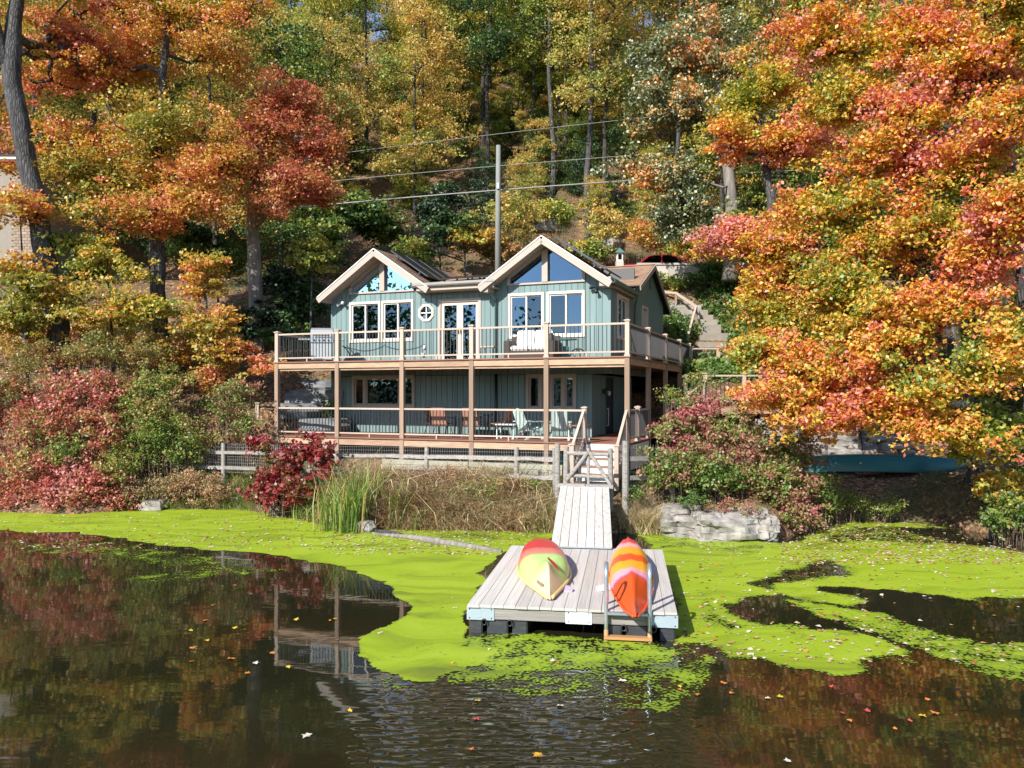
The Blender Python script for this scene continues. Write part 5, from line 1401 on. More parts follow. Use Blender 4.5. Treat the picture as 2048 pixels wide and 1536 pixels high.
# ================================================================== YARD, STAIRS UP THE SLOPE, SIDE DECKS
def rail_run(root, pts, z, sp=0.13, post_every=True):
    """posts + rails + balusters along a level polyline (world x,y)"""
    for p in pts:
        bx('railing_post', M['rail'], (p[0]-0.06, p[1]-0.06, z-0.3), (p[0]+0.06, p[1]+0.06, z+0.98), root); link('post_cap', CAPM, root, (p[0], p[1], z+0.98))
    for a, b in zip(pts[:-1], pts[1:]):
        a, b = Vector((a[0], a[1], z)), Vector((b[0], b[1], z))
        bar('top_rail', M['rail'], a + Vector((0,0,0.92)), b + Vector((0,0,0.92)), 0.075, 0.055, root)
        bar('bottom_rail', M['rail'], a + Vector((0,0,0.13)), b + Vector((0,0,0.13)), 0.05, 0.045, root)
        n = max(2, int((b-a).length/sp))
        for i in range(1, n):
            p = a.lerp(b, i/n); link('baluster', unit_for(M['iron']), root, (p.x, p.y, z+0.52), None, (0.019, 0.019, 0.76))
ld = empty('side_landing', (0,0,0), 0, 'raised tan landing with railing between the upper deck and the hillside stairs', 'landing')
zl_ = WZ(742, 33.0)
a, b = (WX(1382, 32.6), 32.6), (WX(1436, 32.6), 32.6)
rail_run(ld, [a, b, (b[0]+0.25, b[1]+1.6)], zl_)
for k in range(9): bx('deck_board', M['decking'], (a[0]-0.5, a[1]+k*0.2, zl_-0.06), (b[0]+0.3, a[1]+k*0.2+0.19, zl_-0.02), ld)
bx('rim_beam', M['iron'], (a[0]-0.4, a[1]-0.05, zl_-0.28), (b[0]+0.3, a[1]-0.01, zl_-0.06), ld)
bx('skirt_board', M['rail'], (a[0]+0.1, a[1]+0.05, zl_-1.6), (b[0]+0.2, a[1]+0.09, zl_-0.29), ld)
for i in range(12): bx('lattice_slat', M['rail'], (a[0]-1.2+i*0.11, a[1]+0.2, zl_-1.9), (a[0]-1.2+i*0.11+0.05, a[1]+0.23, zl_-0.3), ld)
# lower platform with rail, partly behind leaves
lp = empty('side_platform', (0,0,0), 0, 'brown deck platform with tan railing right of the house, half behind maple leaves', 'platform')
zp_ = WZ(812, 27.4)
p0_, p1_ = (WX(1410, 27.6), 27.6), (WX(1560, 27.6), 27.6)
rail_run(lp, [p0_, (WX(1488, 27.6), 27.6), p1_], zp_+0.15)
for k in range(12): bx('deck_board', M['decking'], (WX(1400, 27.2), 26.6+k*0.19, zp_-0.03), (WX(1660, 27.2), 26.6+k*0.19+0.18, zp_), lp)
bx('rim_beam', M['beam'], (WX(1400, 27.2), 26.55, zp_-0.25), (WX(1660, 27.2), 26.59, zp_-0.03), lp)
for px in (1410, 1520, 1640): bx('post', M['post'], (WX(px, 27)-0.07, 26.7, 1.2), (WX(px, 27)+0.07, 26.84, zp_-0.03), lp)
bar('top_rail', M['rail'], W(1332, 822, 25.2), W(1412, 764, 27.5), 0.075, 0.055, lp); bar('bottom_rail', M['rail'], W(1345, 868, 25.4), W(1412, 815, 27.5), 0.06, 0.05, lp)
for px in (1371,):
    p = W(px, 752, 27.9); bx('railing_post', M['rail'], (p.x-0.06, p.y-0.06, p.z-1.4), (p.x+0.06, p.y+0.06, p.z), lp); link('post_cap', CAPM, lp, p)
# stone stairs
ss = empty('hillside_stairs', (0,0,0), 0, 'pale stone stairs climbing the ivy slope to the road right of the house', 'stairs')
sp_ = [(1421, 705, 34.2), (1425, 685, 34.8), (1428, 667, 35.4), (1415, 650, 36.0), (1408, 640, 36.5), (1400, 631, 37.0), (1390, 621, 37.5), (1378, 611, 38.0), (1362, 603, 38.4)]
for i, (px, py, d) in enumerate(sp_):
    c = W(px, py, d); bx('step', M['stone_step'], (c.x-0.72, c.y-0.30, c.z-0.85), (c.x+0.55, c.y+0.45, c.z), ss)
hr = [W(1376, 672, 34.2), W(1392.5, 613, 36.2), W(1352, 586, 37.8), W(1318, 583, 38.6)]
for p, q_ in zip(hr[:-1], hr[1:]): bar('handrail', M['rail'], p, q_, 0.09, 0.10, ss)
for p in (hr[0], hr[1]-Vector((0,0.02,0)), hr[2]): bx('railing_post', M['post'], (p.x-0.045, p.y, p.z-1.0), (p.x+0.045, p.y+0.09, p.z-0.03), ss)
for i in range(16):     # rubble beside the stairs
    px, py = random.uniform(1335, 1398), random.uniform(612, 640); d = 36.5 + (640-py)*0.05
    c = W(px, py, d); o = bx('stone', M['rock'], (c.x-0.22, c.y-0.2, c.z-0.2), (c.x+0.22, c.y+0.2, c.z+0.06), ss); o.rotation_euler = (random.uniform(-.2,.2), random.uniform(-.2,.2), random.uniform(0,3))
# retaining wall of the road terrace
rw = empty('retaining_wall', (0,0,0), 0, 'pale concrete wall along the road edge above the ivy slope', 'wall')
x0, x1 = 6.3, 16; n = 6
for i in range(n):
    xa, xb = x0 + (x1-x0)*i/n, x0 + (x1-x0)*(i+1)/n - 0.02
    bx('block', M['concrete'], (xa, 39.3, 8.7), (xb, 39.6, 10.02), rw); bx('cap', M['concrete'], (xa, 39.24, 10.022), (xb, 39.66, 10.12), rw)
# lantern pillar
lpil = empty('lantern_pillar', (WX(1239, 39.0), 39.0, 9.0), 0, 'small white lantern with dark roof on a pillar behind the roof ridge', 'lantern')
MB().box((-0.18,-0.18,-0.4), (0.18,0.18,1.15)).build('pillar', M['concrete'], lpil); MB().box((-0.15,-0.15,1.15),(0.15,0.15,1.55)).build('lamp_box', M['white'], lpil)
MB().add([(-.25,-.25,1.55),(.25,-.25,1.55),(.25,.25,1.55),(-.25,.25,1.55),(0,0,1.85)], [(0,3,2,1),(0,1,4),(1,2,4),(2,3,4),(3,0,4)]).build('roof', M['gutter_teal'], lpil)
bx('pane', M['glass_low'], (-0.09,-0.16,1.22), (0.09,-0.152,1.48), lpil)
# red car on the road
car = empty('parked_car', (WX(1306, 41.9), 41.9, 9.46), 0.0, 'dark red sedan parked on the road behind the house roof', 'car')
body = [(-2.25,0.35),(-2.25,0.72),(-1.45,0.90),(1.75,0.95),(2.2,0.85),(2.25,0.4)]
MB().prism([(x, -0.88, z) for x, z in body], (0, 1.76, 0)).build('body', M['car_red'], car, bevel=0.05)
cab = [(-1.0,0.90),(-0.35,1.38),(0.75,1.44),(1.25,1.30),(1.75,0.94)]
MB().prism([(x, -0.74, z) for x, z in cab], (0, 1.48, 0)).build('roof', M['car_red'], car, bevel=0.05)
for pl in ([(-0.80,0.95),(-0.33,1.32),(0.28,1.38),(0.28,0.96)], [(0.36,0.96),(0.36,1.38),(0.72,1.37),(1.15,1.24),(1.45,0.97)]):
    MB().prism([(x, -0.756, z) for x, z in pl], (0, 0.008, 0)).build('window', M['car_glass'], car)
for X in (-1.45, 1.4):
    for Y in (-0.9, 0.72):
        w_ = MB().tube([(X, Y, 0.32), (X, Y+0.2, 0.32)], 0.32, 16).build('wheel', M['rubber'], car); MB().tube([(X, Y-0.005, 0.32), (X, Y+0.03, 0.32)], 0.2, 12).build('rim', M['steel'], w_)
MB().box((-2.27,-0.8,0.62),(-2.2,-0.45,0.74)).build('headlight', M['steel'], car)
# utility pole and cables
up = empty('utility_pole', (WX(996, 39.0), 38.9, gz(WX(996, 39.0), 38.9)), 0, 'grey wooden utility pole rising behind the roof between the gables', 'pole')
hz_ = WZ(291, 38.9) - up.location.z
MB().tube([(0,0,-0.5), (0,0,hz_*0.5), (0.02,0,hz_)], [0.16, 0.14, 0.115], 10).build('shaft', M['pole'], up, smooth=True)
bx('bracket', M['steel'], (-0.06,-0.2,hz_-2.2), (0.06,-0.1,hz_-1.9), up)
for i, (y0, y1, r, lb, dd) in enumerate([(276, 240, 0.018, 'highest of the three power cables crossing the woods behind the house', 44), (338, 312, 0.018, 'middle power cable crossing behind the utility pole', 41), (386, 362, 0.035, 'lowest, thickest power cable crossing behind the utility pole', 39.4)]):
    pts = []
    for k in range(25):
        f = k/24; px = 500 + f*1150
        py = y0 + (y1-y0)*(px-930)/(1240-930) + 26*(0.25-(f-0.45)**2)*(-1) + 6
        pts.append(W(px, py, dd))
    o = MB().tube(pts, r, 5).build('power_cable', M['gutter'], smooth=True); tag(o, lb, 'cable')
# brick house far left behind the trunk
bh = empty('brick_house', (WX(-40, 41), 42.5, gz(WX(-40, 41), 42.5)), 0, 'corner of a pale brick house with white eaves behind the leaning trunk', 'house')
zt = WZ(305, 41) - bh.location.z; xr = WX(30, 41) - bh.location.x
MB().box((-5, 0.06, -2), (xr-0.06, 6, zt-0.05)).build('wall', M['mortar'], bh)
bw, bhh = 0.30, 0.16
nz = int((zt+0.0)/bhh)
for k in range(nz):
    for j in range(4):
        xb = xr - (j+1)*bw + (0.15 if k % 2 else 0)
        if xb + bw > xr: bw_ = xr - xb
        else: bw_ = bw
        bx('brick', M['brick'], (xb+0.01, 0.0, k*bhh), (xb+bw_-0.012, 0.06, (k+1)*bhh-0.014), bh)
MB().box((-5.2, -0.35, zt), (xr+0.35, 6.3, zt+0.16)).build('fascia', M['white'], bh); MB().box((-5.2,-0.3,zt-0.12),(xr+0.1,0.3,zt-0.002)).build('frieze', M['car_red'], bh)
MB().prism([(-5.2,-0.4,zt+0.16),(xr+0.4,-0.4,zt+0.16),(xr+0.4,3,zt+1.6),(-5.2,3,zt+1.6)],(0,0,0.08)).build('roof', M['panel'], bh)
# landing rail and pickets left of the porch
lr = empty('left_landing_rail', (0,0,0), 0, 'small white railing behind the left end of the lower deck', 'railing')
rail_run(lr, [(WX(515, 28), 28.0), (WX(556, 28.2), 28.2), (WX(583, 29.2), 29.2)], WZ(862, 28))
pk = empty('picket_fence', (0,0,0), 0, 'grey picket fence in shade behind the left deck post', 'fence')
for i in range(13):
    c = W(541 + i*6.2, 770 - i*0.5, 31.5); bx('picket', M['grey_wood'], (c.x-0.035, c.y, c.z-0.9), (c.x+0.035, c.y+0.03, c.z+0.55), pk)
for z in (-0.5, 0.3):
    c0, c1 = W(536, 770, 31.5), W(622, 764, 31.5); bar('rail', M['grey_wood'], c0 + Vector((0,0.05,z)), c1 + Vector((0,0.05,z)), 0.04, 0.08, pk)

# ------------------------------------------------------------------ rocks
def rock(name, c, sz, label, m='rock', seed=0, rz=0.0, group=None, parent=None, flat=0.0, sub=3):
    bm = bmesh.new(); bmesh.ops.create_cube(bm, size=2.0)
    bmesh.ops.subdivide_edges(bm, edges=bm.edges[:], cuts=sub, use_grid_fill=True)
    co = np.array([v.co for v in bm.verts]); nrm = np.linalg.norm(co, axis=1)[:, None]
    co = co*0.40 + co/nrm*0.66
    k = (fbm(co[:, 0]*1.1+seed*7.3, co[:, 1]*1.1, seed, 4, co[:, 2]*1.6)-0.46)
    if sub > 9: k = k*0.9 - 0.22*(1-np.abs(2*fbm(co[:, 0]*1.3+3, co[:, 1]*1.3, seed+5, 4, co[:, 2]*0.9)-0.95))**6
    co *= (1 + k*0.75)[:, None]
    st = np.round(co[:, 2]*3)/3; co[:, 2] = co[:, 2]*0.55 + st*0.45
    for v, p in zip(bm.verts, co): v.co = p
    me = bpy.data.meshes.new('rock'); bm.to_mesh(me); bm.free()
    me.materials.append(M[m])
    o = link(name, me, parent, c, (0, 0, rz), (sz[0]/2, sz[1]/2, sz[2]/2))
    if label: tag(o, label, 'rock', group)
    return o
def bigslab():
    r = empty('shore_ledge', (0,0,0), 0, 'long pale grey rock ledge at the waterline right of the ramp', 'rock')
    for px0, px1, py0, py1, d, sd in ((1318, 1412, 1016, 1068, 19.5, 11), (1388, 1520, 1024, 1082, 19.0, 12), (1488, 1555, 1022, 1082, 19.0, 13), (1335, 1470, 1006, 1022, 20.4, 14)):
        a, b = W(px0, py1, d), W(px1, py0, d)
        o = rock('rock_slab', ((a.x+b.x)/2, d+0.55, (a.z+b.z)/2-0.12), (abs(b.x-a.x)*1.12, 1.7, abs(b.z-a.z)*1.35), None, 'rock', sd, 0.12, None, r, sub=17)
bigslab()
for i, (px, py, w_, h_, lb, m_) in enumerate([
    (300, 1013, 0.75, 0.35, 'low rounded rock at the waterline below the left shrubs', 'rock'), (505, 1000, 0.95, 0.75, 'pale boulder at the waterline left of the crimson shrub', 'rock'),
    (470, 1008, 0.55, 0.5, 'brown boulder against the pale boulder on the left shore', 'rock'), (560, 1022, 0.8, 0.55, 'cracked grey boulder under the crimson shrub', 'rock'),
    (728, 1056, 0.5, 0.3, 'small tan rock in the duckweed between the cattails', 'rock'), (535, 985, 0.8, 0.5, 'flat topped boulder behind the waterline rocks on the left shore', 'rock'),
    (1690, 955, 1.2, 0.35, 'long flat stone under the green canoe', 'rock'), (1850, 955, 0.8, 0.4, 'mossy stone propping the right end of the canoe', 'rock')]):
    z = 0.05 if py > 975 else None
    if z is not None: p = Wg(px, py, 0.12)
    else: p = Wg(px, py, 0.95)
    rock('rock', (p.x, p.y+0.2, p.z), (w_, w_*0.8, h_), lb, m_, 30+i, i*0.7)
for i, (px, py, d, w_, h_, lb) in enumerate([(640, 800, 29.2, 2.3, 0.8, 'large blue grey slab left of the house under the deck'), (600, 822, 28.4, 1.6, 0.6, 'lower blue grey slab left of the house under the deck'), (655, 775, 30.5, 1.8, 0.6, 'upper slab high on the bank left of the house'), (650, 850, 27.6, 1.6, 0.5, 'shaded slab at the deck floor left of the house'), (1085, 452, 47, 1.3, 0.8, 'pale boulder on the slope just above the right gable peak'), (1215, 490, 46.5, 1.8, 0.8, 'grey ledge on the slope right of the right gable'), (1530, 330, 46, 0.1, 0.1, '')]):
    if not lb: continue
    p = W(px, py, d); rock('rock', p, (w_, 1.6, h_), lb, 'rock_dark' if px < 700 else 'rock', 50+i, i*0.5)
# dry stone wall behind the canoe
dw_ = empty('dry_stone_wall', (0,0,0), 0, 'rough dry stone wall in the shade behind the green canoe', 'wall')
rms = []
for s in range(5):
    t_ = rock('stone', (0,0,0), (2,2,2), None, 'rock', 80+s, sub=2); rms.append(t_.data); bpy.data.objects.remove(t_)
for r_ in range(6):
    x = 8.2 + random.uniform(0, 0.2)
    while x < 15.5:
        w_ = random.uniform(0.35, 0.75)
        o = link('stone', random.choice(rms), dw_, (x + w_/2, 26.0 - 0.12*(x-8)+r_*0.09 + random.uniform(-.06,.06), 1.35 + r_*0.235), (random.uniform(-.1,.1), random.uniform(-.1,.1), random.choice([0, 3.14])), (w_*0.54, 0.3, 0.135))
        x += w_*0.97
# canoe upside down on stones
cn = empty('canoe', W(1755, 938, 23.9), math.radians(-9), 'deep teal canoe lying upside down on stones under the red maple', 'canoe')
Lc = 4.9; n = 30; k = 12; V = []; Fc = []
for i in range(n+1):
    t = i/n; w_ = 0.43*(max(0.0, 1-abs(2*t-1)**2.4))**0.75 + 0.012; rise = -0.16*abs(2*t-1)**3
    for j in range(k+1):
        a = math.pi*j/k; V.append(((t-0.5)*Lc, math.cos(a)*w_, rise + 0.50*max(0, math.sin(a))**0.42 * (1.0 if 0.02 < t < 0.98 else 0.75) - 0.05))
for i in range(n):
    for j in range(k): a = i*(k+1)+j; Fc.append((a, a+k+1, a+k+2, a+1))
MB().add(V, Fc).build('hull', M['deep_teal'], cn, smooth=True)
for s in (-1, 1):
    MB().tube([((t-0.5)*Lc, s*(0.43*(1-abs(2*t-1)**2.4)**0.75+0.02), -0.05-0.16*abs(2*t-1)**3) for t in np.linspace(0.01, 0.99, 20)], 0.02, 6).build('gunwale', M['iron'], cn, smooth=True)
def text_obj(name, body, size, loc, rot, parent, m, ext=0.002):
    c = bpy.data.curves.new(name, 'FONT'); c.body = body; c.size = size; c.align_x = 'CENTER'; c.align_y = 'CENTER'; c.extrude = ext
    o = bpy.data.objects.new(name, c); COL.objects.link(o); dg = bpy.context.evaluated_depsgraph_get()
    me = bpy.data.meshes.new_from_object(o.evaluated_get(dg)); bpy.data.objects.remove(o)
    me.materials.clear(); me.materials.append(m)
    return link(name, me, parent, loc, rot)
for i in range(9):   # worn pale lettering strip on the canoe side
    bx('worn_lettering', M['white'], (-0.62+i*0.075, -0.418, 0.165), (-0.57+i*0.075+random.uniform(-.01,.01), -0.412, 0.225), cn)
# driftwood log in the duckweed and a short log on the left
lg0, lg1 = Wg(745, 1068, 0.02), Wg(1003, 1104, 0.02)
lgm = MB().tube([lg0, lg0.lerp(lg1, .3) + Vector((0,.12,.03)), lg0.lerp(lg1, .45) + Vector((0,-.02,.05)), lg0.lerp(lg1, .7) + Vector((0,.06,.02)), lg1], [0.035, 0.06, 0.085, 0.08, 0.05], 9).build('log', M['bark_pale'], smooth=True)
tag(lgm, 'long half sunken grey log in the duckweed left of the dock', 'log')
lg2 = MB().tube([Wg(752, 1062, 0.03), Wg(785, 1066, 0.05), Wg(815, 1072, 0.02)], [0.05, 0.06, 0.03], 8).build('log', M['bark'], smooth=True)
tag(lg2, 'short dark log beside the tan rock at the cattails', 'log')
# ================================================================== HERO TREES
def pth(pts, d): return [W(px, py, d + (dd if dd else 0)) for px, py, dd in pts]
# left: big leaning trunk
p = pth([(140,800,0.6),(120,690,0.3),(98,560,0),(78,450,0),(58,340,0),(38,235,0),(22,130,0),(28,40,0.3),(36,-60,0.6),(60,-220,1.2)], 27.5)
make_tree('maple_tree', 'huge leaning grey trunk at the left edge carrying a red orange crown', 'tree', p[0], p, [0.44,0.39,0.35,0.34,0.33,0.32,0.31,0.25,0.20,0.12],
    [B(60,-60,27,190,80,36,None,0.05), B(150,150,30.5,130,110,70,None,0.22), B(-30,120,28.5,60,150,24,None,0.05), B(230,30,31,130,80,50,None,0.15), B(120,280,30.5,110,60,45,None,0.2)], 'maple_orange', 130, 0.66, 0.125, 'bark', tseed=3, twig=0.022)
mb = MB(); mb.tube([W(24,140,27.5)-Vector(p[0]), W(0,95,27.4)-Vector(p[0]), W(-20,20,27.2)-Vector(p[0]), W(-60,-120,27)-Vector(p[0])], [0.30,0.24,0.20,0.12], 9)
mb.build('limb', M['bark'], [o for o in COL.objects if o.name.startswith('maple_tree')][0], smooth=True)
# left centre: orange maple
p = pth([(332,790,0.3),(324,690,0),(316,580,0),(310,450,0),(316,330,0),(322,220,0.2),(330,110,0.4),(338,0,0.6),(345,-120,0.8)], 30)
make_tree('maple_tree', 'tall orange and yellow maple left of the house with a grey trunk in mid crown', 'tree', p[0], p, [0.36,0.30,0.27,0.25,0.21,0.17,0.13,0.09,0.05],
    [B(180,330,29,130,75,70,None,0.16), B(330,250,29.3,170,80,80,None,0.0), B(440,330,29.5,110,60,55,None,0.12), B(250,120,30.5,150,80,65,None,0.06), B(420,90,31,120,90,55,None,0.14), B(480,30,31,80,60,25,None,0.22),
     B(240,420,28.6,150,40,55,None,-0.05), B(380,400,29,110,36,40,None,0.12), B(330,0,31,120,60,40,None,-0.1), B(300,340,30,60,60,30,None,0.1)], 'maple_orange', 125, 0.68, 0.12, 'bark', tseed=8, flat=0.6, twig=0.021)
# rust maple
p = pth([(514,745,0),(511,650,0),(510,540,0),(503,420,0),(515,330,0.2),(528,250,0.4),(535,160,0.5)], 32.5)
make_tree('maple_tree', 'rust red maple with a pale trunk just left of the house', 'tree', p[0], p, [0.34,0.31,0.29,0.24,0.17,0.12,0.06],
    [B(560,220,32,100,60,45,None,0.0), B(620,300,32,90,50,45,None,0.05), B(650,375,31.5,50,40,25,None,0.1), B(560,390,31,110,45,50,None,0.05), B(490,270,32,80,60,35,None,-0.1), B(540,320,31.5,100,50,40,None,0)], 'maple_rust', 125, 0.68, 0.12, 'bark_pale', tseed=12, flat=0.55, twig=0.018)
# saplings and lower growth, left
def sap(lbl, px, d, blobs, leaf, py0=760, r=0.07, **kw):
    x = WX(px, d); z = gz(x, d); c = blobs[0][0]
    p = [Vector((x, d, z-0.1)), Vector((x*0.6+c.x*0.4, d*0.6+c.y*0.4, z*0.5+c.z*0.5)), Vector((c.x, c.y, c.z))]
    kw.setdefault('per', 85); kw.setdefault('crad', 0.5); kw.setdefault('size', 0.13)
    return make_tree('sapling', lbl, 'tree', p[0], p, [r, r*0.8, r*0.3], blobs, leaf, bark='bark', **kw)
sap('yellow orange sapling in front of the leaning trunk at the left edge', 60, 26.5, [B(40,430,26.6,80,60,34), B(60,560,26.5,90,70,45), B(20,640,26.3,80,50,30), B(160,600,26.6,80,70,35)], 'maple_orange', flat=0.4, tseed=21)
sap('yellow green sapling between the leaning trunk and the orange maple', 230, 27.5, [B(215,520,27.5,80,60,40), B(250,620,27.2,90,60,40), B(160,490,28,60,50,25)], 'yellow_green', tseed=22)
sap('orange sapling right of the grey maple trunk, beside the deck', 425, 28.0, [B(410,560,28,70,60,40,None,0.0), B(400,640,27.5,80,40,35,None,0.05), B(470,705,27.5,60,30,25,None,0.2), B(520,735,27.2,30,22,12,None,0.1)], 'maple_orange', flat=0.35, tseed=25)
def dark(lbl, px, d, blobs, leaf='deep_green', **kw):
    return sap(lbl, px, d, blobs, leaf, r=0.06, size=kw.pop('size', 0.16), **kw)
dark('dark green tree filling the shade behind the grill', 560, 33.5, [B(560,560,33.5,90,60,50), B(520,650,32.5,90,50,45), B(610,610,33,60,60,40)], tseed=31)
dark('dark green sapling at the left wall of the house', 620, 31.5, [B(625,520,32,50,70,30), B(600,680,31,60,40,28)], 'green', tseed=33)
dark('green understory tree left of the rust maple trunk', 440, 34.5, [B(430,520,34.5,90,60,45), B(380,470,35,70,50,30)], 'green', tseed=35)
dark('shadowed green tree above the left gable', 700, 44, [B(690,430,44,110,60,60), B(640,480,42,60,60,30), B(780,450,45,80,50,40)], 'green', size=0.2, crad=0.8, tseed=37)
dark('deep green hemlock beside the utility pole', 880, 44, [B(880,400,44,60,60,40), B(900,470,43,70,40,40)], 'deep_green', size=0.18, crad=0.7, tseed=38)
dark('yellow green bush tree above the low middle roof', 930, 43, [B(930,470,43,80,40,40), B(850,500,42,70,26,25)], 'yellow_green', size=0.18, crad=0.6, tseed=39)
for i, (px, py, rx, ry, d, lf, lb) in enumerate([
    (1030, 430, 60, 40, 46, 'gold', 'orange shrub behind the utility pole above the right gable'), (1110, 425, 50, 30, 47, 'yellow_green', 'yellow shrub just above the right gable peak'),
    (1220, 445, 50, 45, 46, 'gold', 'golden shrub at the foot of the curved trunk'), (1300, 470, 50, 35, 45, 'maple_orange', 'orange shrub above the parked car'),
    (1370, 490, 50, 28, 43.5, 'yellow_green', 'pale green shrub right of the parked car'), (1000, 500, 50, 30, 44, 'shrub_yellow', 'low tan shrub at the foot of the utility pole'),
    (1180, 500, 40, 22, 45, 'yellow_green', 'low shrub behind the right roof slope'), (1420, 500, 60, 30, 42, 'maple_fire', 'pink orange shrub above the road wall')]):
    make_shrub('shrub', lb, 'shrub', [B(px, py, d, rx, ry, 40)], lf, 70, 0.55, 0.17, tseed=60+i)
# right: olive tree behind the road
p = pth([(1462,560,0),(1462,450,0),(1458,330,0),(1440,200,0),(1420,60,0.3),(1410,-80,0.6)], 37)
make_tree('oak_tree', 'tall olive green oak with glinting leaves right of the house', 'tree', p[0], p, [0.34,0.30,0.26,0.2,0.13,0.07],
    [B(1400,80,37,120,110,75), B(1350,220,36.5,100,80,60), B(1330,330,36,90,70,55), B(1400,430,35.5,90,50,50), B(1480,260,36.5,70,90,45), B(1320,120,38,80,80,40), B(1430,-40,37,150,70,45), B(1350,410,36,60,50,30)], 'olive', 130, 0.75, 0.145, 'bark_pale', tseed=41, up=0.25)
# yellow green maple in front of it
p = pth([(1600,760,0),(1590,600,0),(1545,420,0),(1530,330,0),(1515,220,0),(1500,120,0.2)], 27)
make_tree('maple_tree', 'yellow green maple between the olive oak and the red maple', 'tree', p[0], p, [0.22,0.2,0.18,0.15,0.11,0.05],
    [B(1520,190,27,80,50,45,None,-0.22), B(1570,140,27,80,60,45,None,-0.20), B(1460,280,26.5,60,50,30,None,-0.18), B(1600,290,26,110,70,60,None,0.05), B(1560,480,25.5,110,60,60,None,0.02), B(1555,560,25.5,50,45,30,None,0.02), B(1480,465,26.5,70,30,34,None,0.25), B(1560,640,24.5,90,60,50,None,-0.15), B(1515,690,25,45,40,30,None,-0.12), B(1430,500,30,40,12,12,None,0.2)], 'maple_fire', 115, 0.56, 0.115, 'bark', tseed=44, flat=0.6)
# great red maple at the right
p = pth([(1948,1015,0),(1950,940,0),(1945,850,0),(1920,760,0.2),(1900,640,0.3),(1890,500,0.5),(1880,380,0.8),(1870,240,1),(1860,100,1.2),(1850,-60,1.4)], 21.5)
make_tree('maple_tree', 'great red, orange and yellow maple leaning over the pond at the right edge', 'tree', p[0], p, [0.32,0.27,0.24,0.21,0.19,0.16,0.13,0.10,0.07,0.03],
    [B(1620,730,20,130,60,75,None,0.10), B(1580,790,19.5,90,40,45,None,0.18), B(1750,680,19,140,80,100,None,0.08), B(1860,620,18.5,110,60,75,None,0.12), B(1800,800,18.5,150,55,85,None,0.10), B(1690,840,19,110,30,44,None,0.14), B(1850,845,18.5,90,30,40,None,0.05), B(1560,700,20.5,70,40,35,None,-0.1),
     B(1700,560,20.5,110,60,55,None,-0.06), B(1800,480,20.5,130,70,65,None,-0.12), B(1960,520,18,100,90,60,None,0.12), B(2000,720,17.5,80,90,55,None,-0.05), B(1960,860,18,60,60,35,None,-0.25), B(1640,400,21,110,60,65,None,0.08), B(1750,330,21,120,70,70,None,0.18), B(1900,330,20,130,90,75,None,0.14), B(1900,430,20,100,60,45,None,-0.05), B(1650,560,20.5,90,50,40,None,0.05)],
    'maple_fire', 100, 0.48, 0.105, 'bark', tseed=46, flat=0.6, bough=0.9, tone_f=0.85, twig=0.016)
p = pth([(2075,1040,0),(2070,860,0),(2060,640,0),(2040,460,0),(2010,300,0.2),(1985,150,0.4),(1970,0,0.6),(1960,-120,0.7)], 20.5)
make_tree('maple_tree', 'orange gold maple filling the upper right corner', 'tree', p[0], p, [0.3,0.27,0.24,0.2,0.16,0.12,0.08,0.04],
    [B(1640,60,21.5,110,70,60,None,0.08), B(1780,90,21,130,90,75,None,0.0), B(1930,110,20,130,100,80,None,0.10), B(1680,190,21.5,110,60,55,None,0.02), B(1820,220,20.5,110,60,55,None,0.05), B(2010,230,18.5,80,90,55,None,0.08), B(1700,-60,21.5,160,60,50,None,0.0), B(1930,-60,20.5,160,70,50,None,0.05), B(2040,420,17,60,70,35,None,0.12), B(2060,20,19,70,100,40,None,0.05)],
    'maple_fire', 112, 0.50, 0.104, 'bark', tseed=49, flat=0.6, tone_f=0.8, twig=0.016)
sap('bright green sapling under the red maple', 1720, 25.5, [B(1720,470,25.5,90,60,40), B(1680,540,25,80,60,35)], 'ivy', tseed=51)
sap('yellow leaved sapling at the pond edge by the dark maple trunk', 1985, 19.0, [B(1980,960,19,60,50,40,None,0.2), B(2020,1000,18.6,40,40,25), B(1940,900,19.5,40,40,22,None,0.25), B(2040,880,18.4,40,60,25,None,-0.1)], 'yellow_green', size=0.12, crad=0.32, per=60, tseed=52)

# ================================================================== FOREST ON THE HILL: prototypes and copies
def proto(H, crown0, nb, per, size, crad, leaf, bark, lean=0.0, width=0.22, tseed=5, droop=0.0, flat=0.5, asp=0.6):
    b = Vector((0, 0, 0)); n = 7
    path = [Vector((lean*H*(k/n)**1.5 + (0.1*math.sin(k*1.7) if k else 0), 0.08*math.cos(k*2.1) if k else 0, H*k/n - (0.6 if k == 0 else 0))) for k in range(n+1)]
    rads = [0.17*(1-0.85*k/n)*H/18 + 0.01 for k in range(n+1)]
    blobs = []
    for k in range(nb):
        f = k/(nb-1); z = H*(crown0 + (1.02-crown0)*f); wd = H*width*(0.55 + 0.75*math.sin(math.pi*(0.15+0.72*f)))*0.8
        a = rng.random()*6.28
        blobs.append((path[min(n, int(f*n))]*0 + Vector((path[int(min(n, n*(crown0+(1-crown0)*f)))].x + math.cos(a)*wd*0.45, math.sin(a)*wd*0.45, z)), (wd, wd, H*0.085), 17, (rng.random()-0.5)*0.25))
    return make_tree('forest_tree', None, None, b, path, rads, blobs, leaf, per, crad, size, bark, None, flat, 0.35, tseed, 0.5, droop, 0.02, 6, asp, sun=0.4)
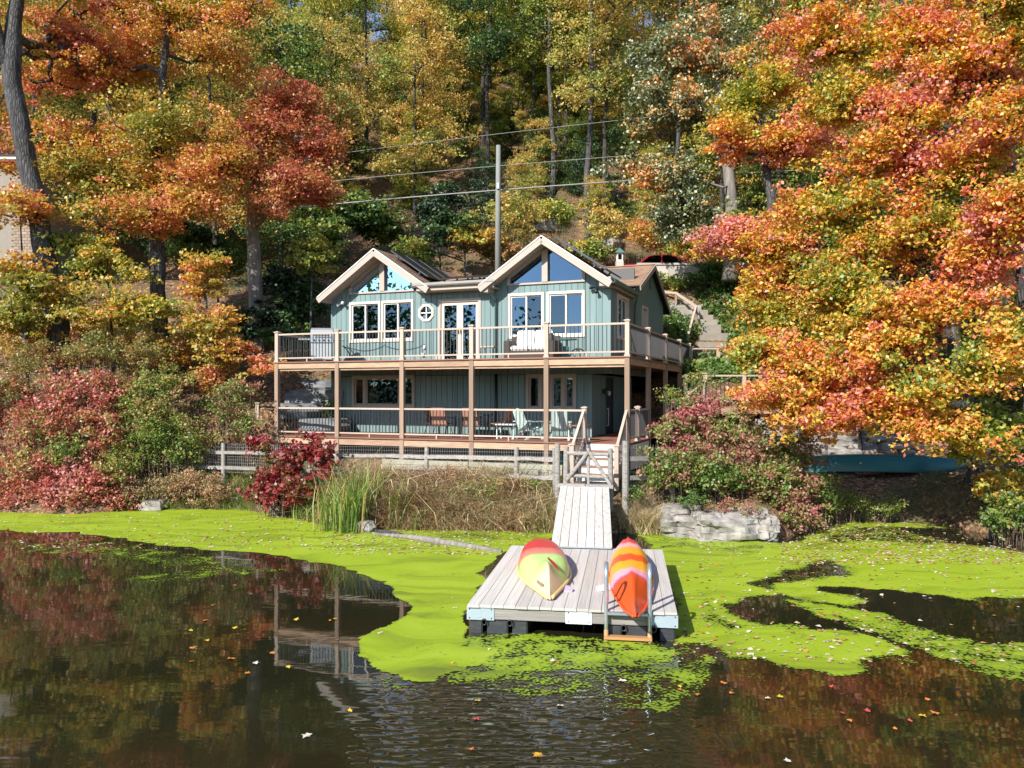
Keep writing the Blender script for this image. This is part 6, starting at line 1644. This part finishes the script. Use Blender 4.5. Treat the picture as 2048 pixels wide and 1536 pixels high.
PROT = [proto(19, 0.42, 7, 125, 0.20, 1.05, 'gold', 'bark', 0.02, 0.21, 71), proto(21, 0.5, 7, 125, 0.20, 1.1, 'yellow_green', 'bark_thin', 0.05, 0.2, 72),
        proto(17, 0.25, 8, 120, 0.20, 1.05, 'gold', 'bark_thin', -0.04, 0.22, 73, 0.9, 0.9, 0.4), proto(15, 0.12, 8, 115, 0.20, 1.05, 'green', 'bark', 0.0, 0.21, 74),
        proto(23, 0.55, 6, 140, 0.20, 1.15, 'yellow_green', 'bark', -0.03, 0.19, 75), proto(9, 0.15, 6, 110, 0.17, 0.85, 'yellow_green', 'bark_thin', 0.05, 0.27, 76)]
LBL = {'gold': ('golden autumn tree in the woods on the slope behind the house', 'golden trees on the wooded slope'),
       'yellow_green': ('yellow green tree in the woods on the slope behind the house', 'yellow green trees on the wooded slope'),
       'green': ('mid green tree in the woods on the slope behind the house', 'green trees on the wooded slope'),
       'deep_green': ('dark green tree in the woods on the slope behind the house', 'dark green trees on the wooded slope'),
       'olive': ('olive green tree in the woods on the slope behind the house', 'olive trees on the wooded slope'),
       'maple_orange': ('orange tree in the woods on the slope behind the house', 'orange trees on the wooded slope')}
COLR = {'gold': 'golden', 'yellow_green': 'yellow green', 'green': 'mid green', 'deep_green': 'dark green', 'olive': 'olive green', 'maple_orange': 'orange'}
COLS = [(120, 'beyond the leaning trunk at the left edge'), (260, 'behind the left edge of the orange maple'), (420, 'behind the orange maple'), (560, 'behind the rust maple'), (660, 'left of the left gable'), (760, 'above the left gable'), (860, 'above the low middle roof'), (975, 'just left of the utility pole'), (1060, 'just right of the utility pole'), (1140, 'above the right gable'), (1240, 'right of the pale curved trunk'), (1340, 'above the parked car'), (1460, 'beside the olive oak'), (1600, 'behind the yellow green maple'), (1760, 'behind the red maple'), (1900, 'behind the gold maple'), (9999, 'beyond the right edge maples')]
ROWS = [(48, 'on the near slope'), (60, 'low on the wooded slope'), (76, 'halfway up the wooded slope'), (97, 'high on the wooded slope'), (999, 'far up the wooded slope')]
def spot(leaf, x, y, s):
    px = 1024 + x/y*F
    return '%s %s %s, %s' % (COLR[leaf], 'sapling' if s < 0.7 else 'tree', next(b for a, b in ROWS if y < a), next(b for a, b in COLS if px < a))
FREE = list(range(len(PROT)))
def put(k, x, y, leaf, s=1.0, rz=None, lbl=None, dz=0.0):
    o = PROT[k]
    if k in FREE: FREE.remove(k)
    else: o = copy_tree(PROT[k])
    o.location = (x, y, gz(x, y) - 0.1 + dz); o.rotation_euler = (0, 0, random.uniform(0, 6.28) if rz is None else rz); o.scale = (s, s, s*random.uniform(0.95, 1.05))
    for c in o.children:
        if c.name.startswith('crown'):
            c.material_slots[0].link = 'OBJECT'; c.material_slots[0].material = L_[leaf]
    o['category'] = 'tree'
    if lbl: o['label'] = lbl
    else: o['label'], o['group'] = spot(leaf, x, y, s), LBL[leaf][1]
    return o
# trunks that stand clear in the gap above the roofs
for px, py, k, leaf, s, rz, lb in [
    (1105, 392, 4, 'yellow_green', 1.0, 0.4, 'straight tall trunk with yellow green crown right of the utility pole'),
    (1176, 478, 4, 'gold', 1.05, 3.6, 'pale curved trunk with a golden crown above the right gable'),
    (1205, 470, 1, 'gold', 0.9, 0.2, 'thinner trunk right behind the pale curved trunk'),
    (972, 395, 1, 'green', 0.95, 1.0, 'slim dark trunk just left of the utility pole'),
    (1118, 350, 0, 'yellow_green', 0.9, 2.0, 'slender trunk between the two tall trunks above the roofs')]:
    dd = 60.0
    for it in range(40):
        x = WX(px, dd); z = WZ(py, dd); g = gz(x, dd)
        dd += (g - z)*-0.6 if False else (0.5 if g < z else -0.5)
    put(k, WX(px, dd), dd, leaf, s, rz, lb)
def pal(px):
    r = random.random()
    if px < 560: ch = ['maple_orange', 'gold', 'yellow_green', 'green', 'gold']
    elif px < 780: ch = ['gold', 'yellow_green', 'gold', 'green', 'yellow_green', 'gold']
    elif px < 1020: ch = ['gold', 'green', 'deep_green', 'yellow_green', 'gold']
    elif px < 1260: ch = ['gold', 'yellow_green', 'gold', 'yellow_green', 'maple_orange']
    elif px < 1520: ch = ['olive', 'olive', 'yellow_green', 'green']
    else: ch = ['gold', 'maple_orange', 'yellow_green', 'olive', 'maple_orange']
    return ch[int(r*len(ch))]
rows = [(50, 5.4), (56, 5.8), (63, 6.0), (71, 6.4), (80, 7), (90, 8), (102, 9), (116, 11), (132, 13)]
for y, st in rows:
    half = y*0.70 + 6; x = -half + random.uniform(0, st)
    while x < half:
        xx, yy_ = x + random.uniform(-1.4, 1.4), y + random.uniform(-2.2, 2.2)
        px = 1024 + xx/yy_*F
        gap = 930 < px < 1260
        if not (gap and y < 62) and not (y < 53 and 560 < px < 1300 and random.random() < 0.5):
            leaf = pal(px)
            k = random.choice([0, 1, 4, 1] if gap else [0, 1, 2, 3, 2, 4])
            if leaf in ('green', 'deep_green') and random.random() < .6: k = 3
            put(k, xx, yy_, leaf, random.uniform(0.85, 1.12))
        x += st
for i in range(34):     # understory in the gap above the roofs
    y = random.uniform(49, 78); px = random.uniform(930, 1300); x = WX(px, y)
    put(5, x, y, random.choice(['green', 'green', 'yellow_green', 'deep_green', 'gold']), random.uniform(0.3, 0.62))
for i in range(26):     # understory higher up the gap
    y = random.uniform(72, 112); px = random.uniform(900, 1230); x = WX(px, y)
    put(5, x, y, random.choice(['green', 'yellow_green', 'yellow_green', 'gold']), random.uniform(0.7, 1.1))
for i in range(80):     # understory
    y = random.uniform(47, 88); px = random.uniform(330, 1750); x = WX(px, y)
    put(5, x, y, random.choice(['green', 'yellow_green', 'yellow_green', 'gold', 'deep_green', 'green']), random.uniform(0.35, 0.85) * (0.55 if 940 < px < 1240 else 1))
# flanking woods beyond the near trees
for px, y, k, lf in [(-60, 36, 0, 'maple_orange'), (60, 47, 0, 'gold'), (190, 40, 1, 'yellow_green'), (300, 46, 0, 'maple_orange'), (430, 41, 2, 'gold'), (560, 43, 3, 'green'), (-160, 44, 1, 'gold'), (640, 47, 2, 'gold'),
    (1560, 44, 0, 'olive'), (1680, 36, 1, 'yellow_green'), (1800, 40, 0, 'maple_orange'), (1930, 33, 2, 'gold'), (2060, 37, 0, 'maple_orange'), (2180, 32, 1, 'yellow_green'), (1760, 31, 5, 'green'), (1620, 33, 5, 'yellow_green'), (1900, 28, 5, 'green'), (2060, 27, 3, 'yellow_green')]:
    put(k, WX(px, y), y, lf, 0.9)

# ================================================================== SHRUBS ALONG THE SHORE
make_shrub('burning_bush', 'broad crimson shrub mass on the left shore', 'shrub', [B(90,850,24.6,100,60,75,1.0,0.05), B(170,780,25.2,90,50,55,1.0,0.1), B(60,940,24.0,90,60,65,0.8,0.1), B(180,960,23.8,70,45,45,0.8,0.15), B(200,860,24.6,60,60,35,0.9,0.0), B(-60,880,24.4,90,90,50,0.9,0.05), B(20,800,25,70,60,40,0.9,0.0), B(230,790,25.3,50,50,26,0.8,0.0), B(130,980,23.7,90,34,45,0.6,0.15)], 'shrub_red', 62, 0.34, 0.105, tseed=101, tone_f=1.1)
make_shrub('shrub', 'pink and tan brush trailing to the waterline at the far left', 'shrub', [B(30,1000,23.7,80,24,40,0.5,0.1), B(130,1005,23.4,70,22,34,0.5,0.2), B(220,1000,23.8,60,24,26,0.5,0.0), B(-60,990,23.8,60,40,26,0.5)], 'shrub_red', 55, 0.24, 0.08, tseed=102, tone_f=1.6)
make_shrub('shrub', 'small bright green shrub inside the crimson thicket', 'shrub', [B(130,900,23.9,50,36,26,0.4), B(230,940,23.7,36,40,18,0.4,0.1), B(60,860,24.1,36,26,14,0.4,0.2)], 'shrub_green', 60, 0.24, 0.08, tseed=103, tone_f=1.6)
make_shrub('shrub', 'rusty leaved brush behind the left thicket under the maples', 'shrub', [B(150,690,28,150,40,50,1.0), B(330,700,28.2,90,50,45,1.0,-0.1), B(430,760,28,50,40,30,0.8,0.1), B(30,680,27.6,90,50,40,1.0,0.1)], 'maple_orange', 70, 0.4, 0.12, tseed=105)
make_shrub('shrub', 'yellow brush at the foot of the leaning trunk', 'shrub', [B(60,640,30,130,50,50,1.0,-0.1), B(230,660,30,100,60,50,1.0,-0.15), B(400,690,30.5,80,50,40,1.0)], 'gold', 70, 0.45, 0.13, tseed=106)
make_shrub('shrub', 'yellow and pink tinged shrub along the top of the left shore thicket', 'shrub', [B(40,720,25.6,110,45,55,0.9), B(180,700,26,100,36,50,0.9,-0.05), B(290,720,26.2,60,40,30,0.9,0.1), B(10,790,25,60,60,30)], 'shrub_yellow', 60, 0.34, 0.09, tseed=104)
make_shrub('shrub', 'lime green shrub in the middle of the left shore thicket', 'shrub', [B(300,810,25,70,70,60,0.8), B(350,880,24.8,70,70,60,0.8,-0.1), B(270,900,24.6,60,60,45,0.8), B(330,760,25.4,60,30,25,0.7)], 'shrub_green', 65, 0.34, 0.09, tseed=107)
make_shrub('shrub', 'tan green brush at the waterline left of the boulders', 'shrub', [B(300,980,24,80,34,45,0.6), B(380,970,24.2,60,45,45,0.6,0.1), B(430,985,24,40,30,25,0.5,0.1)], 'brown_brush', 70, 0.26, 0.06, tseed=109, droop=0.3)
make_shrub('shrub', 'dark green and pink shrub against the left end of the porch', 'shrub', [B(460,800,25.8,50,50,35,0.7,-0.15), B(480,850,25.5,45,40,30,0.6,0.0), B(420,830,26,40,50,25,0.6,-0.1), B(500,780,26.3,26,26,12,0.5,0.3)], 'sumac', 60, 0.3, 0.085, tseed=112)
make_shrub('burning_bush', 'crimson leaved shrub in front of the fence left of the cattails', 'shrub', [B(560,930,22.4,60,30,30,0.6,0.1), B(620,900,22.3,55,30,28,0.6,0.1), B(540,980,22.2,50,40,26,0.5,0.05), B(600,980,22.0,40,36,20,0.5,0.0), B(520,890,22.8,30,14,8,0.4,0.1), B(650,940,22.2,30,30,12,0.4,0.1)], 'burning', 34, 0.24, 0.125, tseed=115, asp=0.8)
make_shrub('shrub', 'yellow green shrub with pink sprays along the right side of the gate', 'shrub', [B(1390,860,20.6,90,60,60,0.8,0.05), B(1480,880,20.4,70,70,55,0.8,0.1), B(1340,930,20.2,60,50,45,0.7,-0.1), B(1420,950,20.0,90,50,60,0.8,-0.12), B(1540,960,20.2,70,50,45,0.7,0.0), B(1400,815,21,60,30,30,0.6,0.1), B(1560,900,20.6,50,50,30,0.7,0.12)], 'sumac', 66, 0.28, 0.085, tseed=118, tone_f=1.6)
make_shrub('shrub', 'feathery green branch tips beside the right deck posts', 'shrub', [B(1360,790,21.2,40,26,16,0.4,-0.25), B(1400,760,21.6,36,22,12,0.4,-0.25), B(1330,850,20.8,24,16,9,0.4,-0.2)], 'shrub_green', 50, 0.2, 0.06, tseed=121)
make_shrub('shrub', 'dusty pink brush spilling toward the canoe', 'shrub', [B(1600,900,21,50,50,30,0.6,0.2), B(1580,980,20.2,60,50,40,0.6,0.1), B(1640,970,20.6,40,40,20,0.6,-0.15), B(1600,1030,19.6,40,26,16,0.4,0.1)], 'sumac', 60, 0.28, 0.08, tseed=124)
make_shrub('shrub', 'low green ferny clump on top of the pale ledge', 'shrub', [B(1390,1000,19.4,40,16,16,0.3,-0.2), B(1460,1010,19.2,36,14,10,0.3,0.3), B(1500,1020,19.1,30,12,8,0.3,0.2)], 'sumac', 60, 0.16, 0.05, tseed=126)
make_shrub('shrub', 'light green weeds on the bank below the canoe', 'shrub', [B(1690,1000,21.6,60,26,22,0.5), B(1760,1010,21.4,60,20,18,0.5), B(1650,1010,21.2,36,26,14,0.5)], 'shrub_green', 60, 0.22, 0.06, tseed=128)
make_shrub('shrub', 'leafy green shrub at the waterline in the right corner', 'shrub', [B(2030,1010,18.4,40,50,30,0.5), B(2060,940,18.6,50,60,30,0.6), B(2000,1040,18.2,26,22,10,0.4)], 'ivy', 60, 0.26, 0.08, tseed=130)
make_shrub('shrub', 'green shrub in shade right of the porch side posts', 'shrub', [B(1300,950,20.3,30,30,14,0.4,-0.1), B(1270,985,20.0,26,22,12,0.4,-0.2)], 'green', 60, 0.2, 0.06, tseed=132)
make_shrub('shrub', 'gold tipped shrub between the house corner and the stone stairs', 'shrub', [B(1345,665,35,30,36,24,0.6), B(1375,655,35.5,28,26,16,0.6)], 'ivy', 60, 0.36, 0.12, tseed=134)
make_shrub('shrub', 'dark leafy shrub at the left wall of the house under the deck', 'shrub', [B(655,815,28.0,14,20,10,0.3), B(590,790,31,40,16,14,0.6)], 'green', 60, 0.22, 0.07, tseed=136)

make_shrub('shrub', 'leafy green shrubs spilling over the road wall above the ivy slope', 'shrub', [B(1345,562,38.7,40,14,22,0.3), B(1420,556,38.6,50,22,34,0.4), B(1480,540,38.4,50,30,34,0.5), B(1430,530,38.9,30,16,16,0.3,0.1)], 'ivy', 60, 0.34, 0.14, tseed=161)
# ivy slope right of the house
n = 15000
px = rng.uniform(1335, 1700, n); dd = rng.uniform(30, 39.1, n); X = (px-1024)/F*dd
Z = ground_z(X, dd) + rng.random(n)*0.45
sc_ = np.interp(dd, [33, 34.2, 35.4, 37, 38.4, 40], [WX(1421,34.2), WX(1421,34.2), WX(1428,35.4), WX(1400,37), WX(1362,38.4), WX(1362,38.4)])
kp = (np.abs(X - sc_ + 0.1) > 0.78) | (dd < 33.6)
X, dd, Z = X[kp], dd[kp], Z[kp]; n = len(X)
tn = clamp01(fbm(X*0.8, dd*0.8, 140, 3)*1.3 - 0.15 + rng.normal(size=n)*0.15)
V, q = leaf_quads(np.stack([X, dd, Z], 1), np.full(n, 0.19)*(0.6+0.8*rng.random(n)), 0.5, 0.6)
tag(link('ivy_ground_cover', np_mesh('ivy_ground_cover', V, q, L_['ivy'], False, tn)), 'dense green ivy covering the slope right of the house', kind='stuff')
# leaf litter over the banks and forest floor
n = 26000
yy_ = 20 + 45*rng.random(n)**1.6; X = rng.uniform(-0.72, 0.72, n)*yy_; keep = yy_ > shore(X) + 0.3
X, yy_ = X[keep], yy_[keep]; n = len(X); Z = ground_z(X, yy_) + 0.02
hx, hy = W2L(X, yy_); keep = ~((hx > -12) & (hx < 0.2) & (hy > -0.2) & (hy < 12.5)); X, yy_, Z = X[keep], yy_[keep], Z[keep]; n = len(X)
V, q = leaf_quads(np.stack([X, yy_, Z], 1), np.full(n, 0.12)*(0.6+0.8*rng.random(n))*(1+np.maximum(0, yy_-25)*0.02), 2.5, 0.0)
tag(link('leaf_litter', np_mesh('leaf_litter', V, q, L_['litter'], False, clamp01(rng.normal(0.4, 0.25, n)))), 'brown and orange fallen leaves strewn over the banks and forest floor', kind='stuff')

# ------------------------------------------------------------------ grasses on the bank
def grass(name, lbl, n, pxr, sr, h, w, leaf, tmean, lean=0.3, bend=0.35, cat=None):
    px = rng.uniform(pxr[0], pxr[1], n)
    X = (px-1024)/F*20.8; s = rng.uniform(sr[0], sr[1], n); Y = shore(X) + s
    Z = ground_z(X, Y) - 0.03
    cl = 0.5 + 1.0*fbm(X*1.3, Y*1.3, 77, 3)
    o = blade_obj(name, np.stack([X, Y, Z], 1), h*cl*(0.6+0.7*rng.random(n)), w, leaf, clamp01((fbm(X*1.7, Y*1.7, 91, 3)-0.45)*1.3 + rng.normal(tmean, 0.2, n)), None, lean, bend)
    return tag(o, lbl, kind='stuff')
grass('dry_grass', 'tangled dry straw grass on the bank between cattails and ramp', 9000, (640, 1105), (-0.1, 1.5), 0.62, 0.013, 'bank', 0.5, 0.6, 0.8)
grass('straw_stalks', 'long pale bent straw stalks arching out of the bank', 900, (640, 1105), (-0.1, 1.7), 0.95, 0.022, 'straw', 0.7, 0.5, 0.9)
grass('dry_weeds', 'brown weed stalks and seed heads in front of the fence', 5000, (690, 1040), (0.2, 2.0), 0.75, 0.011, 'bank', 0.35, 0.5, 0.6)
grass('lawn_grass', 'short green grass by the gate and under the fence', 5000, (900, 1130), (0.9, 2.8), 0.22, 0.014, 'grass', 0.5, 0.4, 0.4)
grass('bank_grass', 'mixed green and straw grass along the left bank', 6000, (200, 680), (-0.05, 1.6), 0.38, 0.013, 'grass', 0.6, 0.45, 0.5)
make_shrub('shrub', 'reddish brown weeds at the water edge left of the ramp', 'shrub', [B(980,1035,20.4,60,24,22,0.4,0.25), B(1060,1030,20.1,40,26,20,0.4,0.0), B(900,1020,20.6,60,26,20,0.4,0.1)], 'brown_brush', 70, 0.2, 0.045, tseed=141)
make_shrub('shrub', 'dark weedy growth in front of the middle fence bay', 'shrub', [B(900,950,21.6,90,24,26,0.4,0.1), B(800,970,21.4,70,24,20,0.4,-0.1), B(1000,970,21.2,60,30,22,0.4,0.2)], 'brown_brush', 60, 0.22, 0.04, tseed=143, droop=0.2)
make_shrub('shrub', 'low green weeds among the straw at the foot of the middle fence bay', 'shrub', [B(860,1000,21.0,70,26,16,0.4), B(980,985,20.9,70,24,14,0.4,0.1), B(1075,975,20.9,30,20,12,0.4,-0.1), B(760,1010,21.2,50,26,12,0.4,0.1)], 'shrub_green', 50, 0.2, 0.06, tseed=151)
# tuft of straw beside the ramp
n = 1800; c = W(1285, 1040, 19.9)
C = np.stack([rng.normal(c.x, 0.20, n), rng.normal(20.0, 0.2, n), np.zeros(n)], 1); C[:, 2] = np.maximum(0.02, ground_z(C[:, 0], C[:, 1]))
tg = blade_obj('straw_tuft', C, 0.75*(0.5+0.7*rng.random(n)), 0.013, 'straw', clamp01(rng.normal(0.6, 0.2, n)), None, 0.4, 0.6)
tag(tg, 'tuft of pale straw grass hanging over the water right of the ramp', kind='stuff')
# cattails
CT = [(612, 1040, 0.75, 16), (652, 1062, 1.75, 24), (692, 1066, 2.0, 34), (716, 1058, 1.9, 30), (740, 1050, 1.8, 26), (790, 1058, 1.45, 26), (764, 1045, 1.7, 20), (840, 1060, 0.85, 10), (628, 1045, 0.6, 10)]
CTL = ['short cattail sprouts left of the tall cattail stand', 'leftmost tall green cattail clump at the water edge', 'densest tall cattail clump in the middle of the stand', 'tall cattail clump right of the densest one', 'cattail clump mixed with dry leaves behind the stand', 'separate bright green cattail clump right of the tan rock', 'yellowing cattail clump behind the tan rock', 'small lone cattail sprout nearest the dry grass', 'tiny cattail sprouts at the crimson shrub']
for (px, py, h, n), lb in zip(CT, CTL):
    c = Wg(px, py, 0.0)
    C = np.stack([rng.normal(0, 0.09, n), rng.normal(0.05, 0.12, n), np.full(n, -0.1)], 1)
    n = int(n*1.6)
    C = np.stack([rng.normal(0, 0.15, n), rng.normal(0.05, 0.12, n), np.full(n, -0.1)], 1)
    r = empty('cattail', c, 0, lb, 'reed', 'cattails at the water edge')
    o = blade_obj('leaf_blade', C, h*(0.62+0.45*rng.random(n)), 0.032, 'reed', clamp01(rng.normal(0.5, 0.3, n)), r, 0.12, 0.17); tag(o, kind='stuff')

# ------------------------------------------------------------------ leaves afloat
fl = {}
def floatleaf(col, m):
    if m not in fl:
        V = [(0,0,0)]; n = 15
        for i in range(n):
            a = 2*math.pi*i/n; r = 1.0 if i % 3 == 0 else (0.55 if i % 3 == 1 else 0.62)
            V.append((r*math.cos(a), r*math.sin(a), 0.12*math.sin(a*3)*(r)))
        fl[m] = MB().add(V, [(0, i+1, (i+1) % n + 1) for i in range(n)]).mesh('fallen_leaf', M[m])
    return fl[m]
M['fl_orange'] = mat('leaf_afloat_orange', (0.55, 0.19, 0.04), 0.6, 0.2); M['fl_yellow'] = mat('leaf_afloat_yellow', (0.62, 0.44, 0.04), 0.6, 0.2)
M['fl_tan'] = mat('leaf_afloat_pale', (0.60, 0.52, 0.42), 0.6, 0.15); M['fl_red'] = mat('leaf_afloat_red', (0.45, 0.07, 0.05), 0.6, 0.2)
spots = [('fl_orange', x, y) for x, y in [(545,1305),(462,1316),(385,1295),(943,1497),(1447,1365),(1462,1385),(1395,1388),(1360,1378),(1640,1230),(383,1322),(410,1240),(495,1345),(1855,1398),(1790,1456),(1700,1440),(1115,1325),(425,1210),(1870,1425),(660,1240),(1075,1510)]] + \
        [('fl_yellow', x, y) for x, y in [(577,1333),(905,1325),(955,1400),(382,1260),(415,1280),(1360,1372),(1560,1392),(593,1238),(700,1420),(1075,1508),(1845,1430),(670,1237),(470,1255)]] + \
        [('fl_tan', x, y) for x, y in [(613,1470),(512,1325),(978,1298),(1655,1308),(1690,1318),(1620,1315),(1880,1290),(1985,1165),(1760,1275),(1575,1520),(1120,1410),(760,1265),(1245,1360),(1105,1320),(1535,1395),(910,1215),(905,1195),(1500,1180),(1525,1120),(1840,1240)]] + \
        [('fl_red', x, y) for x, y in [(953,1437),(1735,1420),(1663,1372),(1820,1440),(1685,1425),(470,1170),(1560,1160),(1480,1150)]]
FLL = {'fl_orange': ('orange maple leaf floating on the pond', 'orange leaves afloat'), 'fl_yellow': ('yellow leaf floating on the pond', 'yellow leaves afloat'), 'fl_tan': ('pale upturned leaf floating on the pond', 'pale leaves afloat'), 'fl_red': ('small red leaf floating on the pond', 'red leaves afloat')}
for m, x, y in spots:
    p = Wg(x, y, 0.012); s = random.uniform(0.035, 0.065)
    o = link('fallen_leaf', floatleaf(None, m), None, p, (random.uniform(-.15,.15), random.uniform(-.15,.15), random.uniform(0,6.28)), (s, s*random.uniform(.7,1), s))
    tag(o, FLL[m][0], 'leaf', FLL[m][1])
n = 5200
px = np.concatenate([rng.uniform(1340, 2100, 900), rng.uniform(1560, 2100, 2600), rng.uniform(0, 900, 1000), rng.uniform(650, 1100, 700)])
py = np.concatenate([rng.uniform(1075, 1330, 900), 1040 + 90*rng.random(2600)**1.2, rng.uniform(1030, 1100, 1000), rng.uniform(1062, 1110, 700)])
Dd = CZ*F/(py-HOR); X = (px-1024)/F*Dd
c = cover(np.stack([X, Dd], 1)); keep = (Dd < shore(X)+0.2) & ((c > 0.45) | (rng.random(n) < 0.12))
X, Dd = X[keep], Dd[keep]; n = len(X)
V, q = leaf_quads(np.stack([X, Dd, np.full(n, 0.016)], 1), np.full(n, 0.075)*(0.5+0.9*rng.random(n)), 6.0, 0.0, 0.8)
tag(link('floating_leaf_scatter', np_mesh('floating_leaf_scatter', V, q, L_['litter'], False, clamp01(rng.normal(0.66, 0.28, n)))), 'small pale and orange leaves scattered over the duckweed', kind='stuff')
